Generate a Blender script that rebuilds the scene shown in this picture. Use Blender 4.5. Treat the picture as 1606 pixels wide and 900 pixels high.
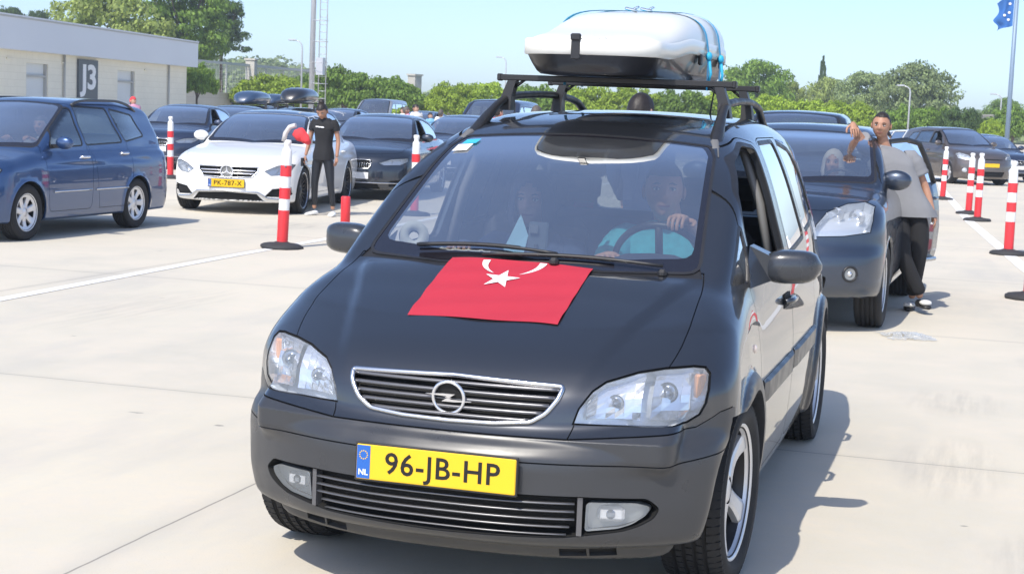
import bpy, bmesh, math, random
import numpy as np
from mathutils import Vector, Matrix
PI = math.pi
SC = bpy.context.scene
for _o in list(bpy.data.objects): bpy.data.objects.remove(_o)
COL = SC.collection
# ------------------------------------------------------------------ camera
cam_d = bpy.data.cameras.new('camera'); cam_o = bpy.data.objects.new('camera', cam_d); COL.objects.link(cam_o)
cam_d.sensor_width = 36; cam_d.lens = 36*2510/1606; cam_d.clip_start = .05; cam_d.clip_end = 4000
_yaw, _pit, _rol = math.radians(16.664), math.radians(6.263), math.radians(2.273)
_f = Vector((-math.sin(_yaw)*math.cos(_pit), math.cos(_yaw)*math.cos(_pit), -math.sin(_pit)))
_r = Vector((math.cos(_yaw), math.sin(_yaw), 0)); _u = _r.cross(_f)
_r2 = math.cos(_rol)*_r+math.sin(_rol)*_u; _u2 = -math.sin(_rol)*_r+math.cos(_rol)*_u
_m = Matrix((( _r2.x, _u2.x, -_f.x, 1.594), (_r2.y, _u2.y, -_f.y, -4.591), (_r2.z, _u2.z, -_f.z, 1.597), (0, 0, 0, 1)))
cam_o.matrix_world = _m; SC.camera = cam_o
cam_d.dof.use_dof = True; cam_d.dof.focus_distance = 5.0; cam_d.dof.aperture_fstop = 22
# ------------------------------------------------------------------ light
SUN_DIR = Vector((-.16, -.80, 1.02)).normalized()
SUN_EL = math.asin(SUN_DIR.z); SUN_AZ = math.atan2(SUN_DIR.x, SUN_DIR.y)
W = bpy.data.worlds.new('World'); SC.world = W; W.use_nodes = True
nt = W.node_tree; bg = nt.nodes['Background']; sky = nt.nodes.new('ShaderNodeTexSky')
sky.sky_type = 'NISHITA'; sky.sun_disc = False; sky.sun_elevation = SUN_EL; sky.sun_rotation = SUN_AZ
sky.air_density = .62; sky.dust_density = 1.05; sky.ozone_density = 3.0; sky.altitude = 0
nt.links.new(sky.outputs[0], bg.inputs[0]); bg.inputs[1].default_value = .15
sd = bpy.data.lights.new('sun', 'SUN'); sd.energy = 2.6; sd.angle = math.radians(.53); sd.color = (1, .94, .84)
so = bpy.data.objects.new('sun', sd); COL.objects.link(so)
so.rotation_euler = (-SUN_DIR).to_track_quat('-Z', 'Y').to_euler()
SC.view_settings.view_transform = 'Standard'; SC.view_settings.look = 'None'
SC.view_settings.exposure = .86; SC.view_settings.gamma = 1
SC.view_settings.use_curve_mapping = False
SC.render.resolution_x = 1024; SC.render.resolution_y = 573
SC.cycles.max_bounces = 8; SC.cycles.transparent_max_bounces = 16
# ------------------------------------------------------------------ materials
M = {}
def mat(name, col, rough=.5, metal=0, coat=0, spec=.5, var=0, scale=8, bump=0, bscale=60, emis=None, alpha=1, rvar=0, coatr=.03, sheen=0):
    if name in M: return M[name]
    m = bpy.data.materials.new(name); m.use_nodes = True; n = m.node_tree; p = n.nodes['Principled BSDF']
    p.inputs['Base Color'].default_value = (*col, 1); p.inputs['Roughness'].default_value = rough
    p.inputs['Metallic'].default_value = metal; p.inputs['Coat Weight'].default_value = coat
    p.inputs['Coat Roughness'].default_value = coatr; p.inputs['Specular IOR Level'].default_value = spec
    p.inputs['Sheen Weight'].default_value = sheen
    tc = n.nodes.new('ShaderNodeTexCoord')
    if var or rvar:
        nz = n.nodes.new('ShaderNodeTexNoise'); nz.inputs['Scale'].default_value = scale; nz.inputs['Detail'].default_value = 5
        n.links.new(tc.outputs['Object'], nz.inputs['Vector'])
    if var:
        mx = n.nodes.new('ShaderNodeMix'); mx.data_type = 'RGBA'
        mx.inputs[6].default_value = (*[max(0, c*(1-var)) for c in col], 1); mx.inputs[7].default_value = (*[min(1, c*(1+var)) for c in col], 1)
        n.links.new(nz.outputs['Fac'], mx.inputs[0]); n.links.new(mx.outputs[2], p.inputs['Base Color'])
    if rvar:
        mr = n.nodes.new('ShaderNodeMapRange'); mr.inputs[1].default_value = .3; mr.inputs[2].default_value = .7
        mr.inputs[3].default_value = max(0, rough-rvar); mr.inputs[4].default_value = rough+rvar
        n.links.new(nz.outputs['Fac'], mr.inputs[0]); n.links.new(mr.outputs[0], p.inputs['Roughness'])
    if bump:
        n2 = n.nodes.new('ShaderNodeTexNoise'); n2.inputs['Scale'].default_value = bscale; n2.inputs['Detail'].default_value = 4
        n.links.new(tc.outputs['Object'], n2.inputs['Vector'])
        b = n.nodes.new('ShaderNodeBump'); b.inputs['Strength'].default_value = bump; b.inputs['Distance'].default_value = .01
        n.links.new(n2.outputs['Fac'], b.inputs['Height']); n.links.new(b.outputs[0], p.inputs['Normal'])
    if emis:
        p.inputs['Emission Color'].default_value = (*emis[0], 1); p.inputs['Emission Strength'].default_value = emis[1]
    M[name] = m; return m

def glass(name, tint, k=1.7, rough=.0, film=0):
    if name in M: return M[name]
    m = bpy.data.materials.new(name); m.use_nodes = True; n = m.node_tree; n.nodes.remove(n.nodes['Principled BSDF'])
    out = n.nodes['Material Output']; tr = n.nodes.new('ShaderNodeBsdfTransparent'); gl = n.nodes.new('ShaderNodeBsdfGlossy')
    tr.inputs[0].default_value = (*tint, 1); gl.inputs['Roughness'].default_value = rough; gl.inputs[0].default_value = (1, 1, 1, 1)
    fr = n.nodes.new('ShaderNodeFresnel'); fr.inputs[0].default_value = 1.52
    ml = n.nodes.new('ShaderNodeMath'); ml.operation = 'MULTIPLY'; ml.inputs[1].default_value = k; ml.use_clamp = True
    mx = n.nodes.new('ShaderNodeMixShader')
    n.links.new(fr.outputs[0], ml.inputs[0]); n.links.new(ml.outputs[0], mx.inputs[0]); n.links.new(tr.outputs[0], mx.inputs[1])
    n.links.new(gl.outputs[0], mx.inputs[2]); n.links.new(mx.outputs[0], out.inputs[0])
    if film:     # pale dust veil, tinted blue to paint reflected sky haze into the pane
        df = n.nodes.new('ShaderNodeBsdfDiffuse'); df.inputs[0].default_value = (.62, .66, .72, 1); m2 = n.nodes.new('ShaderNodeMixShader'); tc = n.nodes.new('ShaderNodeTexCoord')
        nz = n.nodes.new('ShaderNodeTexNoise'); nz.inputs['Scale'].default_value = 5; nz.inputs['Detail'].default_value = 6; mr = n.nodes.new('ShaderNodeMapRange')
        mr.inputs[3].default_value = film*.5; mr.inputs[4].default_value = film*1.5; n.links.new(tc.outputs['Object'], nz.inputs['Vector']); n.links.new(nz.outputs['Fac'], mr.inputs[0])
        n.links.new(mr.outputs[0], m2.inputs[0]); n.links.new(mx.outputs[0], m2.inputs[1]); n.links.new(df.outputs[0], m2.inputs[2]); n.links.new(m2.outputs[0], out.inputs[0])
    M[name] = m; return m

# ------------------------------------------------------------------ naming
def tag(o, label=None, cat=None, group=None, kind=None):
    if label: o['label'] = label
    if cat: o['category'] = cat
    if group: o['group'] = group
    if kind: o['kind'] = kind
    return o
def empty(name, loc=(0, 0, 0), rz=0):
    o = bpy.data.objects.new(name, None); COL.objects.link(o); o.location = loc; o.rotation_euler = (0, 0, rz)
    o.empty_display_size = .2
    return o
def copy_tree(o, parent=None):
    c = o.copy(); COL.objects.link(c)
    if parent: c.parent = parent
    for ch in list(o.children): copy_tree(ch, c)
    return c

# ------------------------------------------------------------------ mesh builder
class MB:
    def __init__(s): s.v = []; s.f = []; s.m = []; s.s = []
    def add(s, vs, fs, mi=0, smooth=False):
        b = len(s.v); s.v += [tuple(map(float, v)) for v in vs]
        for f in fs: s.f.append(tuple(i+b for i in f)); s.m.append(mi); s.s.append(smooth)
        return s
    def box(s, c, d, mi=0, R=None, bev=0, tap=1.0):
        """centre, full dims, optional bevel, tap = top scale"""
        hx, hy, hz = d[0]/2, d[1]/2, d[2]/2
        if bev:
            b = min(bev, hx*.98, hy*.98, hz*.98); vs = []; ring = []
            # 24 vert chamfered box
            idx = {}
            for sx in (-1, 1):
                for sy in (-1, 1):
                    for sz in (-1, 1):
                        for a in range(3):
                            q = [sx*(hx-b), sy*(hy-b), sz*(hz-b)]; q[a] = (sx*hx, sy*hy, sz*hz)[a]
                            idx[(sx, sy, sz, a)] = len(vs); vs.append(q)
            fs = []
            for a in range(3):
                o1, o2 = [i for i in range(3) if i != a]
                for sg in (-1, 1):
                    q = []
                    for (p1, p2) in ((-1, -1), (1, -1), (1, 1), (-1, 1)):
                        k = [0, 0, 0]; k[a] = sg; k[o1] = p1; k[o2] = p2; q.append(idx[(*k, a)])
                    fs.append(q)
                    # edges along axis a
                for p1 in (-1, 1):
                    for p2 in (-1, 1):
                        k0 = [0, 0, 0]; k0[a] = -1; k0[o1] = p1; k0[o2] = p2; k1 = list(k0); k1[a] = 1
                        fs.append([idx[(*k0, o1)], idx[(*k1, o1)], idx[(*k1, o2)], idx[(*k0, o2)]])
            for sx in (-1, 1):
                for sy in (-1, 1):
                    for sz in (-1, 1): fs.append([idx[(sx, sy, sz, a)] for a in range(3)])
        else:
            vs = [[x*hx, y*hy, z*hz] for x in (-1, 1) for y in (-1, 1) for z in (-1, 1)]
            fs = [(0, 1, 3, 2), (4, 6, 7, 5), (0, 4, 5, 1), (2, 3, 7, 6), (0, 2, 6, 4), (1, 5, 7, 3)]
        if tap != 1: vs = [[x*(tap if z > 0 else 1), y*(tap if z > 0 else 1), z] for x, y, z in vs]
        cc = Vector(c)
        vs = [cc+(R @ Vector(v) if R else Vector(v)) for v in vs]
        return s.add(vs, fs, mi)
    def tube(s, path, r, n=8, mi=0, cap=True, close=False, flat=None, smooth=True):
        P = [Vector(p) for p in path]; k = len(P); rs = r if hasattr(r, '__len__') else [r]*k
        vs = []; up0 = None
        for i, p in enumerate(P):
            if close: d = (P[(i+1) % k]-P[i-1])
            else: d = P[min(i+1, k-1)]-P[max(i-1, 0)]
            d = d.normalized() if d.length > 1e-9 else Vector((0, 0, 1))
            if up0 is None: up0 = Vector((0, 0, 1)) if abs(d.z) < .9 else Vector((1, 0, 0))
            a = up0-d*up0.dot(d); a.normalize(); up0 = a; b = d.cross(a)
            for j in range(n):
                t = 2*PI*(j+.5)/n; sa, sb = (1, 1) if not flat else flat
                vs.append(p+a*math.cos(t)*rs[i]*sa+b*math.sin(t)*rs[i]*sb)
        fs = []
        for i in range(k if close else k-1):
            for j in range(n):
                a0 = i*n+j; a1 = i*n+(j+1) % n; b0 = ((i+1) % k)*n+j; b1 = ((i+1) % k)*n+(j+1) % n
                fs.append((a0, a1, b1, b0))
        s.add(vs, fs, mi, smooth)
        if cap and not close:
            b = len(s.v)-len(vs)
            s.f.append(tuple(range(b, b+n))[::-1]); s.m.append(mi); s.s.append(False)
            s.f.append(tuple(range(b+(k-1)*n, b+k*n))); s.m.append(mi); s.s.append(False)
        return s
    def lathe(s, prof, n=24, mi=0, T=None, smooth=True, a0=0, a1=2*PI):
        """prof [(r,h)] around local z; T matrix"""
        full = abs(a1-a0-2*PI) < 1e-6; vs = []; k = len(prof); nn = n if full else n+1
        for r, h in prof:
            for j in range(nn):
                t = a0+(a1-a0)*j/n; v = Vector((r*math.cos(t), r*math.sin(t), h)); vs.append(T @ v if T else v)
        fs = []
        for i in range(k-1):
            for j in range(n):
                j2 = (j+1) % nn; fs.append((i*nn+j, i*nn+j2, (i+1)*nn+j2, (i+1)*nn+j))
        return s.add(vs, fs, mi, smooth)
    def prism(s, poly, h0, h1, mi=0, T=None, smooth=False):
        """poly 2D list, extruded along local z"""
        n = len(poly); vs = [Vector((p[0], p[1], h0)) for p in poly]+[Vector((p[0], p[1], h1)) for p in poly]
        if T: vs = [T @ v for v in vs]
        fs = [tuple(range(n))[::-1], tuple(range(n, 2*n))]
        b = len(s.v); s.add(vs, fs, mi)
        for i in range(n):
            j = (i+1) % n; s.f.append((b+i, b+j, b+n+j, b+n+i)); s.m.append(mi); s.s.append(smooth)
        return s
    def ball(s, c, r, mi=0, n=16, m=10, T=None):
        rr = (r, r, r) if not hasattr(r, '__len__') else r; vs = []; fs = []
        for i in range(m+1):
            ph = PI*i/m
            for j in range(n):
                t = 2*PI*j/n; v = Vector((rr[0]*math.sin(ph)*math.cos(t), rr[1]*math.sin(ph)*math.sin(t), rr[2]*math.cos(ph)))
                if T: v = T @ v
                vs.append(v+Vector(c))
        for i in range(m):
            for j in range(n): fs.append((i*n+j, (i+1)*n+j, (i+1)*n+(j+1) % n, i*n+(j+1) % n))
        return s.add(vs, fs, mi, True)
    def mesh(s, name, mats):
        me = bpy.data.meshes.new(name); me.from_pydata(s.v, [], s.f)
        mats = mats if isinstance(mats, (list, tuple)) else [mats]
        for m in mats: me.materials.append(m)
        me.polygons.foreach_set('material_index', s.m); me.polygons.foreach_set('use_smooth', s.s)
        me.validate(); me.update()
        return me
    def build(s, name, mats, parent=None, loc=None, mod=None):
        o = bpy.data.objects.new(name, s.mesh(name, mats)); COL.objects.link(o)
        if parent: o.parent = parent
        if loc is not None: o.location = loc
        return o
def fixnormals(o):
    bm = bmesh.new(); bm.from_mesh(o.data); bmesh.ops.remove_doubles(bm, verts=bm.verts, dist=1e-6)
    bmesh.ops.recalc_face_normals(bm, faces=bm.faces); bm.to_mesh(o.data); bm.free(); return o
def Tm(loc, rx=0, ry=0, rz=0, s=1):
    return Matrix.Translation(loc) @ Matrix.Rotation(rz, 4, 'Z') @ Matrix.Rotation(ry, 4, 'Y') @ Matrix.Rotation(rx, 4, 'X') @ Matrix.Scale(s, 4)
def circ(cy, cz, r, n=36): return [(cy+r*math.cos(2*PI*i/n), cz+r*math.sin(2*PI*i/n)) for i in range(n)]
def rpoly(pts, r, n=4):
    """round the corners of a polygon"""
    out = []; k = len(pts)
    for i in range(k):
        a, b, c = np.array(pts[i-1], float), np.array(pts[i], float), np.array(pts[(i+1) % k], float)
        u = a-b; v = c-b; lu = np.linalg.norm(u); lv = np.linalg.norm(v); rr = r[i] if hasattr(r, '__len__') else r
        d = min(rr, lu*.45, lv*.45)
        if d < 1e-4: out.append(tuple(b)); continue
        p0 = b+u/lu*d; p1 = b+v/lv*d
        for t in np.linspace(0, 1, n): out.append(tuple((1-t)**2*p0+2*t*(1-t)*b+t*t*p1))
    return out
def outset(poly, d):
    P = np.array(poly, float); c = P.mean(0); n = len(P); area = sum(P[i-1][0]*P[i][1]-P[i][0]*P[i-1][1] for i in range(n))
    sg = 1 if area > 0 else -1; out = []
    for i in range(n):
        a = P[i]-P[i-1]; b = P[(i+1) % n]-P[i]; a /= max(np.linalg.norm(a), 1e-9); b /= max(np.linalg.norm(b), 1e-9)
        na = np.array([a[1], -a[0]])*sg; nb = np.array([b[1], -b[0]])*sg; m = na+nb; L = np.linalg.norm(m); m = m/max(L, 1e-6)
        out.append(tuple(P[i]+m*d/max(.5, m@na)))
    return out

# ------------------------------------------------------------------ lettering as real mesh
def text_mesh(name, body, size, T, m, parent=None, extrude=.002, bold=0, sx=1, align='CENTER', spacing=1.0):
    cu = bpy.data.curves.new(name, 'FONT'); cu.body = body; cu.size = size; cu.extrude = extrude; cu.align_x = align; cu.align_y = 'CENTER'
    cu.offset = bold; cu.resolution_u = 3; cu.space_character = spacing
    o = bpy.data.objects.new(name, cu); COL.objects.link(o)
    dg = bpy.context.evaluated_depsgraph_get(); me = bpy.data.meshes.new_from_object(o.evaluated_get(dg)); bpy.data.objects.remove(o)
    me.transform(T @ Matrix.Diagonal((sx, 1, 1, 1))); me.materials.clear(); me.materials.append(m)
    for p in me.polygons: p.material_index = 0
    q = bpy.data.objects.new(name, me); COL.objects.link(q)
    if parent: q.parent = parent
    return q
# ------------------------------------------------------------------ where a bearing and a distance from the viewpoint land on the ground
_CP = Vector((1.594, -4.591, 1.597))
def bearing(px, d):
    """ground point at depth d metres on the bearing px (0..1606 across the view)"""
    py = 175+(px-803)*.0397
    v = _f+_r2*((px-803)/2510)+_u2*((450-py)/2510); v = v/(v.dot(_f)); p = _CP+v*d
    return Vector((p.x, p.y, 0))
def zat(px, py, d):
    v = _f+_r2*((px-803)/2510)+_u2*((450-py)/2510); return (_CP+v*d).z
# ------------------------------------------------------------------ car body surfaces
def pch(pts):
    xs = np.array([p[0] for p in pts], float); ys = np.array([p[1] for p in pts], float)
    h = np.diff(xs); d = np.diff(ys)/h; m = np.zeros(len(xs))
    m[0] = d[0]; m[-1] = d[-1]
    for i in range(1, len(xs)-1):
        if d[i-1]*d[i] > 0:
            w1 = 2*h[i]+h[i-1]; w2 = h[i]+2*h[i-1]
            m[i] = (w1+w2)/(w1/d[i-1]+w2/d[i])
    X = np.linspace(xs[0], xs[-1], 1600); k = np.clip(np.searchsorted(xs, X, 'right')-1, 0, len(h)-1)
    t = (X-xs[k])/h[k]; hk = h[k]
    Y = (2*t**3-3*t**2+1)*ys[k]+(t**3-2*t**2+t)*hk*m[k]+(-2*t**3+3*t**2)*ys[k+1]+(t**3-t**2)*hk*m[k+1]
    return lambda v: np.interp(v, X, Y)

def smax(a, b, k):
    h = np.maximum(k-np.abs(a-b), 0)/k
    return np.maximum(a, b)+h*h*k*.25

def sstep(a, b, x):
    t = np.clip((x-a)/(b-a), 0, 1); return t*t*(3-2*t)

class Shape:
    """closed smooth car shell, x across, y rearward from the nose, z up"""
    def __init__(s, d):
        s.d = d
        for k in ('zt', 'wy', 'inz', 'fz', 'rz', 'roof', 'gy', 'ging', 'ws', 'rw'):
            setattr(s, k, pch(d[k]))
    def F(s, x, y, z):
        d = s.d; ax = np.abs(x); u = ax/d['W']
        zt = s.zt(y)-d['crown']*u**2.2
        if 'ridge' in d:
            x0, y0, x1, y1, hh = d['ridge']; ln = x0+(x1-x0)*(y-y0)/(y1-y0); zt = zt+hh*(1-sstep(-.02, .03, ax-ln))*sstep(.1, .3, y)*(1-sstep(.8, 1., y))
        dt = (z-zt)*d.get('tk', .95)
        bump = 0
        for yc, r, b, w in d.get('flare', ()):
            rr = np.hypot(y-yc, z-d['hub'])
            bump = bump+b*(1-sstep(r, r+w, rr))*((1-(1-sstep(.60, .68, z))*(y < yc)) if 'ledge' in d and yc < 2 else 1)
        ds = ax-(s.wy(y)-s.inz(z))-bump
        for y0, y1, z0, z1, b in d.get('crease', ()):
            ds = ds+b*np.exp(-((z-(z0+(z1-z0)*(y-y0)/(y1-y0)))/.018)**2)*sstep(y0-.1, y0+.1, y)*(1-sstep(y1-.1, y1+.1, y))
        if 'ledge' in d: ds = ds+np.interp(z, [.2, .26, .35, .44, .55, .63], [.12, .11, .098, .07, .035, .004])*sstep(.30, .47, y)*(1-sstep(.6, .9, y))
        if 'ledge' in d: ds = ds+.07*(1-sstep(.240, .268, z))*(1-sstep(.5, .6, y))
        if 'ledge' in d: ds = ds+.022*sstep(.585, .625, z)*(1-sstep(.40, .47, y))
        df = (s.fz(z)+d['nc']*u**d['np']-y)*.9
        dr = (y-(s.rz(z)-d['rc']*u**d['rp']))*.9
        low = smax(smax(ds, df, d.get('kf', .14)), dr, .14)
        low = smax(low, dt, d['ksh'])
        low = smax(low, d['zb']-z, .04)
        g = ax-(s.gy(y)-s.ging(z))
        g = smax(g, (z-(s.roof(y)-d['rcrown']*ax**2)), d['kroof'])
        g = smax(g, (s.ws(z)+d['wc']*ax**2-y)*d.get('kws', .5), d['kwsr'])
        g = smax(g, (y-(s.rw(z)-d['rwc']*ax**2))*.8, .10)
        g = smax(g, .5-z, .05)
        return -smax(-low, -g, d.get('kj', .03))
    def spine(s):
        d = s.d; return d['sy0'], d['sy1'], d['sz']
    def cast(s, P, D, t1=3.2, n=48):
        """farthest crossing from inside point P along D"""
        lo = np.zeros(len(P)); hi = np.full(len(P), t1)
        ts = np.linspace(0, t1, n); inside = np.zeros(len(P))
        prev = np.ones(len(P), bool)
        for a, b in zip(ts[:-1], ts[1:]):
            q = P+D*b; ins = s.F(q[:, 0], q[:, 1], q[:, 2]) < 0
            newly = prev & ~ins
            lo = np.where(newly, a, lo); hi = np.where(newly, b, hi)
            prev = prev & ins
        for _ in range(16):
            m = (lo+hi)/2; q = P+D*m[:, None]; ins = s.F(q[:, 0], q[:, 1], q[:, 2]) < 0
            lo = np.where(ins, m, lo); hi = np.where(ins, hi, m)
        return P+D*((lo+hi)/2)[:, None]
    def grad(s, P, e=.003):
        x, y, z = P.T
        g = np.stack([s.F(x+e, y, z)-s.F(x-e, y, z), s.F(x, y+e, z)-s.F(x, y-e, z), s.F(x, y, z+e)-s.F(x, y, z-e)], 1)/(2*e)
        return g
    def normal(s, P, e=.003):
        g = s.grad(P, e); return g/np.maximum(np.linalg.norm(g, axis=1), 1e-9)[:, None]
    def snap(s, P, it=3):
        for _ in range(it):
            g = s.grad(P); f = s.F(*P.T); P = P-g*np.clip(f/np.maximum((g*g).sum(1), 1e-6), -.03, .03)[:, None]
        return P
    def ray(s, o, dirn, tmax=8, n=4000):
        """first hit from outside"""
        o = np.array(o, float); dirn = np.array(dirn, float); dirn /= np.linalg.norm(dirn)
        t = np.linspace(0, tmax, n); q = o+dirn*t[:, None]; f = s.F(*q.T); i = np.argmax(f < 0)
        if f[i] >= 0: return None
        a, b = t[i-1], t[i]
        for _ in range(20):
            m = (a+b)/2; v = s.F(*(o+dirn*m)[:, None])[0]
            if v < 0: b = m
            else: a = m
        return o+dirn*a
    def front_y(s, x, z):
        p = s.ray((x, -1, z), (0, 1, 0), 3, 1500); return p[1]
    def side_x(s, y, z, sg=1):
        p = s.ray((sg*1.6, y, z), (-sg, 0, 0), 1.6, 800)
        return None if p is None else p[0]
    def top_z(s, x, y):
        p = s.ray((x, y, 2.4), (0, 0, -1), 2.4, 1200); return None if p is None else p[2]
    def grid(s, ns, nf, nt):
        """capsule grid: returns verts (m,3) and quads; both ends close to a pole"""
        y0, y1, zs = s.spine()
        phi = np.linspace(0, np.pi/2, nf+1)
        rows = [(y0, p, -1) for p in phi[1:-1]]+[(yy, np.pi/2, 0) for yy in np.linspace(y0, y1, ns)]+[(y1, p, 1) for p in phi[1:-1][::-1]]
        th = np.linspace(0, 2*np.pi, nt, endpoint=False)
        P = []; D = []
        for yy, p, sd in rows:
            a = np.sin(p); c = np.cos(p)*sd
            D.append(np.stack([a*np.sin(th), np.full(nt, c), a*np.cos(th)], 1)); P.append(np.tile([0, yy, zs], (nt, 1)))
        P.append(np.array([[0, y0, zs], [0, y1, zs]])); D.append(np.array([[0, -1, 0], [0, 1, 0]]))
        P = np.concatenate(P).astype(float); D = np.concatenate(D).astype(float)
        V = s.cast(P, D); n = len(rows); faces = []
        for i in range(n-1):
            for j in range(nt):
                k = (j+1) % nt; faces.append((i*nt+j, i*nt+k, (i+1)*nt+k, (i+1)*nt+j))
        for j in range(nt):
            k = (j+1) % nt
            faces.append((n*nt, k, j)); faces.append((n*nt+1, (n-1)*nt+j, (n-1)*nt+k))
        return V, faces
HERO = dict(W=.871, hub=.315, zb=.20, crown=.055, nc=.40, np=2.6, rc=.16, rp=2.6, ksh=.13, kf=.12,
    zt=[(-.3,.60),(.05,.70),(.12,.775),(.2,.815),(.35,.872),(.6,.965),(.85,1.045),(1.1,1.075),(1.6,1.085),(3.6,1.09),(4.3,1.08)],
    wy=[(-.2,.84),(.4,.855),(.85,.838),(1.3,.822),(2.0,.82),(3.0,.81),(3.6,.79),(3.9,.765),(4.35,.71)],
    inz=[(.1,.08),(.25,.03),(.4,.008),(.55,0),(.7,.004),(.85,.022),(.98,.05),(1.1,.09)],
    fz=[(.1,.18),(.2,.125),(.243,.115),(.266,.05),(.285,.03),(.31,.018),(.40,0),(.50,.0),(.54,.005),(.572,.024),(.603,.064),(.632,.080),(.72,.088),(.78,.115),(.9,.25)],
    rz=[(.1,4.22),(.3,4.30),(.45,4.317),(.6,4.31),(.65,4.27),(.9,4.24),(1.2,4.2)],
    roof=[(1.0,1.30),(1.4,1.44),(1.67,1.515),(1.95,1.575),(2.3,1.61),(2.8,1.622),(3.4,1.60),(3.9,1.555),(4.3,1.50)],
    gy=[(.7,.70),(1.0,.74),(1.4,.775),(2.2,.785),(3.2,.765),(3.8,.72),(4.3,.64)],
    ging=[(.9,-.01),(1.0,0),(1.2,.055),(1.4,.125),(1.5,.172),(1.6,.23),(1.7,.30)],
    ws=[(.6,.05),(1.03,.79),(1.25,1.155),(1.4,1.42),(1.51,1.66),(1.7,2.15)],
    rw=[(.9,4.26),(1.1,4.22),(1.3,4.12),(1.5,3.97),(1.6,3.8)],
    wc=.22, rwc=.15, kws=.5, kwsr=.05, kroof=.10, rcrown=.09, kj=.02,
    flare=[(.855,.40,.026,.04),(3.54,.40,.026,.04)],
    sy0=.75, sy1=3.7, sz=.50, ledge=1, ridge=(.385, .13, .60, .86, .015))
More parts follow.
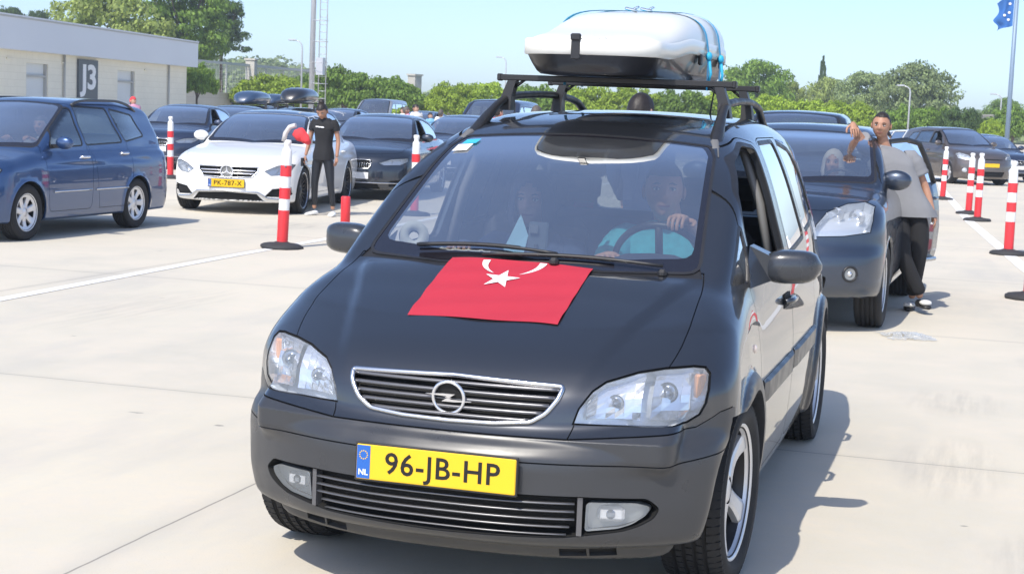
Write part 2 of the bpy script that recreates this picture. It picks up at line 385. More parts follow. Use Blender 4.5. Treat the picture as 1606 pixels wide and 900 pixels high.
# ------------------------------------------------------------------ cutting the shell into panels
EP = 4e-6
class Shell:
    def __init__(s, shape, ns, nf, nt):
        s.sh = shape; V, F = shape.grid(ns, nf, nt)
        s.bm = bmesh.new(); vs = [s.bm.verts.new(v) for v in V]
        for f in F: s.bm.faces.new([vs[i] for i in f])
        s.L = s.bm.faces.layers.int.new('tag'); s.bm.normal_update(); s.names = {'paint': 0}
    def tid(s, t):
        if t not in s.names: s.names[t] = len(s.names)
        return s.names[t]
    def refine(s, filt, cuts=1):
        fs = [f for f in s.bm.faces if filt(f.calc_center_median())]; es = list(set(e for f in fs for e in f.edges))
        bmesh.ops.subdivide_edges(s.bm, edges=es, cuts=cuts, use_grid_fill=True)
        vs = [v for v in s.bm.verts if filt(v.co)]; P = s.sh.snap(np.array([v.co[:] for v in vs]), 2)
        for v, q in zip(vs, P): v.co = q
    def _index(s):
        s.fl = list(s.bm.faces); s.known = set(s.fl); s.bb = np.zeros((len(s.fl)+200000, 6)); s.nf = 0; fs = s.fl; s.fl = []; s._add(fs)
    def _add(s, fs):
        for f in fs:
            c = [v.co for v in f.verts]; xs = [v[0] for v in c]; ys = [v[1] for v in c]; zs = [v[2] for v in c]
            s.bb[s.nf] = (min(xs), max(xs), min(ys), max(ys), min(zs), max(zs)); s.fl.append(f); s.nf += 1
    def cut(s, t, poly, axis, filt=None, only=None):
        """mark everything inside the convex polygon (seen along an axis) with the tag"""
        if not hasattr(s, 'fl'): s._index()
        ia, ib = {'x': (1, 2), 'y': (0, 2), 'z': (0, 1)}[axis]; P = np.array(poly, float)
        area = sum(P[i-1][0]*P[i][1]-P[i][0]*P[i-1][1] for i in range(len(P)))
        if area < 0: P = P[::-1]
        a0, b0 = P.min(0)-.001; a1, b1 = P.max(0)+.001; cand = []
        B = s.bb[:s.nf]; idx = np.nonzero((B[:, 2*ia+1] > a0) & (B[:, 2*ia] < a1) & (B[:, 2*ib+1] > b0) & (B[:, 2*ib] < b1))[0]
        for i in idx:
            f = s.fl[i]
            if not f.is_valid or (filt and not filt(f.calc_center_median())): continue
            cand.append(f)
        n = len(P)
        for i in range(n):
            p, q = P[i], P[(i+1) % n]; d = q-p
            if np.hypot(*d) < 1e-6: continue
            no = Vector((0, 0, 0)); no[ia] = d[1]; no[ib] = -d[0]; no.normalize()   # outward
            co = Vector((0, 0, 0)); co[ia] = p[0]; co[ib] = p[1]
            keep = []; straddle = []
            for f in cand:
                ds = [(v.co-co).dot(no) for v in f.verts]
                if min(ds) >= -EP: continue
                if max(ds) > EP: straddle.append(f)
                else: keep.append(f)
            for f in straddle:
                es = [(e, (e.verts[0].co-co).dot(no), (e.verts[1].co-co).dot(no)) for e in f.edges]
                for e, d0, d1 in es:
                    if (d0 > EP and d1 < -EP) or (d0 < -EP and d1 > EP):
                        v0, v1 = e.verts; w = v0.co.lerp(v1.co, d0/(d0-d1)); _, nv = bmesh.utils.edge_split(e, v0, d0/(d0-d1)); nv.co = w
                on = [v for v in f.verts if abs((v.co-co).dot(no)) <= 2*EP]
                if len(on) == 2:
                    try:
                        g, _ = bmesh.utils.face_split(f, on[0], on[1])
                        if g is not None and g is not f: s._add([g])
                        for h in (f, g):
                            if h is not None and min((v.co-co).dot(no) for v in h.verts) < -2*EP: keep.append(h)
                        continue
                    except ValueError: pass
                if (f.calc_center_median()-co).dot(no) < 0: keep.append(f)
            cand = list(dict.fromkeys(keep))
        k = s.tid(t)
        for f in cand:
            if f.is_valid: f[s.L] = k
    def both(s, t, poly, ymin=-9, ymax=9, xmin=.3, only=None):
        for sg in (1, -1): s.cut(t+('_l' if sg > 0 else '_r') if (t in s.split or t.startswith('win')) else t, poly, 'x', (lambda c, sg=sg: c.x*sg > xmin and ymin < c.y < ymax), only)
    split = {'door_f', 'door_b', 'glass_f', 'glass_b', 'glass_q', 'tri', 'lamp', 'fender'}
    def rows(s, t, rows, axis, filt=None, grow=0, only=None, mirror=True):
        """stack of trapezoids: rows [(v, u0, u1)] with v increasing along the second axis"""
        R = [list(r) for r in rows]; R[0][0] -= grow; R[-1][0] += grow
        for a, b in zip(R[:-1], R[1:]):
            s.cut(t, [(a[1]-grow, a[0]), (a[2]+grow, a[0]), (b[2]+grow, b[0]), (b[1]-grow, b[0])], axis, filt, only)
    def finish(s):
        s.bm.verts.ensure_lookup_table(); s.bm.verts.index_update()
        P = np.array([v.co[:] for v in s.bm.verts]); s.P = s.sh.snap(P, 2); s.N = s.sh.normal(s.P)
        inv = {v: k for k, v in s.names.items()}; s.by = {}
        for f in s.bm.faces: s.by.setdefault(inv[f[s.L]], []).append([v.index for v in f.verts])
        s.bm.free()
    def part(s, name, specs, parent=None):
        """specs: [(tags, material, offset, rim)] -> one object"""
        vs = []; fs = []; mi = []; nrm = []; mats = []
        for tags, m, off, rim in specs:
            polys = [p for t in ([tags] if isinstance(tags, str) else tags) for p in s.by.get(t, [])]
            if not polys: continue
            if m not in mats: mats.append(m)
            k = mats.index(m); ids = sorted(set(i for p in polys for i in p)); mp = {g: len(vs)+j for j, g in enumerate(ids)}
            X = s.P[ids]-s.N[ids]*off; vs += X.tolist(); edge = {}
            for p in polys:
                fs.append([mp[i] for i in p]); mi.append(k); nrm += [s.N[i] for i in p]
                for a, b in zip(p, p[1:]+p[:1]): edge[(a, b)] = 1
            if rim:
                bd = [(a, b) for (a, b) in edge if (b, a) not in edge]
                for a, b in bd:
                    pa = s.P[a]-s.N[a]*off; pb = s.P[b]-s.N[b]*off; qa = pa-s.N[a]*rim; qb = pb-s.N[b]*rim
                    j = len(vs); vs += [pa.tolist(), pb.tolist(), qb.tolist(), qa.tolist()]
                    nn = np.cross(qa-pa, pb-pa); nn /= max(np.linalg.norm(nn), 1e-9)
                    fs.append([j+3, j+2, j+1, j]); mi.append(k); nrm += [nn]*4
        if not fs: return None
        me = bpy.data.meshes.new(name); me.from_pydata(vs, [], fs)
        for m in mats: me.materials.append(m)
        me.polygons.foreach_set('material_index', mi); me.polygons.foreach_set('use_smooth', [True]*len(fs))
        me.update(); me.normals_split_custom_set([tuple(n) for n in nrm])
        o = bpy.data.objects.new(name, me); COL.objects.link(o)
        if parent: o.parent = parent
        return o
    def path(s, poly, axis, off=0, sgn=1, step=.03):
        """3D closed path of a polygon laid on the surface"""
        out = []
        n = len(poly)
        for i in range(n):
            p, q = np.array(poly[i]), np.array(poly[(i+1) % n]); L = np.hypot(*(q-p)); k = max(1, int(L/step))
            for j in range(k):
                a, b = p+(q-p)*j/k
                if axis == 'y': w = s.sh.ray((a, -1, b), (0, 1, 0), 3, 600)
                elif axis == 'x': w = s.sh.ray((1.6*sgn, a, b), (-sgn, 0, 0), 1.6, 600)
                else: w = s.sh.ray((a, b, 2.4), (0, 0, -1), 2.4, 600)
                if w is None: continue
                nn = s.sh.normal(w[None])[0]; out.append(w+nn*off)
        return out
# ------------------------------------------------------------------ shared car materials and parts
mat('tyre', (.018, .018, .019), .82, var=.25, scale=14, bump=.15, bscale=90)
mat('alloy', (.72, .72, .73), .34, metal=.55, rvar=.06, scale=20)
mat('alloy_dark', (.03, .03, .033), .35, metal=.5)
mat('chrome', (.80, .80, .82), .22, metal=.85)
mat('trim', (.018, .018, .02), .45, rvar=.1, scale=12)
mat('satin_trim', (.036, .038, .043), .34, rvar=.08, scale=9, spec=.6)
mat('gap', (.004, .004, .004), .8)
mat('cabin', (.020, .021, .024), .8, var=.3, scale=6)
mat('seat_cloth', (.035, .037, .043), .9, var=.3, scale=40)
mat('headliner', (.20, .20, .20), .9)
mat('disc', (.25, .24, .23), .4, metal=.8)
mat('plate_y', (.82, .50, .015), .42)
mat('plate_w', (.8, .8, .8), .42)
mat('plate_blue', (.02, .12, .45), .4)
mat('ink', (.006, .006, .007), .45)
mat('white_ink', (.85, .85, .85), .5)
mat('lamp_red', (.35, .008, .01), .2, coat=1)
mat('reflector', (.78, .80, .84), .16, metal=.8, rvar=.1, scale=30)
mat('emblem_silver', (.72, .73, .75), .35, metal=.3)
mat('bucket', (.60, .64, .70), .25, metal=.45, bump=.12, bscale=60)
mat('amber', (.8, .38, .18), .25)
mat('bulb', (.30, .33, .38), .1, metal=.8)
glass('g_wind', (.84, .88, .86), 6.5, film=.028)
glass('g_clear', (.93, .95, .95), 2.0)
glass('g_side', (.50, .55, .55), 3)
glass('g_dark', (.14, .17, .18), 7)
mat('lens', (.86, .9, .93), .06, coat=0); 
def _lens():
    m = M['lens']; n = m.node_tree; n.nodes.remove(n.nodes['Principled BSDF']); out = n.nodes['Material Output']
    tr = n.nodes.new('ShaderNodeBsdfTransparent'); tr.inputs[0].default_value = (.97, .98, 1, 1)
    df = n.nodes.new('ShaderNodeBsdfDiffuse'); df.inputs[0].default_value = (.72, .78, .82, 1)
    gl = n.nodes.new('ShaderNodeBsdfGlossy'); gl.inputs['Roughness'].default_value = .03
    fr = n.nodes.new('ShaderNodeFresnel'); fr.inputs[0].default_value = 1.5
    m1 = n.nodes.new('ShaderNodeMixShader'); m1.inputs[0].default_value = .15; m2 = n.nodes.new('ShaderNodeMixShader')
    n.links.new(tr.outputs[0], m1.inputs[1]); n.links.new(df.outputs[0], m1.inputs[2]); n.links.new(fr.outputs[0], m2.inputs[0])
    n.links.new(m1.outputs[0], m2.inputs[1]); n.links.new(gl.outputs[0], m2.inputs[2]); n.links.new(m2.outputs[0], out.inputs[0])
_lens()
def paint(name, col, metal=.3, rough=.32, coat=1.0, flake=.15, cior=1.62):
    m = mat(name, col, rough, metal=metal, coat=coat, coatr=.015, var=flake, scale=900); m.node_tree.nodes['Principled BSDF'].inputs['Coat IOR'].default_value = cior; return m
paint('paint_hero', (.034, .038, .046), .6, .36, coat=1.0, cior=1.68)
paint('paint_blue', (.030, .075, .19), .55, .30)
paint('paint_white', (.80, .80, .79), 0, .35, cior=1.5)
paint('paint_black', (.020, .027, .042), .5, .33)
paint('paint_navy', (.028, .042, .085), .5, .35)
paint('paint_slate', (.040, .055, .085), .68, .38)
paint('paint_brown', (.115, .095, .085), .45, .34)
paint('paint_silver', (.42, .44, .46), .6, .3)

def wheel_mesh(R, r, w, spokes, style, fine, rimcol):
    """tyre and rim meshes around the local x axis, outer face towards +x"""
    T = Matrix.Rotation(PI/2, 4, 'Y')     # local z -> +x
    t = MB(); h = w/2; n = 64 if fine else 28
    prof = [(r*.93, -h*.8), (r, -h*.88), (r+(R-r)*.25, -h*1.02), (r+(R-r)*.6, -h*1.04), (R-.012, -h*.93), (R-.003, -h*.80)]
    for g in (-.5, -.17, .17, .5):
        prof += [(R-.001, h*(g-.065)), (R-.010, h*(g-.05)), (R-.010, h*(g+.05)), (R-.001, h*(g+.065))]
    prof += [(R-.003, h*.80), (R-.012, h*.93), (r+(R-r)*.6, h*1.04), (r+(R-r)*.25, h*1.02), (r, h*.88), (r*.93, h*.8)]
    t.lathe(prof, n, 0, T)
    if fine:
        k = 66
        for i in range(k):
            a = 2*PI*i/k
            for bi, (u0, u1, sk) in enumerate(((-.98, -.58, .5), (-.43, -.24, 0), (-.10, .10, 0), (.24, .43, 0), (.58, .98, -.5))):
                a2 = a+(.5 if bi % 2 else 0)*2*PI/k; da = PI/k*.78
                vs = []
                for rad in (R-.012, R+.0035):
                    for (uu, s_) in ((u0, -1), (u1, -1), (u1, 1), (u0, 1)):
                        ang = a2+s_*da+sk*(abs(uu)-.75)*.10
                        rr = rad-(.012 if abs(uu) > .9 else 0)
                        vs.append(Vector((uu*h, math.cos(ang)*rr, math.sin(ang)*rr)))
                t.add(vs, [(0, 1, 2, 3), (7, 6, 5, 4), (0, 4, 5, 1), (1, 5, 6, 2), (2, 6, 7, 3), (3, 7, 4, 0)])
    m = MB(); f = h*.82
    m.lathe([(r*.98, -h*.8), (r*.93, -h*.6), (r*.90, 0), (r*.93, f*.75), (r*.955, f*.88)], n, 2, T); m.lathe([(r*.955, f*.88), (r*.965, f*.95), (r*1.005, f*1.0), (r*1.02, f*1.06), (r*.985, f*1.09), (r*.95, f*1.0), (r*.92, f*.80)], n, 0, T)
    hub = .055 if fine else .06
    m.lathe([(0, f*.62+.01), (hub*.6, f*.62+.01), (hub, f*.60), (hub*1.25, f*.5), (hub*1.3, f*.2), (0, f*.2)], 24, 0, T)
    for i in range(spokes):
        a = 2*PI*i/spokes+.3
        subs = (-1, 1) if style == 'twin' else (0,)
        for sgn in subs:
            if style == 'twin': w0, w1, off0, off1 = .022, .020, .012*sgn, .040*sgn
            elif style == 'broad': w0, w1, off0, off1 = .056, .070, 0, 0
            elif style == 'cover': w0, w1, off0, off1 = .055, .075, 0, 0
            else: w0, w1, off0, off1 = .034, .030, 0, 0
            K = 7 if fine else 4; vs = []
            for j in range(K):
                u = j/(K-1); rad = hub*.8+(r*.96-hub*.8)*u; wd = (w0+(w1-w0)*u)/2*(1+.35*(abs(2*u-1)**2) if style != 'thin' else 1)
                off = off0+(off1-off0)*u+(.012*math.sin(u*PI) if style == 'broad' else 0)
                xo = f*((.72 if style == 'broad' else .60)+(.20 if style == 'broad' else .25)*u*u)-.006*math.sin(u*PI)+(0 if style != 'cover' else .01)
                for (dx, dw) in ((-.030, -1), (-.006, -1), (0, -.62), (0, .62), (-.006, 1), (-.030, 1)):
                    px, py = rad, off+dw*wd
                    vs.append(Vector((xo+dx, px*math.cos(a)-py*math.sin(a), px*math.sin(a)+py*math.cos(a))))
            fs = [(j*6+q, j*6+q+1, (j+1)*6+q+1, (j+1)*6+q) for j in range(K-1) for q in range(5)]
            m.add(vs, fs, 0, False)
    if style == 'cover':
        m.lathe([(r*.80, f*.80), (r*.97, f*.95)], n, 0, T)
    for i in range(5):
        a = 2*PI*i/5; c = Vector((f*.6+.003, hub*.72*math.cos(a), hub*.72*math.sin(a)))
        m.lathe([(0, .002), (.008, .002), (.008, -.004)], 6, 1, Matrix.Translation(c) @ T)
    d = MB(); d.lathe([(.03, -.02), (r*.78, -.02), (r*.78, .0), (.03, .0)], 28, 0, T)
    d.lathe([(.0, -.08), (r*.93, -.08)], 28, 1, T)
    d.lathe([(.0, .001), (.05, .001), (.05, f*.4), (0, f*.4)], 12, 1, T)
    return (d.mesh('wheel', [M['disc'], M['gap']]), t.mesh('tyre', M['tyre']), m.mesh('rim', [rimcol, M['gap'], M['alloy_dark']]))
def put_wheel(meshes, parent, x, y, z, steer=0, spin=0):
    o = bpy.data.objects.new('wheel', meshes[0]); COL.objects.link(o); o.parent = parent; o.location = (x, y, z)
    o.rotation_euler = (spin, 0, (0 if x > 0 else PI)+steer)
    for nm, me in (('tyre', meshes[1]), ('rim', meshes[2])):
        c = bpy.data.objects.new(nm, me); COL.objects.link(c); c.parent = o
    return o
def wheel_wells(root, y, z, r, x0, x1, front=False):
    for sg in (-1, 1):
        mb = MB(); mi = 0
        T = Matrix.Translation((0, y, z)) @ Matrix.Rotation(PI/2, 4, 'Y')
        a, b = (x0, x1) if sg > 0 else (-x1, -x0)
        mb.lathe([(r, b if sg > 0 else a), (r, a if sg > 0 else b)], 22, mi, T, smooth=False, a0=math.radians(82), a1=math.radians(212 if front else 278)); mb.lathe([(r, x0*sg), (0, x0*sg)], 22, mi, T, smooth=False, a0=math.radians(82), a1=math.radians(278)); mb.build('wheel_arch_liner', M['gap'], root)
def seat(mb, x, y, z=.30, w=.48, head=True, mi=0, back=.62):
    mb.box((x, y, z+.1), (w, .5, .16), mi, Matrix.Rotation(.1, 3, 'X'), .05)
    R = Matrix.Rotation(-.22, 3, 'X')
    mb.box((x, y+.31, z+.10+back/2), (w, .14, back), mi, R, .05)
    if head: mb.box((x, y+.40, z+.21+back), (w*.55, .10, .18), mi, R, .045)
def number_plate(parent, T, text, yellow=True, w=.52, h=.11, eu=True, nm='number_plate', lettering=True, band='NL'):
    mb = MB(); mb.box((0, 0, -.004), (w+.012, h+.012, .010), 1, None, .003); mb.box((0, 0, .001), (w, h, .006), 0, None, .0028)
    if eu: mb.box((-w/2+.024, 0, .0018), (.044, h-.006, .0065), 2)
    p = mb.build(nm, [M['plate_y' if yellow else 'plate_w'], M['trim'], M['plate_blue']], parent); p.matrix_local = T
    if lettering:
        text_mesh('lettering', text, h*.86, Matrix.Translation((.022, -.001, .0045)), M['ink'], p, .0006, bold=.0012, sx=1.0, spacing=1.08)
        if eu:
            text_mesh('lettering', band, .026, Matrix.Translation((-w/2+.024, -h*.30, .0055)), M['white_ink'], p, .0004, bold=.0004)
            st = MB()
            for i in range(12):
                a = 2*PI*i/12; st.box((-w/2+.024+.013*math.cos(a), h*.20+.013*math.sin(a), .0055), (.0035, .0035, .0006), 0)
            st.build('star_ring', M['plate_y'], p)
    return p
def follow(sh, x0, x1, z, off, n=24, fy=None):
    """points across the nose at height z following the surface"""
    out = []
    for x in np.linspace(x0, x1, n):
        zz = z(x) if callable(z) else z
        out.append((x, sh.front_y(x, zz)-off, zz))
    return out
# ------------------------------------------------------------------ the near people carrier
def mirx(poly): return [(-a, b) for a, b in poly]
def hero():
    H = Shape(HERO); S = Shell(H, 150, 80, 290); D = HERO
    root = empty('people_carrier'); tag(root, 'black people carrier in the foreground with a red flag on its bonnet', 'car')
    front = lambda c: c.y < 1.2
    S.refine(lambda c: c.y < .50 and .525 < c.z < .665, 2); S.refine(lambda c: c.y < .50 and .225 < c.z < .29, 1)
    # bumper (unpainted satin) in strips under a rising line
    line = [(-.90, .70), (-.80, .668), (-.785, .656), (-.74, .629), (-.60, .617), (-.385, .601), (.385, .601), (.60, .617), (.74, .629), (.785, .656), (.80, .668), (.90, .70)]
    for g, t in ((.004, 'gap'), (0, 'bumper')):
        for a, b in zip(line[:-1], line[1:]):
            S.cut(t, [(a[0], .1), (b[0], .1), (b[0], b[1]+g), (a[0], a[1]+g)], 'y', lambda c: c.y < .50)
    S.cut('spoiler', [(-.85, .1), (.85, .1), (.85, .262), (-.85, .262)], 'y', lambda c: c.y < .55)
    # rear bumper
    S.cut('bumper', [(-1, .1), (1, .1), (1, .58), (-1, .58)], 'y', lambda c: c.y > 3.9)
    # groove round the bumper
    for a, b in zip(((-.85, .552), (-.80, .547), (-.70, .530), (-.27, .533), (.27, .533), (.70, .530), (.80, .547)), ((-.80, .547), (-.70, .530), (-.27, .533), (.27, .533), (.70, .530), (.80, .547), (.85, .552))):
        S.cut('gap', [(a[0], a[1]-.0022), (b[0], b[1]-.0022), (b[0], b[1]+.0022), (a[0], a[1]+.0022)], 'y', lambda c: c.y < .46)
    # bonnet with its grille panel
    hr = [(.605, .386), (.65, .398), (.70, .414), (.745, .443), (.775, .480), (.797, .562), (.808, .640), (.84, .652), (.866, .659), (.92, .664), (1.0, .656), (1.058, .636)]
    rows = [(z, -x, x) for z, x in hr]
    S.rows('gap', rows, 'y', front, .0035); S.rows('bonnet', rows, 'y', front, 0)
    # doors
    doorf = [(1.185, .98), (1.20, .80), (1.225, .60), (1.25, .27), (2.16, .27), (2.19, 1.0), (2.16, 1.50), (1.92, 1.525), (1.62, 1.47), (1.38, 1.345), (1.22, 1.19)]
    doorb = [(2.20, .27), (2.95, .27), (3.12, .62), (3.12, 1.0), (2.93, 1.52), (2.3, 1.52), (2.20, 1.5)]
    for p, t in ((doorf, 'door_f'), (doorb, 'door_b')):
        p = rpoly(p, .05); S.both('gap', outset(p, .004)); S.both(t, p)
    # side glass
    wf = rpoly([(1.27, 1.02), (2.06, 1.045), (2.10, 1.48), (1.88, 1.495), (1.62, 1.435), (1.40, 1.315), (1.31, 1.22)], .035)
    wb = rpoly([(2.22, 1.055), (2.85, 1.085), (2.76, 1.50), (2.25, 1.495)], .035)
    wq = rpoly([(2.96, 1.10), (3.70, 1.14), (3.56, 1.34), (3.32, 1.455), (2.87, 1.50)], .04)
    tr = rpoly([(.97, 1.018), (1.19, 1.012), (1.245, 1.10), (1.25, 1.20)], .01)
    for p in (wf, wb, wq, tr): S.both('seal', outset(p, .016))
    S.both('open', wf, xmin=.3); S.both('glass_b', wb); S.both('glass_q', wq); S.both('tri', tr)
    # windscreen, cowl, roof seam
    ws = rpoly([(-.617, .93), (-.3, .84), (0, .818), (.3, .84), (.617, .93), (.535, 1.60), (.495, 1.715), (0, 1.705), (-.495, 1.715), (-.535, 1.60)], [.05, 0, 0, 0, .05, .0, .07, 0, .07, 0])
    up = lambda c: c.z > .98 and c.y < 2
    cowl = [(-.64, .90), (-.3, .785), (0, .765), (.3, .785), (.64, .90), (.60, 1.0), (-.60, 1.0)]
    S.cut('cowl', cowl, 'z', up)
    S.cut('seal', outset(ws, .012), 'z', up); S.cut('frit', ws, 'z', up)
    wi = rpoly([(-.585, .99), (-.3, .905), (0, .885), (.3, .905), (.585, .99), (.515, 1.60), (.478, 1.69), (0, 1.683), (-.478, 1.69), (-.515, 1.60)], [.05, 0, 0, 0, .05, .0, .07, 0, .07, 0])
    S.cut('windscreen', wi, 'z', up)
    for sg in (-1, 1):    # roof ditch from the screen corner to the back
        S.cut('gap', [(sg*.552, 1.60), (sg*.558, 1.60), (sg*.512, 1.82), (sg*.506, 1.82)], 'z', lambda c: c.z > 1.2)
    # rear window and tail lamps
    S.cut('glass_rear', rpoly([(-.56, 1.08), (.56, 1.08), (.47, 1.47), (-.47, 1.47)], .06), 'y', lambda c: c.y > 3.8)
    for sg in (-1, 1): S.cut('tail_lamp%d' % (sg > 0), [(sg*.56, .75), (sg*.69, .75), (sg*.66, 1.30), (sg*.58, 1.30)], 'y', lambda c: c.y > 4.0)
    # lamps, grille, lower intake
    hl = [(.398, .648), (.410, .690), (.442, .742), (.475, .768), (.56, .795), (.636, .8065), (.713, .811), (.744, .807), (.759, .790), (.7635, .746), (.760, .705), (.746, .672), (.715, .652), (.639, .648), (.474, .647)]
    for sg, t in ((1, 'lamp_l'), (-1, 'lamp_r')):
        p = [(a*sg, b) for a, b in hl]
        S.cut('gap', outset(p, .006), 'y', front); S.cut(t, p, 'y', front)
    gr = rpoly([(-.352, .752), (0, .762), (.352, .752), (.342, .716), (.31, .672), (.265, .643), (.15, .632), (0, .629), (-.15, .632), (-.265, .643), (-.31, .672), (-.342, .716)], .012)
    S.cut('grille', gr, 'y', front)
    lo = rpoly([(-.664, .392), (-.63, .424), (-.44, .432), (0, .434), (.44, .432), (.63, .424), (.664, .392), (.648, .362), (.61, .340), (.566, .325), (.39, .302), (0, .292), (-.39, .302), (-.566, .325), (-.61, .340), (-.648, .362)], .012)
    S.cut('gap', outset(lo, .003), 'y', front); S.cut('intake', lo, 'y', front)
    for sg in (-1, 1):
        S.cut('vent', [(sg*.45, .218), (sg*.53, .221), (sg*.53, .247), (sg*.45, .244)], 'y', front); S.cut('vent', [(sg*.36, .215), (sg*.442, .218), (sg*.442, .243), (sg*.36, .241)], 'y', front)
    # arches
    for yc in (.855, 3.54):
        S.both('flare', circ(yc, .315, .425, 44), xmin=.45)
        S.both('hole', circ(yc, .315, .362, 44), xmin=.40)
    S.both('hole', [(.345, .10), (.492, .645), (.86, .645), (.86, .10)], xmin=.5)
    S.finish()
    P, ST, G = M['paint_hero'], M['satin_trim'], M['gap']
    body = S.part('body', [('paint', P, 0, .03), ('flare', ST, 0, .05), (['gap'], G, .009, 0), (['seal'], M['trim'], .001, .006)], root)
    S.part('bumper', [('bumper', ST, 0, .03), ('vent', G, .015, 0)], root)
    S.part('front_spoiler', [('spoiler', M['trim_grey'], 0, .02)], root)
    S.part('bonnet', [('bonnet', P, .0, .012)], root)
    S.part('cowl', [('cowl', M['trim'], .006, .01)], root)
    S.part('windscreen', [('windscreen', M['g_wind'], .003, 0), ('frit', M['frit'], .003, .012)], root)
    for sd in ('l', 'r'):
        d = S.part('front_door', [('door_f_'+sd, P, 0, .03)], root); b = S.part('rear_door', [('door_b_'+sd, P, 0, .03)], root)
        sg = 1 if sd == 'l' else -1
        S.part('door_window', [('glass_b_'+sd, M['g_side'], .006, 0)], b)
        S.part('quarter_window', [('tri_'+sd, M['g_side'], .006, 0)], d)
        for par, yy, zz in ((d, 2.02, .87), (b, 2.98, .89)):
            h = MB(); x = abs(H.side_x(yy, zz, 1))
            h.tube([(sg*(x+.004), yy-.10, zz), (sg*(x+.028), yy-.07, zz+.004), (sg*(x+.030), yy+.05, zz+.004), (sg*(x+.006), yy+.10, zz)], .013, 8, 0)
            h.box((sg*(x+.001), yy-.01, zz), (.008, .16, .06), 1, None, .003)
            h.build('handle', [P, G], par)
    for sd in 'lr': S.part('side_window', [('glass_q_'+sd, M['g_side'], .006, 0)], root)
    S.part('rear_window', [('glass_rear', M['g_side'], .004, 0)], root)
    for k in '01': S.part('tail_lamp', [('tail_lamp'+k, M['lamp_red'], -.004, .01)], root)
    # cabin lining: same panels seen from within
    S.part('cabin_lining', [(['paint', 'bonnet', 'door_f_l', 'door_f_r', 'door_b_l', 'door_b_r', 'seal', 'flare', 'gap'], M['cabin'], .032, 0)], root)
    # lamps
    for sg, t in ((1, 'lamp_l'), (-1, 'lamp_r')):
        lp = S.part('headlight', [(t, M['lens'], .002, 0)], root)
        S.part('lamp_bucket', [(t, M['bucket'], .060, -.055)], lp)
        rf = MB()
        zs = sorted(hl); RR = random.Random(7)
        top = lambda x: np.interp(x, [.41, .442, .475, .56, .636, .713, .744], [.69, .742, .768, .795, .8065, .811, .807])
        nx_, nz_ = 11, 6
        for i in range(nx_):
            for j in range(nz_):
                if i == 6: continue
                q = []
                for (a_, b_) in ((0, 0), (1, 0), (1, 1), (0, 1)):
                    x = .425+(.712-.425)*(i+a_)/nx_; zl, zt_ = .656, top(x)-.010; z = zl+(zt_-zl)*(j+b_)/nz_; bowl = (i % 6+a_-3)/3
                    q.append(Vector((sg*x, H.front_y(x, z)+.048-.022*bowl*bowl+RR.uniform(-.0025, .0025), z)))
                rf.add(q, [(0, 1, 2, 3)], 0, False)
        for (x, z, r) in ((.505, .705, .020), (.648, .735, .026)):
            y = H.front_y(x, z)+.040; T = Matrix.Translation((sg*x, y, z)) @ Matrix.Rotation(PI/2, 4, 'X')
            rf.lathe([(0, .022), (r*.5, .018), (r*.6, 0), (r, -.006), (r*1.3, -.004)], 16, 1, T)
        ox = .738; oy = H.front_y(.738, .74)+.03
        rf.box((sg*.715, oy+.015, .735), (.012, .05, .12), 0, Matrix.Rotation(sg*-.5, 3, 'Z'), .004)
        rf.box((sg*.737, oy+.03, .745), (.034, .02, .085), 2, Matrix.Rotation(sg*.9, 3, 'Z'), .006)
        rf.build('lamp_reflector', [M['reflector'], M['bulb'], M['amber']], lp)
    # grille
    g = MB()
    for k, z in enumerate(np.linspace(.648, .742, 5)):
        hw = np.interp(z, [.64, .672, .716, .752], [.262, .308, .34, .35])-.008
        pts = follow(H, -hw, hw, z, -.006, 30)
        g.tube(pts, .0085, 6, 1, flat=(.8, 1.3))
    gb = S.part('grille', [('grille', G, .034, -.034)], root)
    g.build('grille_bars', [G, M['satin_bar']], gb)
    fr = MB(); fr.tube(S.path(gr, 'y', .002, 1, .02), .0098, 8, 0, close=True, flat=(.9, .9)); fr.build('grille_frame', M['chrome_soft'], gb)
    y0 = H.front_y(0, .70)
    em = MB(); T = Matrix.Translation((0, y0-.012, .700)) @ Matrix.Rotation(PI/2+.12, 4, 'X')
    em.lathe([(.0, -.006), (.046, -.006)], 32, 1, T)
    ring = [T @ Vector((.051*math.cos(a), .051*math.sin(a), .002)) for a in np.linspace(0, 2*PI, 36, endpoint=False)]
    em.tube(ring, .0058, 8, 0, close=True)
    zz = [(-.072, .0085), (-.004, .0085), (.010, -.0015), (.030, -.0015), (.030, -.0085), (.072, -.0085)]
    up_ = [(-.074, .010), (.012, .010), (-.014, -.001), (-.004, -.001), (-.034, -.0005), (-.010, .0045), (-.074, .0045)]
    em.prism([(-.076, .008), (-.02, .0125), (.022, .0125), (.004, .0005), (-.012, .0005), (-.004, .0045)], -.001, .006, 0, T)
    em.prism([(.076, -.008), (.02, -.0125), (-.022, -.0125), (-.004, -.0005), (.012, -.0005), (.004, -.0045)], -.001, .006, 0, T)
    em.build('emblem', [M['chrome'], G], gb)
    # lower intake
    ik = S.part('intake', [('intake', G, .05, -.05)], root)
    sl = MB()
    for z in (.411, .386, .361, .336):
        hw = .425 if z > .34 else .41
        sl.tube(follow(H, -hw, hw, z, -.010, 30), .0062, 6, 0, flat=(.62, 1.6))
    sl.tube(follow(H, -.400, .400, lambda x: .310+.0, -.010, 26), .005, 6, 0, flat=(.62, 1.6))
    for sg in (-1, 1): sl.box((sg*.437, H.front_y(.437, .37)+.022, .37), (.016, .03, .12), 0, Matrix.Rotation(sg*.3, 3, 'Z'))
    sl.build('intake_bars', M['satin_bar'], ik)
